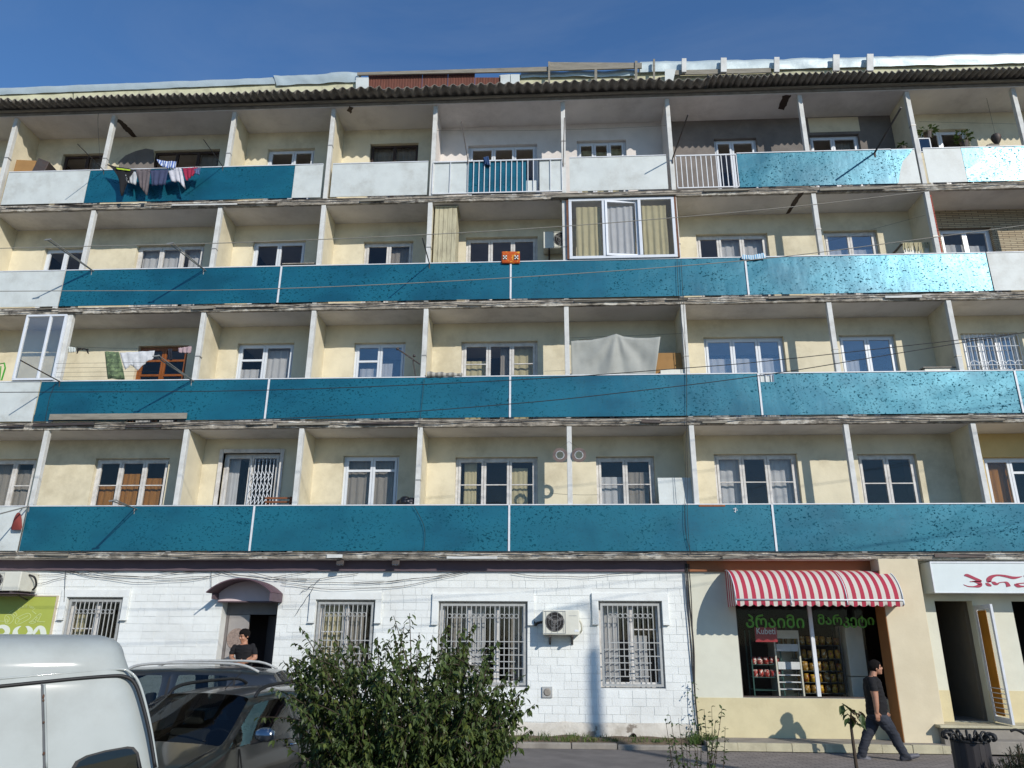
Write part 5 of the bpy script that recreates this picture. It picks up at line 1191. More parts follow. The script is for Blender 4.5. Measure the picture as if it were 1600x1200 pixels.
# satellite aerial
e = empty('tv_aerial', W(650, 590, -.03), 'thin television aerial on the second row rail', 'aerial'); p = [W(*q, -.1) for q in ((621, 545), (656, 569), (649, 592), (645, 560), (647, 556))]
mb = MB(); mb.tube([p[0], p[1]], .016, 6); mb.tube([p[2] + V(0, .06, 0), p[3]], .012, 6); mb.build('boom', M['dark_iron'], e)
mb = MB(); mb.ball(p[0], .035); mb.ball(p[4], .035); mb.build('head', M['dark_iron'], e)
mb = MB()
for t in (.3, .5, .7): q = p[0].lerp(p[1], t); mb.tube([q - V(0, .14, .05), q + V(0, .14, .05)], .004, 5)
mb.build('element', M['galv'], e)
# ring discs by the middle post of the first row
for px, nm in ((875, 'pale ring-shaped disc hung left of the middle post of the lowest row'), (904.5, 'pale ring-shaped disc hung right of the middle post of the lowest row')):
    c = W(px, 711, -.06); mb = MB(); n = 32; ri, ro = .085, .155
    P = [[c + V(r_ * math.cos(2 * math.pi * k / n), y, r_ * math.sin(2 * math.pi * k / n)) for r_, y in ((ri, -.003), (ro, -.003), (ro, .003), (ri, .003), (ri, -.003))] for k in range(n + 1)]
    mb.grid(P); o = mb.build('ring_disc', mat('ring_shade_reflection_tone', '6a5a52', .4, .05), None, origin=c, fix=False); tag(o, nm, 'disc')  # brown tone puts the mirrored shade into the disc colour
    mb = MB(); mb.tube([c + V(ri * math.cos(t), -.004, ri * math.sin(t)) for t in [k * math.pi / 14 for k in range(29)]], .006, 5); mb.build('rim', M['trim'], o)  # pale tube paints the glint along the inner edge
    mb = MB(); mb.tube([c + V(0, 0, ro), V(XP['F'], -.035, c.z + .3)], .002, 4); mb.build('string', M['cable'], o)
# first row odds and ends
a, b = W(1031, 793, .12), W(1082, 745, .12)
mb = MB(); mb.obox(V((a.x + b.x) / 2, .14, (floor_z(1) + b.z) / 2), V((b.x - a.x) / 2, 0, 0), V(0, .012, 0), V(.0, .08, (b.z - floor_z(1)) / 2)); tag(mb.build('white_sheet_board', M['white_panel'], None, origin=(a.x, .1, floor_z(1))), 'white board leaning behind the lowest rail right of centre', 'board')
boxy('wooden_board', 1092, 1133, 788, 791.5, -.06, .22, 'woodframe', 'short brown board lying on the lowest rail', 'board')
e = empty('bench', W(435, 795, .2), 'small brown slatted bench on the lowest row', 'bench'); bw = mat('reddish_bench_wood', '7c4a2a', .6, .2, 6, stretch=(.5, 3, 3))
for py in (778, 784, 790):
    a, b = W(414, py + 1.6, .25), W(457, py - 1.2, .25); MB().box(a.x, b.x, .25, .29, a.z, b.z).build('slat', bw, e)
for px in (418, 453): q = W(px, 790, .3); MB().box(q.x - .02, q.x + .02, .295, .34, floor_z(1), W(px, 776, .3).z).build('leg', bw, e)
P = []; c = W(632, 787, .1); mb = MB()
for k in range(7):
    cc = c + V(rng.uniform(-.16, .16), rng.uniform(-.05, .08), rng.uniform(-.02, .08)); mb.ball(cc, (.12, .1, .07 + .03 * rng.random()), 9, 6)
tag(mb.build('bundle', mat('black_plastic_bag', '1c1d22', .35, .2, bump=.6, bump_scale=14), None, smooth=True, origin=c), 'black bundle lying on a pale crate on the lowest row', 'bundle')
cr = empty('crate', W(630, 793, .1), 'pale plastic crate beneath the black bundle', 'crate'); a, b = W(611, 797, .0), W(647, 789, .0)
MB().box(a.x, b.x, .0, .3, a.z - .1, b.z).build('body', M['ac'], cr, bevel=.006)
for i in range(7): x = a.x + (b.x - a.x) * (i + .5) / 7; MB().box(x - .008, x + .008, -.008, .0, a.z - .05, b.z - .005).build('rib', M['trim'], cr)
# red bag, white mark
c = W(28, 813, -.14); mb = MB(); P = []
for i in range(8):
    v = i / 7; w_ = .03 + .10 * v ** .6 * (1 if v < .9 else .75); P.append([c + V(w_ * math.cos(t) + .03 * v - .02, .05 * math.sin(t) * math.sin(math.pi * (.1 + .85 * v)), .16 - .36 * v) for t in [k * math.pi / 5 for k in range(11)]])
mb.grid(P); o = mb.build('red_bag', fab('red_bag_cloth', '8a3f38'), None, smooth=True, origin=c, fix=False); tag(o, 'red cloth bag hanging outside the lowest row at the left', 'bag')
mb = MB(); mb.tube([c + V(-.02, 0, .16), c + V(0, .06, .27)], .006, 5); mb.build('strap', M['cable'], o)
p = W(1149, 797, -.062); mb = MB()
mb.box(p.x - .006, p.x + .006, -.066, -.062, p.z - .05, p.z + .05); mb.box(p.x - .045, p.x - .007, -.066, -.062, p.z + .02, p.z + .03); mb.box(p.x + .007, p.x + .05, -.066, -.062, p.z - .005, p.z + .005); mb.box(p.x - .03, p.x - .007, -.066, -.062, p.z - .035, p.z - .026); mb.box(p.x + .007, p.x + .03, -.066, -.062, p.z + .03, p.z + .04)
tag(mb.build('sticker', M['trim'], None, origin=p), 'small white mark on the lowest teal panel at the right', 'sticker')
# cardboard box, top left; plants, mirror, planters top right
a, b = W(19, 273, .15), W(53, 250, .15); e = empty('cardboard_box', (a.x, .15, a.z), 'brown cardboard box with a dark set behind it on the top row', 'box')
mb = MB(); mb.obox(V((a.x + b.x) / 2, .35, (a.z + b.z) / 2), V((b.x - a.x) / 2, .03, 0), V(-.04, .2, 0), V(0, 0, (b.z - a.z) / 2)); mb.build('carton', card, e); mb = MB(); mb.obox(V(b.x + .17, .38, (a.z + b.z) / 2 + .02), V(.14, .02, -.05), V(-.02, .2, 0), V(0.05, 0, (b.z - a.z) / 2)); mb.build('set', M['dark_iron'], e, bevel=.01)
MB().box(a.x - .1, b.x + .3, .1, .62, floor_z(4), a.z - .005).build('stand', M['board'], e)
def pot_plant(px, py, Y, rad, h, label, hang=False, n=60, m='leaf2'):
    c = W(px, py, Y); e = empty('pot_plant', c, label, 'plant'); mb = MB(); mb.tube([c + V(0, 0, -.16), c], [.07, .1], 12); mb.build('pot', M['dark_iron'], e)
    mb = MB()
    for k in range(n):
        d = V(rng.gauss(0, 1), rng.gauss(0, 1), rng.uniform(-.3 if not hang else -1, 1)).normalized(); p = c + V(d.x * rad, d.y * rad * .7, h * .5 + d.z * h * .6) * rng.uniform(.5, 1); leaf(mb, p, d + V(0, 0, -.3), .07 + .04 * rng.random(), .03)
    mb.build('leaves', M[m], e, fix=False); mb = MB()
    for k in range(5): mb.tube([c, c + V(rng.uniform(-.1, .1), 0, h * .7)], .005, 4)
    mb.build('stem', M['twig'], e)
def leaf(mb, p, d, L, w):
    d = d.normalized(); s = d.cross(V(rng.uniform(-.5, .5), rng.uniform(-.5, .5), 1)); s = s.normalized() if s.length > .01 else V(1, 0, 0); n_ = s.cross(d)
    a = p; m1 = p + d * L * .38; t = p + d * L - V(0, 0, L * .12); k = n_ * w * .25
    mb.add([a, m1 + s * w + k, m1 - s * w + k, t, p + d * L * .75 + s * w * .55 + k * .6, p + d * L * .75 - s * w * .55 + k * .6, m1], [(0, 6, 1), (0, 2, 6), (6, 4, 1), (6, 2, 5), (6, 3, 4), (6, 5, 3)])
pot_plant(1449, 208, .3, .22, .14, 'hanging leafy plant at the top right corner post', True, 70)
pot_plant(1506, 222, .3, .2, .3, 'leafy pot plant in front of the top right window', False, 80)
pot_plant(1410, 232, .2, .08, .16, 'tiny plant left of the top right post', False, 26)
a, b = W(1438, 238, .1), W(1453, 215, .1); e = empty('mirror', (a.x, .1, a.z), 'small white framed mirror at the top right post', 'mirror'); mb = MB(); f = .03
for q in ((a.x, b.x, b.z - f, b.z), (a.x, b.x, a.z, a.z + f), (a.x, a.x + f, a.z + f, b.z - f), (b.x - f, b.x, a.z + f, b.z - f)): mb.box(q[0], q[1], .1, .13, q[2], q[3])
mb.build('mirror_frame', M['trim'], e, bevel=.01); MB().box(a.x + f, b.x - f, .115, .12, a.z + f, b.z - f).build('glass', mat('mirror_glass', '55585a', .05, 0, metal=1), e)
c = W(1557, 218, .3); e = empty('lantern', c, 'dark heart-shaped lantern hanging at the right of the top row', 'lantern'); mb = MB(); P = []
for i in range(9):
    v = i / 8; r_ = .11 * math.sin(math.pi * min(1, .25 + v * .75)) ** .8 * (1.15 - .5 * v); P.append([c + V(r_ * math.cos(t), r_ * math.sin(t), .12 - .3 * v) for t in [k * math.pi / 6 for k in range(13)]])
mb.grid(P); mb.build('shade', M['dark_iron'], e, smooth=True, fix=False); mb = MB(); mb.tube([c + V(0, 0, .12), V(c.x, c.y, ceil_z(4))], .004, 4); mb.build('cord', M['cable'], e)
c = W(1547, 231, .35); e = empty('basin', c, 'dark rounded basin on the rail below the lantern', 'basin'); mb = MB(); P = []
for i in range(7):
    v = i / 6; r_ = .13 * math.cos(v * 1.45); P.append([c + V(r_ * math.cos(t), r_ * math.sin(t), .08 * math.sin(v * 1.57)) for t in [k * math.pi / 6 for k in range(13)]])
mb.grid(P); mb.build('bowl', M['dark_iron'], e, smooth=True, fix=False); MB().box(c.x - .14, c.x + .14, c.y - .14, c.y + .14, floor_z(4), c.z).build('stand', M['board'], e)
# grey board along the slab edge, far left of the second row
a, b = W(76, 656, -.13), W(292, 645, -.13); mb = MB(); mb.box(a.x, b.x, -.13, -.1, a.z, b.z); tag(mb.build('edge_board', M['board'], None, origin=(a.x, -.1, a.z)), 'long grey board fixed along the slab edge below the second row', 'board')
# green plastic chair edge in the glazed corner
c = W(3, 575, .1); mb = MB(); mb.tube([c + V(-.2, 0, -.3), c + V(-.1, 0, .1), c + V(.03, 0, .12), c + V(.08, 0, 0), c + V(.06, 0, -.3)], .018, 6); mb.tube([c + V(-.05, .02, .05), c + V(.0, .02, -.3)], .014, 6); tag(mb.build('chair_back', mat('green_plastic', '3f9a2c', .4, .05), None, origin=c), 'bright green plastic chair back at the left edge', 'chair')
# long lines hanging down the facade
def drop(pts, label, Y=-.1, r_=.005, cat='cable'):
    mb = MB(); mb.tube(smooth_path([tuple(W(px, py, Y)) for px, py in pts], 4), r_, 5); tag(mb.build('hanging_cable', M['cable'], None, origin=W(*pts[0], Y)), label, cat, 'cables hanging down the facade')
drop([(1058, 405), (1061, 470), (1072, 560), (1073, 640), (1074, 720), (1074, 800), (1078, 865)], 'thin dark cable hanging down past three balcony rows right of centre')
drop([(1064, 405), (1068, 480), (1073, 600), (1072, 700), (1070, 780), (1071, 830), (1080, 866)], 'second dark cable hanging beside it right of centre')
drop([(646, 790), (652, 800), (661, 818), (664, 835), (662, 860)], 'short cable curling down the lowest teal panel')
drop([(153, 152), (156, 165), (153, 185), (155, 230), (157, 254)], 'pale cable hanging from the eave at the top left')
drop([(87, 597), (78, 620), (72, 650), (68, 672)], 'thin cable hanging below the glazed corner')
drop([(663, 592), (658, 640), (655, 672)], 'faint cable across the second teal row')

# ================================================================ overhead cables and the lamp post behind the viewpoint
def span(pts, Y, m, label, r_=.0065):
    P = [W(px, py, Y) for px, py in pts]; P = [P[0] + (P[0] - P[1]).normalized() * 9] + P + [P[-1] + (P[-1] - P[-2]).normalized() * 9]
    mb = MB(); mb.tube([V(*p) for p in smooth_path([tuple(p) for p in P], 5)], r_, 6); tag(mb.build('overhead_cable', M[m], None, origin=P[1], smooth=True), label, 'cable', 'cables strung across the street front')
span([(0, 388), (400, 378), (800, 359), (1200, 327), (1550, 287)], -4.6, 'cable_light', 'pale overhead cable crossing the third balcony row near its ceiling')
span([(0, 455), (400, 452), (797, 434), (1165, 407), (1412, 377), (1600, 352)], -4.4, 'cable_light', 'pale overhead cable crossing the third row of teal panels')
span([(0, 613), (400, 610), (800, 594), (1071, 575), (1200, 564), (1500, 531)], -4.5, 'cable', 'dark overhead cable crossing the second row of teal panels', .006)
span([(0, 668), (507, 651), (800, 631), (985, 612), (1200, 585), (1500, 536)], -4.7, 'cable', 'dark overhead cable climbing from the second slab edge to the right', .006)
lp = empty('street_lamp', (10.9, -13, -.25), 'tall grey street lamp on the near side of the road', 'street lamp')
mb = MB(); mb.tube([(10.9, -13, -.25), (10.9, -13, 6), (10.9, -13, 10.4)], [.16, .13, .11], 12); mb.build('pole', M['galv'], lp, smooth=True)
mb = MB(); mb.tube([(10.9, -13, 10.35), (10.9, -13, 11.1), (10.75, -13, 11.3), (10.4, -13, 11.2)], .04, 8); mb.build('arm', M['galv'], lp, smooth=True)
mb = MB(); mb.ball((10.25, -13, 11.12), (.2, .08, .06)); mb.build('lamp_head', M['galv'], lp, smooth=True)

# ================================================================ vehicles
def car_paint(name, c, metal=.55, rough=.32): return mat(name, c, rough, .04, 3, metal=metal, coat=.6, spec=.5)
M['carglass'] = glass_mat('tinted_car_glass', tint=(.34, .38, .38), refl=.02)
M['chrome'] = mat('bright_metal_trim', 'b9bcc0', .18, .03, 6, metal=1.)
M['tyre'] = mat('tyre_rubber', '1a1a1a', .85, .1); M['rim'] = mat('alloy_rim', '8c8e90', .35, .05, 6, metal=.9)
M['seat'] = mat('grey_seat_cloth', '4b4742', .9, .1)
def build_car(name, label, loc, heading, paint, st, rail_m, roof, rail_span, rails=True):
    """st: stations (x, w, wb, zbot, zbelt, wr, zr, kind); heading is the plan direction of travel"""
    h = V(heading[0], heading[1], 0).normalized(); l = V(-h.y, h.x, 0); base = Vector(loc)
    T = lambda x, y, z: base + h * x + l * y + V(0, 0, z)
    e = empty(name, base, label, 'car'); sec = []
    for (x, w, wb, zb, zt, wr, zr, k) in st:
        if k == 'h': top = [(wb * .96, zt + .012), (wb * .88, zt + .03), (wb * .62, zt + .05), (0, zt + .062)]
        elif k == 'c': top = [(wb * .97, zt + .006), (wb * .87, zt + .016), (wb * .62, zt + .035), (0, zt + .05)]
        else: top = [(wr + .045, zr - .075), (wr - .025, zr - .018), (wr * .72, zr + .012), (0, zr + .03)]
        sec.append((x, [(0, zb), (w * .86, zb), (w, zb + .16), (w * 1.005, (zb + zt) / 2 + .1), (wb, zt)] + top, k))
    vs, fs, ms = [], [], []
    n = 9; full = 2 * n - 2
    for x, s, k in sec:
        ring = [(s[i][0], s[i][1]) for i in range(n)] + [(-s[i][0], s[i][1]) for i in range(n - 2, 0, -1)]
        xo = 0
        vs += [tuple(T(x, y, z)) for y, z in ring]
    for a in range(len(sec) - 1):
        ka, kb = sec[a][2], sec[a + 1][2]
        for j in range(full):
            jj = (j + 1) % full; fs.append((a * full + j, a * full + jj, (a + 1) * full + jj, (a + 1) * full + j))
            band = j if j < n - 1 else full - 1 - j; m = 0; kk = ka + kb
            if band == 4 and kk in ('rr', 'cr', 'rc', 'rb', 'br'): m = 2
            if band == 4 and kk in ('pp', 'rp', 'pr'): m = 0 if kk != 'pp' else 3
            if kk in ('rc',) and band in (6, 7): m = 1
            if kk in ('tb', 'bt') and band in (6, 7): m = 4
            ms.append(m)
    fs.append(tuple(range(full))); ms.append(0); fs.append(tuple(reversed(range((len(sec) - 1) * full, len(sec) * full)))); ms.append(0)
    me = bpy.data.meshes.new('cage'); me.from_pydata(vs, [], fs)
    for q in range(5): me.materials.append(paint)
    me.polygons.foreach_set('material_index', ms); ob = bpy.data.objects.new('cage', me); COL.objects.link(ob)
    bm = bmesh.new(); bm.from_mesh(me); bmesh.ops.recalc_face_normals(bm, faces=bm.faces); cl = bm.edges.layers.float.get('crease_edge') or bm.edges.layers.float.new('crease_edge')
    for ed in bm.edges:
        if len(ed.link_faces) == 2 and ed.link_faces[0].material_index != ed.link_faces[1].material_index: ed[cl] = 1.0
    vl = bm.verts.layers.float.get('crease_vert') or bm.verts.layers.float.new('crease_vert')
    for vt in bm.verts:
        ks = {f.material_index for f in vt.link_faces}
        if len(ks) > 1 and ks & {1, 2, 4}: vt[vl] = .85
    bm.to_mesh(me); bm.free()
    md = ob.modifiers.new('s', 'SUBSURF'); md.levels = 2; md.render_levels = 2; bpy.context.view_layer.update()
    ev = bpy.data.meshes.new_from_object(ob.evaluated_get(bpy.context.evaluated_depsgraph_get())); bpy.data.objects.remove(ob)
    co = [v.co.copy() for v in ev.vertices]; byl = {}
    for p in ev.polygons: byl.setdefault(p.material_index, []).append(tuple(p.vertices))
    for mi, faces in byl.items():
        comps = [faces]
        if mi in (1, 2, 4):                                  # one object per pane
            par = {}
            def find(a):
                while par.setdefault(a, a) != a: a = par[a]
                return a
            for f in faces:
                for q in f[1:]: par[find(q)] = find(f[0])
            g = {}
            for f in faces: g.setdefault(find(f[0]), []).append(f)
            comps = list(g.values())
        for c in comps:
            idx = sorted({q for f in c for q in f}); mp = {q: i for i, q in enumerate(idx)}; mb = MB(); mb.add([co[q] for q in idx], [tuple(mp[q] for q in f) for f in c])
            mb.build({0: 'body', 1: 'windshield', 2: 'side_window', 3: 'pillar', 4: 'rear_window'}[mi], {0: paint, 1: M['carglass'], 2: M['carglass'], 3: M['black_rubber'], 4: M['carglass']}[mi], e, smooth=True, fix=False)
    # wheels
    xs_ = [s_[0] for s_ in st]; xf, xr = max(xs_) - .88, min(xs_) + .82; w = max(s_[1] for s_ in st)
    for x in (xf, xr):
        for s_ in (-1, 1):
            a, b = T(x, s_ * (w - .2), .33), T(x, s_ * (w + .012), .33); mb = MB(); mb.tube([a, a.lerp(b, .1), a.lerp(b, .9), b], [.3, .33, .33, .3], 24); wh = mb.build('wheel', M['tyre'], e, smooth=False); mb = MB(); mb.tube([b, b + l * s_ * .012], [.22, .19], 18); mb.build('rim', M['rim'], wh)
    # roof rails
    if rails:
        wr, zr = roof
        for s_ in (-1, 1):
            x0, x1 = rail_span; mb = MB(); pts = [T(x0 + .03, s_ * wr, zr - .045), T(x0 - .08, s_ * wr, zr + .035), T(x0 - .35, s_ * wr, zr + .075), T((x0 + x1) / 2, s_ * wr, zr + .085), T(x1 + .3, s_ * wr, zr + .07), T(x1, s_ * wr, zr - .03)]
            mb.tube([V(*p) for p in smooth_path([tuple(p) for p in pts], 4)], .02, 6); mb.build('roof_rail', rail_m, e, smooth=True)
    return e, T
# dark grey estate car behind the bush
hd = V(-.13, -.99, 0).normalized(); lf = V(-hd.y, hd.x, 0)
corner = WZ(345, 1163, -.22 + 1.03); loc = corner - hd * 1.02 - lf * .70; loc.z = -.22
grey = car_paint('dark_grey_green_car_paint', '2a2b29'); RFZ = 1.46
ST = [(2.18, .62, .55, .30, .62, 0, 0, 'h'), (2.08, .78, .72, .22, .72, 0, 0, 'h'), (1.75, .86, .80, .2, .84, 0, 0, 'h'), (1.02, .88, .82, .2, .99, 0, 0, 'c'), (.30, .88, .82, .2, 1.0, .60, RFZ - .02, 'r'), (-.42, .88, .82, .2, 1.01, .62, RFZ + .01, 'r'), (-.50, .88, .82, .2, 1.01, .62, RFZ + .01, 'p'), (-.54, .88, .82, .2, 1.01, .62, RFZ + .01, 'p'), (-.62, .88, .82, .2, 1.01, .62, RFZ + .01, 'r'), (-1.35, .88, .82, .2, 1.03, .60, RFZ - .01, 'r'), (-1.95, .86, .80, .22, 1.05, .57, RFZ - .06, 't'), (-2.18, .80, .74, .26, 1.02, .52, 1.08, 'b'), (-2.24, .70, .66, .34, .85, .5, .9, 'b')]
ST = [s for s in ST][::-1]; ST = ST[::-1]
def order_kinds(ST): return ST
c1, T1 = build_car('estate_car', 'dark grey estate car with roof rails parked beside the bush', loc, hd, grey, [s[:7] + ('r' if s[7] == 'c' and False else s[7],) for s in ST[::-1]], M['black_rubber'], (.56, RFZ - .0), (.12, -1.75))
def inner(e, T, x_seat, z=.2):
    mb = MB(); a = [T(*p) for p in ((-1.8, -.7, .35), (1.0, -.7, .35), (1.0, .7, .35), (-1.8, .7, .35))]; mb.prism(a, (0, 0, .35)); mb.build('cabin_floor', M['dark'], e)
    for y in (-.36, .36):
        for x in (x_seat, x_seat - .95):
            mb = MB(); pts = [T(x, y, .6), T(x - .08, y, .8), T(x - .16, y, 1.02)]; P = []
            for p, wd_ in zip(pts, (.24, .25, .21)): P.append(p)
            s = MB(); u = (T(0, 1, 0) - T(0, 0, 0)).normalized(); f_ = (T(1, 0, 0) - T(0, 0, 0)).normalized()
            s.obox(pts[1], u * .24, f_ * .06, V(0, 0, .24) - f_ * .08); s.obox(T(x - .2, y, 1.16), u * .12, f_ * .045, V(0, 0, .075)); s.build('seat', M['seat'], e, bevel=.03)
    mb = MB(); c = T(.42, .36, .95); u = (T(0, 1, 0) - T(0, 0, 0)).normalized(); w_ = V(0, 0, .9) + (T(1, 0, 0) - T(0, 0, 0)) * .45; w_.normalize(); mb.tube([c + (u * math.cos(t) + w_ * math.sin(t)) * .18 for t in [k * math.pi / 10 for k in range(21)]], .014, 6); mb.build('steering_wheel', M['black_rubber'], e)
    mb = MB(); a = [T(*p) for p in ((.62, -.68, .9), (1.0, -.68, .92), (1.0, .68, .92), (.62, .68, .9))]; mb.prism(a, (0, 0, .04)); mb.build('dashboard', M['dark'], e)
inner(c1, T1, .05)
def mirror_(e, T, x, y, z, m):
    mb = MB(); u = (T(0, 1, 0) - T(0, 0, 0)).normalized(); f_ = (T(1, 0, 0) - T(0, 0, 0)).normalized(); c = T(x, y, z); P = []
    for i in range(9):
        t = math.pi * i / 8; r_ = math.sin(t) ** .7; P.append([c + u * (-.115 * math.cos(t)) * (1 if y > 0 else -1) + f_ * (.07 * r_ * math.cos(a) if math.cos(a) > 0 else .03 * r_ * math.cos(a)) + V(0, 0, .075 * r_ * math.sin(a)) for a in [k * math.pi / 6 for k in range(13)]])
    mb.grid(P); mb.build('mirror', m, e, smooth=True, fix=False)
    mb = MB(); mb.bar(c - V(0, 0, .05), T(x + .03, y * .86, z - .08), .04); mb.build('mirror_arm', M['black_rubber'], e)
for s_ in (1, -1): mirror_(c1, T1, .66, s_ * 1.0, 1.09, car_paint('silver_mirror_paint', '8f979e', .7, .25))
def seam(e, T, pts, w=.008, m='black_rubber', nm='door_seam'):
    mb = MB(); mb.tube([T(*p) for p in pts], w, 4); mb.build(nm, M[m], e)
for s_ in (1, -1):
    y = s_ * .888
    seam(c1, T1, [(.86, y * .935, .97), (.86, y, .75), (.84, y, .4)]); seam(c1, T1, [(-.55, y * .935, .99), (-.55, y, .75), (-.55, y, .35)]); seam(c1, T1, [(-1.4, y * .93, .99), (-1.5, y, .75), (-1.45, y, .5)])
    for x in (-.32, -1.25): mb = MB(); mb.tube([T1(x - .1, y * .985, .88), T1(x - .07, y * 1.015, .88), T1(x + .07, y * 1.015, .885), T1(x + .1, y * .985, .885)], .014, 6); mb.build('door_handle', M['chrome'], c1, smooth=True)
for y0, y1 in ((.5, -.05), (-.08, -.6)): seam(c1, T1, [(.98, y0, 1.045), (.9, (y0 + y1) / 2, 1.075), (.86, y1, 1.09)], .009, nm='wiper')
seam(c1, T1, [(1.9, .62, .83), (1.5, .66, .93), (1.05, .68, 1.0)], .006, nm='bonnet_seam'); seam(c1, T1, [(1.9, -.62, .83), (1.5, -.66, .93), (1.05, -.68, 1.0)], .006, nm='bonnet_seam')
mb = MB(); mb.tube([T1(-.15, 0, RFZ + .03), T1(-.5, 0, RFZ + .2)], .006, 5); mb.build('aerial', M['black_rubber'], c1)
for s_ in (1, -1): mb = MB(); mb.ball(T1(1.98, s_ * .62, .68), (.16, .16, .09)); mb.build('headlight', M['pane_sky'], c1, smooth=True)
# grey-blue estate car further back
loc2 = V(-6.0, -3.75, -.14); RZ2 = 1.56
blue = car_paint('grey_blue_car_paint', '363b3f')
ST2 = [(2.2, .62, .55, .32, .66, 0, 0, 'h'), (2.1, .80, .74, .24, .78, 0, 0, 'h'), (1.75, .87, .82, .22, .9, 0, 0, 'h'), (1.0, .89, .84, .22, 1.04, 0, 0, 'c'), (.32, .89, .84, .22, 1.05, .62, RZ2 - .02, 'r'), (-.40, .89, .84, .22, 1.06, .64, RZ2 + .01, 'r'), (-.48, .89, .84, .22, 1.06, .64, RZ2 + .01, 'p'), (-.52, .89, .84, .22, 1.06, .64, RZ2 + .01, 'p'), (-.60, .89, .84, .22, 1.06, .64, RZ2 + .01, 'r'), (-1.3, .89, .84, .22, 1.08, .62, RZ2 + .0, 'r'), (-1.38, .89, .84, .22, 1.08, .62, RZ2 - .01, 'p'), (-1.42, .89, .84, .22, 1.08, .62, RZ2 - .01, 'p'), (-1.5, .89, .84, .22, 1.08, .61, RZ2 - .01, 'r'), (-1.9, .88, .82, .22, 1.1, .58, RZ2 - .06, 't'), (-2.2, .82, .76, .26, 1.06, .54, 1.12, 'b'), (-2.28, .72, .68, .36, .88, .5, .94, 'b')]
c2, T2 = build_car('estate_car', 'grey blue car with silver roof rails parked in front of the doorway', loc2, (-1, -.12), blue, ST2[::-1], M['iron'], (.58, RZ2 + .0), (.15, -1.7))
inner(c2, T2, .05)
for s_ in (1, -1): mirror_(c2, T2, .66, s_ * 1.02, 1.13, blue)
for s_ in (1, -1):
    y = s_ * .898; seam(c2, T2, [(-.5, y * .94, 1.03), (-.5, y, .75), (-.5, y, .35)]); seam(c2, T2, [(-1.42, y * .93, 1.03), (-1.5, y, .75), (-1.45, y, .5)])
    for x in (-.3, -1.2): mb = MB(); mb.tube([T2(x - .1, y * .985, .92), T2(x - .07, y * 1.015, .92), T2(x + .07, y * 1.015, .925), T2(x + .1, y * .985, .925)], .014, 6); mb.build('door_handle', M['chrome'], c2, smooth=True)

# white van, near left: its flank runs obliquely past the viewpoint
ca, sa = math.cos(R(35)), math.sin(R(35)); PR = V(-2.12, -11.02, 0)
ux = V(-ca, -sa, 0); uy = V(-sa, ca, 0)                       # along the flank to the left and near; into the body
def VP(px, py):
    v = AX_F + AX_R * ((px - 800) / F_PX) - AX_U * ((py - 600) / F_PX); t = (PR - CAM).dot(uy) / v.dot(uy); p = CAM + v * t; return (p - PR).dot(ux), p.z
van = empty('white_van', PR + V(0, 0, -.3), 'white van with a rust-marked door seam at the near left', 'van')
vw = car_paint('white_van_paint', 'c6cfcd', 0., .35); vw2 = M['van_dirt'] = mat('dusty_white_van_paint', 'a3a9a5', .6, .06, 2.5, '7d7f77', .35, 1.6, coat=.15)
ZT = 1.872; WV = 1.75; LV = 4.7
def sect(z):                                                  # how far the flank leans in at height z
    if z < 1.1: return 0
    return .10 * ((z - 1.1) / .55) ** 1.5
zs_side = [-.05, .2, .6, .95, 1.1, 1.25, 1.4, 1.52, 1.62, 1.655]
prof = [(sect(z), z) for z in zs_side]
y0 = prof[-1][0]
roofp_ = [(y0 + .008, 1.70), (y0 + .022, 1.76), (y0 + .045, 1.81), (y0 + .085, 1.845), (y0 + .2, ZT - .004), (y0 + .45, ZT + .004), (WV / 2, ZT + .01)]
half = prof + roofp_; ring = half + [(WV - y, z) for y, z in half[-2::-1]]
def xend(z):                                                  # slope of the tail
    a = VP(206, 1008)[0]; zz = 1.83; b = VP(250, 1200)[0]; zb = VP(250, 1200)[1]
    t = (z - zb) / (zz - zb); return max(-.2, b + (a - b) * t) if t < 1 else a
P = []; us = [0, .012, .03, .06, .1, .16, .3, .6, 1.2, 2.4, 3.6, 4.3, 4.55, 4.7]
for u in us:
    rr_ = .13; q = 0
    if u < rr_: q = rr_ - math.sqrt(max(0, rr_ ** 2 - (rr_ - u) ** 2))
    if LV - u < .3: q = max(q, .3 - math.sqrt(max(0, .09 - (.3 - (LV - u)) ** 2)))
    row_ = []
    for y, z in ring:
        yy = WV / 2 + (y - WV / 2) * (1 - q / (WV / 2)); zz = z if z < 1.5 else z - q * .75 * (z - 1.5) / .37
        row_.append(PR + ux * (xend(z) + u) + uy * yy + V(0, 0, zz))
    P.append(row_)
mb = MB(); mb.grid(P); mb.add(P[0], [tuple(range(len(ring)))]); mb.add(P[-1], [tuple(range(len(ring)))]); mb.build('body', vw2, van, smooth=True)
def VS(px, py, out_=.0):
    x, z = VP(px, py); return PR + ux * x + uy * (sect(z) - out_) + V(0, 0, z)
def vline(pts, w, m, nm, o=.004):
    mb = MB(); mb.tube([V(*p) for p in smooth_path([tuple(VS(px, py, o)) for px, py in pts], 5)], w, 6); return mb.build(nm, m, van, smooth=True)
vline([(-60, 1080), (0, 1074), (60, 1068), (120, 1062), (180, 1057.5), (200, 1059), (213, 1068), (222, 1090), (234, 1140), (243, 1200)], .011, M['black_rubber'], 'panel_gap', -.002)
vline([(-60, 1066), (0, 1062), (60, 1057), (120, 1052), (185, 1047), (206, 1051), (222, 1072), (236, 1130), (246, 1200)], .008, vw2, 'gutter', -.003)
vline([(66, 1070), (67.5, 1120), (69, 1200), (69, 1260)], .006, mat('grey_door_gap', '5d5f60', .7), 'door_gap', -.002)
vline([(70, 1071), (71.5, 1120), (73, 1200)], .006, vw2, 'door_edge', .003)
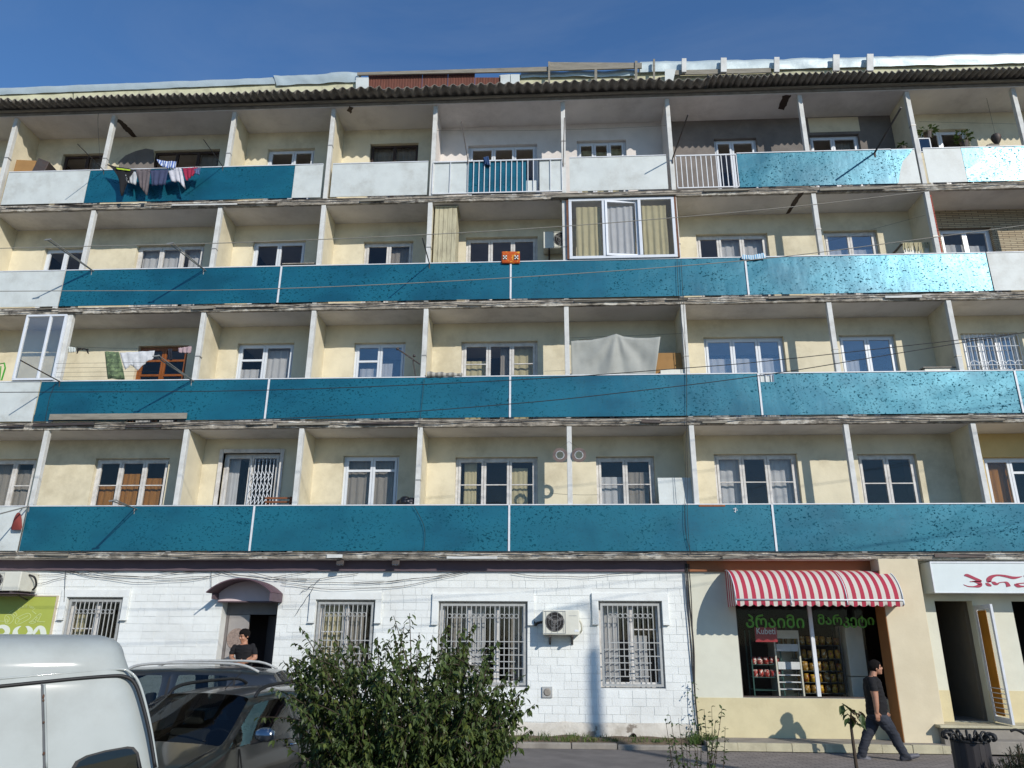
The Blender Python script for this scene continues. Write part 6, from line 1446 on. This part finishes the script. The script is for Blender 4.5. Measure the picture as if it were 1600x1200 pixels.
rs = mat('rust_spot', '5d4334', .9, .2)
for py, h in ((1090, 4), (1130, 2), (1178, 3), (1096, 2)): mb = MB(); p = VS(68.5, py, .006); mb.ball(p, (.006, .006, .003 * h)); mb.build('rust_spot', rs, van)
# quarter window: dark glass in a rubber frame
wp = [(112, 1200), (118, 1190), (135, 1181), (165, 1173), (200, 1167), (210, 1168), (217, 1176), (222, 1200), (224, 1260), (108, 1260)]
mb = MB(); q = [VS(px, py, .006) for px, py in wp]; mb.prism(q, uy * .01); mb.build('window_rubber', M['black_rubber'], van); c = sum(q, V(0, 0, 0)) / len(q)
mb = MB(); q2 = [c + (p - c) * .9 - uy * .004 for p in q]; mb.prism(q2, uy * .006); mb.build('quarter_window', M['carglass'], van)
for x in (.9, 3.8):
    for y in (.02, WV - .22):
        a = PR + ux * x + uy * (y - .03) + V(0, 0, .05); mb = MB(); mb.tube([a, a + uy * .22], .33, 22); wh = mb.build('wheel', M['tyre'], van); mb = MB(); s_ = -1 if y < 1 else 1; b = a if s_ < 0 else a + uy * .22; mb.tube([b, b + uy * s_ * .01], [.2, .18], 16); mb.build('rim', M['rim'], wh)

# ================================================================ plants
def curve3(a, b, bend, n=7):
    m_ = a.lerp(b, .5) + bend
    return [(a * (1 - t) ** 2 + m_ * 2 * t * (1 - t) + b * t * t) for t in [i / (n - 1) for i in range(n)]]
def inpoly(x, y, poly):
    c = False; n = len(poly)
    for i in range(n):
        (x1, y1), (x2, y2) = poly[i], poly[(i + 1) % n]
        if (y1 > y) != (y2 > y) and x < (x2 - x1) * (y - y1) / (y2 - y1) + x1: c = not c
    return c
rng = random.Random(99)
YB = -7.5
bush = empty('leafy_bush', (W(640, 1200, YB).x, YB, -.22), 'large dark green leafy bush in front of the barred windows', 'bush')
base = V(bush.location.x, YB, -.2)
outline = [(446, 1110), (462, 1060), (455, 1030), (485, 1010), (488, 992), (520, 1005), (545, 1000), (570, 1020), (596, 1008), (620, 985), (645, 985), (668, 1008), (692, 1000), (716, 990), (745, 992), (770, 1018), (790, 1048), (812, 1062), (826, 1085), (806, 1108), (822, 1135), (790, 1160), (770, 1190), (740, 1230), (690, 1260), (560, 1260), (500, 1240), (470, 1200), (486, 1160), (452, 1135)]
stems = MB(); LV_ = MB()
def leafy(path, k0, count, L=.075):
    for c in range(count):
        t = k0 + (1 - k0) * (c + rng.random()) / count; i = min(int(t * (len(path) - 1)), len(path) - 2); p = path[i].lerp(path[i + 1], t * (len(path) - 1) - i)
        d = V(rng.gauss(0, .7), rng.gauss(0, .7), -rng.uniform(.15, 1.1)); l_ = L * rng.uniform(.7, 1.25); leaf(LV_, p + V(rng.gauss(0, .012), rng.gauss(0, .012), 0), d, l_, l_ * rng.uniform(.24, .32))
tops = []
while len(tops) < 290:
    px, py = rng.uniform(440, 835), rng.uniform(975, 1250)
    if inpoly(px, py, outline):
        edge = abs(px - 640) / 200; Y = YB + rng.uniform(-.75, .75) * math.sqrt(max(.05, 1 - edge ** 2)); tops.append(W(px, py, Y))
for tp in tops:
    bpt = base + V(rng.uniform(-.35, .35), rng.uniform(-.3, .3), 0); path = curve3(bpt, tp, V((tp.x - bpt.x) * .18, (tp.y - bpt.y) * .2, .12), 8); stems.tube(path, [.009, .008, .007, .006, .005, .004, .003, .002], 5, cap=False); leafy(path, .35, 52, .068)
    for s_ in range(3):
        i = rng.randint(3, 6); a = path[i]; d = V(rng.gauss(0, .2), rng.gauss(0, .2), rng.uniform(.0, .3)); tw = curve3(a, a + d, V(0, 0, .04), 5); stems.tube(tw, [.005, .005, .004, .003, .002], 4, cap=False); leafy(tw, .1, 20, .066)
for px, py in ((468, 978), (442, 1032), (492, 1000), (615, 962), (612, 980), (640, 958), (632, 975), (655, 988), (700, 975), (676, 992), (742, 972), (724, 980), (778, 1000), (590, 995), (560, 1000), (826, 1070), (836, 1100), (455, 1025), (520, 990), (800, 1045), (830, 1140), (690, 990), (452, 1060), (545, 992), (570, 1003), (764, 1005)):
    tp = W(px, py, YB + rng.uniform(-.4, .4)); a = base.lerp(tp, .45) + V(rng.gauss(0, .1), rng.gauss(0, .1), .1); path = curve3(a, tp, V(0, 0, .08), 9); stems.tube(path, [.008] * 5 + [.006, .005, .004, .003], 5, cap=False); leafy(path, .3, 40, .07)
stems.build('stem', M['twig'], bush, smooth=True, fix=False); tag(LV_.build('leaves', M['leaf'], bush, fix=False), kind='stuff')
# rose bush
YR = -6.9
rb = empty('thin_shrub', (W(1085, 1200, YR).x, YR, -.2), 'sparse thin rose shrub in front of the shop corner', 'shrub'); st_ = MB(); LV_ = MB(); b0 = V(rb.location.x, YR, -.2)
for k, (px, py) in enumerate(((1040, 1125), (1047, 1118), (1060, 1122), (1052, 1150), (1072, 1140), (1083, 1150), (1100, 1108), (1112, 1104), (1128, 1108), (1118, 1125), (1133, 1135), (1122, 1150), (1095, 1130), (1064, 1160), (1108, 1145), (1076, 1120), (1090, 1165), (1046, 1165))):
    tp = W(px, py, YR + rng.uniform(-.3, .3)); path = curve3(b0 + V(rng.uniform(-.1, .1), 0, 0), tp, V((tp.x - b0.x) * .25, 0, .1), 8); st_.tube(path, [.008, .007, .006, .005, .004, .004, .003, .002], 4, cap=False)
    for c in range(34):
        t = rng.uniform(.25, 1); i = min(int(t * 7), 6); p = path[i].lerp(path[i + 1], t * 7 - i); leaf(LV_, p, V(rng.gauss(0, 1), rng.gauss(0, 1), rng.gauss(0, .6)), rng.uniform(.035, .06), .014)
st_.build('stem', M['twig'], rb, fix=False); tag(LV_.build('leaves', M['leaf2'], rb, fix=False), kind='stuff')
# sapling with single leaves
sp = empty('sapling', (W(1340, 1200, YR).x, YR, -.2), 'young sapling with a tuft of leaves in front of the shop', 'sapling'); st_ = MB()
path = [V(sp.location.x, YR, -.2)] + [W(*q, YR) for q in ((1337, 1190), (1333, 1160), (1329, 1130), (1330, 1112), (1324, 1104), (1316, 1099))]; st_.tube(path, [.02, .018, .016, .013, .008, .006, .003], 7); st_.tube([path[4], W(1340, 1115, YR), W(1346, 1112, YR)], .004, 5); st_.tube([path[3], W(1337, 1122, YR)], .004, 5); st_.build('trunk', M['twig'], sp, smooth=True)
lm = [mat('reddish_green_leaf', '5a4a30', .5, .25, 12, trans=.25), M['leaf2']]
for px, py in ((1314, 1099), (1318, 1101), (1323, 1103), (1321, 1108), (1326, 1107), (1330, 1108), (1334, 1108), (1325, 1115), (1329, 1116), (1333, 1113), (1340, 1110), (1344, 1112), (1346, 1115), (1337, 1118), (1334, 1123), (1327, 1121), (1325, 1127), (1335, 1130), (1322, 1113), (1339, 1114), (1331, 1120), (1343, 1118)):
    mb = MB(); p = W(px, py, YR + rng.uniform(-.06, .06)); leaf(mb, p, V(rng.gauss(0, .6), rng.gauss(0, .4), -rng.uniform(.1, 1)), rng.uniform(.09, .13), .032); mb.build('leaf', lm[rng.random() < .45], sp, fix=False)
# dark conifer-like shrub in the corner
YC2 = -6.4; sh = empty('dark_shrub', (W(1585, 1200, YC2).x, YC2, -.2), 'low dark feathery shrub at the lower right corner', 'shrub'); LV_ = MB(); st_ = MB(); b0 = V(sh.location.x + .1, YC2, -.2)
for k in range(130):
    px = 1550 + 90 * rng.random() ** .8; tp = W(px, rng.uniform(1166 if px > 1570 else 1180, 1215), YC2 + rng.uniform(-.35, .35)); path = curve3(b0, tp, V(0, 0, .1), 7); st_.tube(path, .004, 4, cap=False)
    for c in range(26):
        t = rng.uniform(.35, 1); i = min(int(t * 6), 5); p = path[i].lerp(path[i + 1], t * 6 - i); d = (path[i + 1] - path[i]).normalized() + V(rng.gauss(0, .5), rng.gauss(0, .5), rng.gauss(0, .4)); leaf(LV_, p, d, rng.uniform(.04, .07), .006)
st_.build('stem', M['twig'], sh, fix=False); tag(LV_.build('needles', mat('dark_needles', '2d3a22', .6, .3, 9, trans=.2), sh, fix=False), kind='stuff')
# grass and weeds along the foot of the white wall
mb = MB()
def tuft(x, y, z, n, h):
    for k in range(n):
        a = rng.uniform(0, 6.28); l_ = h * rng.uniform(.5, 1.2); p = V(x + rng.gauss(0, .05), y + rng.gauss(0, .03), z); d = V(math.cos(a) * .45, math.sin(a) * .45, 1).normalized(); s = V(-math.sin(a), math.cos(a), 0) * .006
        q = p + d * l_ * .6; t = q + (d + V(math.cos(a), math.sin(a), -.3) * .5).normalized() * l_ * .4; mb.add([p - s, p + s, q + s * .7, q - s * .7, t], [(0, 1, 2, 3), (3, 2, 4)])
for k in range(520):
    x = rng.uniform(-5.2, 2.65); dens = .5 + .5 * mnoise.noise(V(x * 1.1, 3, 0)); 
    if -.15 < x < .55: dens = 1.2
    if rng.random() < dens: tuft(x, rng.uniform(-.28, .24), .05 + .03 * rng.random(), rng.randint(5, 12), .09 * rng.uniform(.5, 1.4) * (1.35 if -.3 < x < .6 else 1))
for k in range(26): tuft(BX + rng.uniform(-.25, .3), rng.uniform(-.3, .2), .05, 12, .22)
tag(mb.build('grass', M['grass'], fix=False), 'short grass and weeds along the foot of the white wall', 'grass', kind='stuff')
vine = MB(); st_ = MB(); path = [V(BX - .05, GY - .09, .1), V(BX - .09, GY - .1, .6), V(BX - .06, GY - .1, 1.1)]; st_.tube(path, .006, 4)
for k in range(46): t = rng.random(); leaf(vine, path[0].lerp(path[2], t) + V(rng.gauss(0, .05), rng.uniform(-.05, 0), 0), V(rng.gauss(0, 1), -.6, rng.gauss(0, .5)), .06, .02)
ve = empty('climbing_weed', (BX - .05, GY - .09, .08), 'small climbing weed at the corner of the white wall', 'plant'); st_.build('stem', M['twig'], ve); tag(vine.build('leaves', M['leaf2'], ve, fix=False), kind='stuff')
# litter bin with a scrolled top
YL = -5.9; c = W(1522, 1200, YL); c = V(c.x, YL, -.16); bn = empty('litter_bin', c, 'dark slatted litter bin with a scrolled rim', 'bin'); H_ = W(1515, 1158, YL).z - c.z; r0 = .185
mb = MB(); mb.tube([c + V(0, 0, .02), c + V(0, 0, H_ - .02)], [r0 - .03, r0 - .02], 20); mb.build('liner', M['black_rubber'], bn)
sl = mat('dark_stained_slat', '2a2627', .6, .2, 8, stretch=(3, 3, .5))
for k in range(18):
    a = 2 * math.pi * k / 18; d = V(math.cos(a), math.sin(a), 0); s = V(-math.sin(a), math.cos(a), 0); mb = MB(); mb.obox(c + d * r0 + V(0, 0, H_ / 2), s * .033, d * .008, V(0, 0, H_ / 2)); mb.build('slat', sl, bn, bevel=.003)
for k in range(16):
    a = 2 * math.pi * k / 16; d = V(math.cos(a), math.sin(a), 0); mb = MB(); b_ = c + d * (r0 - .01) + V(0, 0, H_); mb.tube([V(*q) for q in smooth_path([tuple(b_), tuple(b_ + V(0, 0, .04)), tuple(b_ + d * .04 + V(0, 0, .085)), tuple(b_ + d * .085 + V(0, 0, .075)), tuple(b_ + d * .09 + V(0, 0, .035)), tuple(b_ + d * .06 + V(0, 0, .025))], 4)], .014, 6); mb.build('scroll', M['black_rubber'], bn, smooth=True)
mb = MB(); mb.tube([c + V(r0 * math.cos(t), r0 * math.sin(t), H_ + .005) for t in [k * math.pi / 12 for k in range(25)]], .016, 6); mb.build('ring', M['black_rubber'], bn, smooth=True)
c = W(1592, 1150, YL); mb = MB(); mb.tube([V(*q) for q in smooth_path([(c.x - .08, YL, c.z + .05), (c.x, YL, c.z + .06), (c.x + .12, YL, c.z - .05), (c.x + .2, YL, c.z - .4), (c.x + .2, YL, -.2)], 5)], .016, 6); tag(mb.build('bent_rail', M['black_rubber'], None, origin=(c.x + .2, YL, -.2)), 'end of a bent black rail at the right edge', 'rail')

# ================================================================ people
def loft(mb, pts, ra, rb, A, Bv, n=14):
    A, Bv = Vector(A).normalized(), Vector(Bv).normalized(); P = []
    for p, a, b in zip(pts, ra, rb):
        P.append([Vector(p) + A * a * math.cos(2 * math.pi * k / n) + Bv * b * math.sin(2 * math.pi * k / n) for k in range(n)])
    vs = [q for r_ in P for q in r_]; fs = [(i * n + k, i * n + (k + 1) % n, (i + 1) * n + (k + 1) % n, (i + 1) * n + k) for i in range(len(P) - 1) for k in range(n)] + [tuple(reversed(range(n))), tuple(range((len(P) - 1) * n, len(P) * n))]
    mb.add(vs, fs)
def limb(mb, pts, rs, n=12):
    pp = smooth_path([tuple(p) + (r_,) for p, r_ in zip(pts, rs)], 4); mb.tube([V(*q[:3]) for q in pp], [q[3] for q in pp], n)
    mb.ball(pp[0][:3], pp[0][3] * .98, 10, 7); mb.ball(pp[-1][:3], pp[-1][3] * .98, 10, 7)
def hand(mb, wr, d, side, palm_n, curl=.5, s=1.):
    """palm and five fingers; d along the hand, side towards the thumb"""
    d, side, pn = d.normalized(), side.normalized(), palm_n.normalized()
    mb.obox(wr + d * .045 * s, d * .045 * s, side * .036 * s, pn * .013 * s)
    for k, (o, L) in enumerate(((.029, .062), (.010, .072), (-.010, .068), (-.029, .052))):
        a = wr + side * o * s + d * .085 * s; b = a + d * L * .45 * s + pn * curl * .012; c = b + (d * (1 - curl * .6) + pn * curl).normalized() * L * .35 * s; e_ = c + (d * (1 - curl) + pn * curl * 1.3).normalized() * L * .3 * s; mb.tube([a - d * .02, a, b, c, e_], [.0095 * s, .0095 * s, .009 * s, .0085 * s, .007 * s], 8)
    a = wr + side * .03 * s + d * .02 * s; b = a + (side * .7 + d * .6 + pn * .2).normalized() * .04 * s; mb.tube([a, b, b + (d + side * .15 + pn * .3).normalized() * .04 * s], [.013 * s, .011 * s, .009 * s], 8)
def head(mb, c, f, up, h=.235):
    """skull, jaw, nose, ears, brow, chin; c is the middle of the head"""
    f = f.normalized(); up = (up - f * up.dot(f)).normalized(); s = f.cross(up); k = h / .235
    def B_(p, r_): # ellipsoid with local axes
        n, m_ = 14, 9; vs = []; fs = []
        for j in range(1, m_):
            t = math.pi * j / m_
            for i in range(n): a = 2 * math.pi * i / n; vs.append(c + (f * (p[0] + r_[0] * math.sin(t) * math.cos(a)) + s * (p[1] + r_[1] * math.sin(t) * math.sin(a)) + up * (p[2] + r_[2] * math.cos(t))) * k)
        L = len(vs); vs += [c + (f * p[0] + s * p[1] + up * (p[2] + r_[2])) * k, c + (f * p[0] + s * p[1] + up * (p[2] - r_[2])) * k]
        for j in range(m_ - 2):
            for i in range(n): fs.append((j * n + i, (j + 1) * n + i, (j + 1) * n + (i + 1) % n, j * n + (i + 1) % n))
        for i in range(n): fs += [(L, i, (i + 1) % n), (L + 1, (m_ - 2) * n + (i + 1) % n, (m_ - 2) * n + i)]
        mb.add(vs, fs)
    B_((-.012, 0, .03), (.095, .075, .088)); B_((.02, 0, -.035), (.068, .06, .075)); B_((.05, 0, -.092), (.03, .03, .022)); B_((.088, 0, -.012), (.02, .013, .024)); B_((.092, 0, -.024), (.018, .016, .012)); B_((.062, 0, .03), (.026, .055, .014)); B_((.076, 0, -.058), (.012, .022, .007)); B_((.074, 0, -.07), (.012, .02, .006))
    for q in (1, -1): B_((-.015, q * .076, -.01), (.02, .01, .032)); B_((.05, q * .038, -.03), (.028, .022, .026))
    return f, up, s, k
def person(name, label, base, parts, classify, mats, voxel=.0075):
    e = empty(name, base, label, 'person'); mb = MB(); parts(mb); me = bpy.data.meshes.new('tmp'); me.from_pydata([tuple(p) for p in mb.v], [], mb.f); bm = bmesh.new(); bm.from_mesh(me); bmesh.ops.recalc_face_normals(bm, faces=bm.faces); bm.to_mesh(me); bm.free()
    o = bpy.data.objects.new('tmp', me); COL.objects.link(o); r_ = o.modifiers.new('r', 'REMESH'); r_.mode = 'VOXEL'; r_.voxel_size = voxel; sm = o.modifiers.new('s', 'SMOOTH'); sm.iterations = 3; sm.factor = .5; bpy.context.view_layer.update()
    ev = bpy.data.meshes.new_from_object(o.evaluated_get(bpy.context.evaluated_depsgraph_get())); bpy.data.objects.remove(o)
    ev.materials.clear()
    for m in mats: ev.materials.append(m)
    for p in ev.polygons: p.material_index = classify(p.center); p.use_smooth = True
    # clothing stands a little proud of the skin and creases
    nrm = [v.normal.copy() for v in ev.vertices]; cl = [0] * len(ev.vertices)
    for p in ev.polygons:
        for q in p.vertices: cl[q] = max(cl[q], p.material_index)
    for v in ev.vertices:
        if cl[v.index]: v.co += nrm[v.index] * (.004 + .010 * mnoise.noise(v.co * 11) + .008 * mnoise.noise(V(v.co.x * 9, v.co.y * 9, v.co.z * 30)))
    b_ = Vector(base)
    for v in ev.vertices: v.co -= b_
    ob = bpy.data.objects.new('body', ev); COL.objects.link(ob); ob.parent = e; return e
def hair(e, c, f, up, k, front=.035, low=-.03, thick=.012):
    s = f.cross(up); mb = MB(); P = []; n, m_ = 22, 10
    for i in range(n + 1):
        a = 2 * math.pi * i / n; ca_ = math.cos(a); hl = front if ca_ > .55 else (low if ca_ > .05 else low - .05 * min(1, (.05 - ca_) * 3)); lim = math.acos(max(-1, min(1, (hl - .03) / .1)))
        r_ = []
        for j in range(m_ + 1):
            t = lim * j / m_; w_ = 1 + .10 * mnoise.noise(V(i * .9, j * .8, 1)) * (1 if j else 0); r_.append(c + (f * (-.014 + (.095 + thick) * w_ * math.sin(t) * math.cos(a)) + s * ((.076 + thick) * w_ * math.sin(t) * math.sin(a)) + up * (.03 + (.09 + thick) * w_ * math.cos(t))) * k)
        P.append(r_)
    mb.grid(P); return mb.build('hair', M['hair'], e, smooth=True, solid=.006, fix=False)
def face_bits(e, c, f, up, k):
    s = f.cross(up); mb = MB(); m2 = MB()
    for q in (1, -1):
        mb.ball(c + (f * .080 + s * q * .032 + up * .006) * k, .009, 8, 6); m2.tube([c + (f * .088 + s * q * .018 + up * .026) * k, c + (f * .083 + s * q * .045 + up * .027) * k], .0045, 5)
    mb.build('eyes', M['hair'], e); m2.build('eyebrows', M['hair'], e)
# ---- walking man
YWK = -1.25
def J(zx, zy, dy=0.): return W(1310 + zx / 6.664, 1020 + zy / 6.664, YWK + dy) + V(0, 0, .035)
f_ = V(.98, -.12, .12); up_ = V(-.05, 0, 1)
hc = J(392, 178)
def walker(mb):
    X, Yv = (1, 0, 0), (0, 1, 0)
    head(mb, hc, f_, up_, .24); limb(mb, [J(362, 262), J(372, 215)], [.06, .052])
    loft(mb, [J(352, 268), J(350, 300), J(358, 360), J(372, 430), J(388, 500), J(400, 560), J(402, 620), J(400, 680), J(398, 715)], [.065, .115, .135, .145, .16, .168, .165, .145, .10], [.115, .20, .215, .205, .19, .185, .185, .175, .14], X, Yv, 20)
    limb(mb, [J(345, 310, -.2), J(370, 400, -.265), J(388, 490, -.29)], [.072, .064, .052]); limb(mb, [J(388, 490, -.29), J(398, 570, -.3), J(402, 640, -.3)], [.051, .044, .033]); hand(mb, J(402, 640, -.3), V(.06, 0, -1), V(1, 0, 0), V(0, 1, 0), .5)
    limb(mb, [J(352, 310, .2), J(385, 420, .265), J(400, 500, .28)], [.062, .052, .043]); limb(mb, [J(400, 500, .28), J(430, 560, .285), J(460, 610, .28)], [.042, .036, .028]); hand(mb, J(460, 610, .28), V(.6, 0, -.7), V(.7, 0, .6), V(0, -1, 0), .6)
    for dy, pts in ((-.085, [(440, 690), (505, 770), (572, 862), (632, 985), (694, 1085)]), (.085, [(378, 690), (345, 780), (305, 880), (272, 985), (250, 1082)])):
        limb(mb, [J(x, y, dy) for x, y in pts], [.115, .105, .082, .074, .070], 14)
    for dy, a, t in ((-.085, (690, 1118), (825, 1092)), (.085, (240, 1112), (335, 1140))):
        A, T_ = J(*a, dy), J(*t, dy); d = (T_ - A).normalized(); u = V(0, 1, 0).cross(d) * -1; limb(mb, [A - d * .03, A + d * .06, A + d * .14, T_], [.045, .05, .043, .03], 12)
ARM_N = [J(370, 400, -.265), J(388, 490, -.29), J(402, 640, -.3), J(404, 690, -.3), J(412, 740, -.29)]; ARM_F = [J(385, 420, .265), J(400, 500, .28), J(460, 610, .28), J(500, 660, .28), J(520, 690, .27)]
def cw(p):
    # 0 skin, 1 shirt, 2 jeans, 3 shoes
    zsole = 0
    sl = J(0, 405).z; belt = J(0, 655).z; ank = J(0, 1090).z
    for ch in (ARM_N, ARM_F):
        for A, B2 in zip(ch, ch[1:]):
            ab = B2 - A; t = max(0, min(1, (p - A).dot(ab) / ab.dot(ab)))
            if (p - (A + ab * t)).length < .072 and p.z < sl: return 0
    if p.z > J(0, 262).z: return 0
    if p.z > belt: return 1
    for a, t in (((690, 1118, -.085), (825, 1092, -.085)), ((240, 1112, .085), (335, 1140, .085))):
        A, T_ = J(*a), J(*t); ab = T_ - A; q = (p - A).dot(ab) / ab.dot(ab)
        if q > .42 and (p - (A + ab * min(1, q))).length < .09: return 3
    if p.z > J(0, 1118).z: return 2
    return 3
wk = person('person', 'man in black t-shirt and jeans walking past the shop', (J(430, 1100).x, YWK, 0), walker, cw, [M['skin'], M['tee'], M['jeans'], M['shoe']]); hair(wk, hc, f_.normalized(), (up_ - f_.normalized() * up_.dot(f_.normalized())).normalized(), .24 / .235, .05, -.02); face_bits(wk, hc, f_.normalized(), (up_ - f_.normalized() * up_.dot(f_.normalized())).normalized(), .24 / .235)
# ---- man in the doorway
YDM = -.3
def K(zx, zy, dy=0.): return W(320 + zx / 8, 900 + zy / 8, YDM + dy)
fd = V(-.5, -.82, -.22).normalized(); ud = V(-.08, -.1, 1); ud = (ud - fd * ud.dot(fd)).normalized(); hd_ = K(492, 752); sd_ = V(.85, -.5, 0).normalized()   # sd_: across the shoulders
def doorman(mb):
    A = V(.93, -.36, 0).normalized(); Bq = V(.36, .93, 0)
    head(mb, hd_, fd, ud, .25); limb(mb, [K(495, 865, .02), K(498, 810, .02)], [.062, .056])
    zf = .28; hip = K(495, 1075); hip.z = max(.28 + .86, hip.z - .25)
    tor = [K(492, 850), K(488, 872), K(486, 910), K(486, 960), K(488, 1010), K(490, 1060)]
    loft(mb, tor + [hip + V(0, 0, .08), hip - V(0, 0, .05)], [.08, .17, .20, .195, .18, .175, .17, .13], [.06, .10, .12, .122, .118, .115, .12, .1], A, Bq, 20)
    limb(mb, [K(372, 890), K(345, 950, -.03), K(330, 1010, -.02)], [.052, .05, .044]); limb(mb, [K(330, 1010, -.02), K(360, 1055, -.13), K(415, 1085, -.2)], [.044, .038, .03]); hand(mb, K(415, 1085, -.2), V(.8, -.3, -.1), V(0, -.3, 1), V(0, 1, 0), .6)
    limb(mb, [K(598, 882), K(622, 950, -.04), K(628, 1022, -.06)], [.052, .05, .044]); limb(mb, [K(628, 1022, -.06), K(560, 1062, -.16), K(480, 1075, -.22)], [.044, .038, .03]); hand(mb, K(480, 1075, -.22), V(-.9, -.2, .05), V(0, -.3, 1), V(0, 1, 0), .6)
    for q in (-1, 1):
        h0 = hip + A * q * .09; ft = V(h0.x + q * .02, YDM + .02, zf); limb(mb, [h0, h0.lerp(ft, .5) + V(-.01, -.03, 0), V(ft.x, ft.y, zf + .09)], [.095, .068, .055], 14); limb(mb, [V(ft.x + .02, ft.y + .05, zf + .045), V(ft.x - .07, ft.y - .12, zf + .04)], [.045, .04])
def cd(p):
    zb = K(0, 1085).z
    nk = K(494, 860); 
    if p.z > K(0, 872).z and V(p.x - nk.x, p.y - nk.y, 0).length < (.085 if p.z < K(0, 848).z else .16) and (p.z > K(0, 838).z or V(p.x - nk.x, p.y - nk.y, 0).length < .09): return 0
    for a, b in ((K(330, 1010, -.02), K(415, 1085, -.2)), (K(628, 1022, -.06), K(480, 1075, -.22))):
        ab = b - a; t = max(0, min(1.35, (p - a).dot(ab) / ab.dot(ab)))
        if (p - (a + ab * t)).length < .062 and (p.y < YDM - .1 or p.z < K(0, 985).z and abs(p.x - K(490, 0).x) > .16): return 0
    for a, b in ((K(345, 950, -.03), K(330, 1010, -.02)), (K(622, 950, -.04), K(628, 1022, -.06))):
        if p.z < K(0, 975).z and (p - b).length < .09: return 0
    if p.z > .28 + .9: return 1
    return 2 if p.z > .28 + .09 else 3
dm = person('person', 'man in black t-shirt standing in the doorway behind the cars', (K(490, 0).x, YDM, .28), doorman, cd, [M['skin'], M['tee'], M['jeans'], M['shoe']]); hair(dm, hd_, fd, ud, .25 / .235, .052, -.01); face_bits(dm, hd_, fd, ud, .25 / .235)
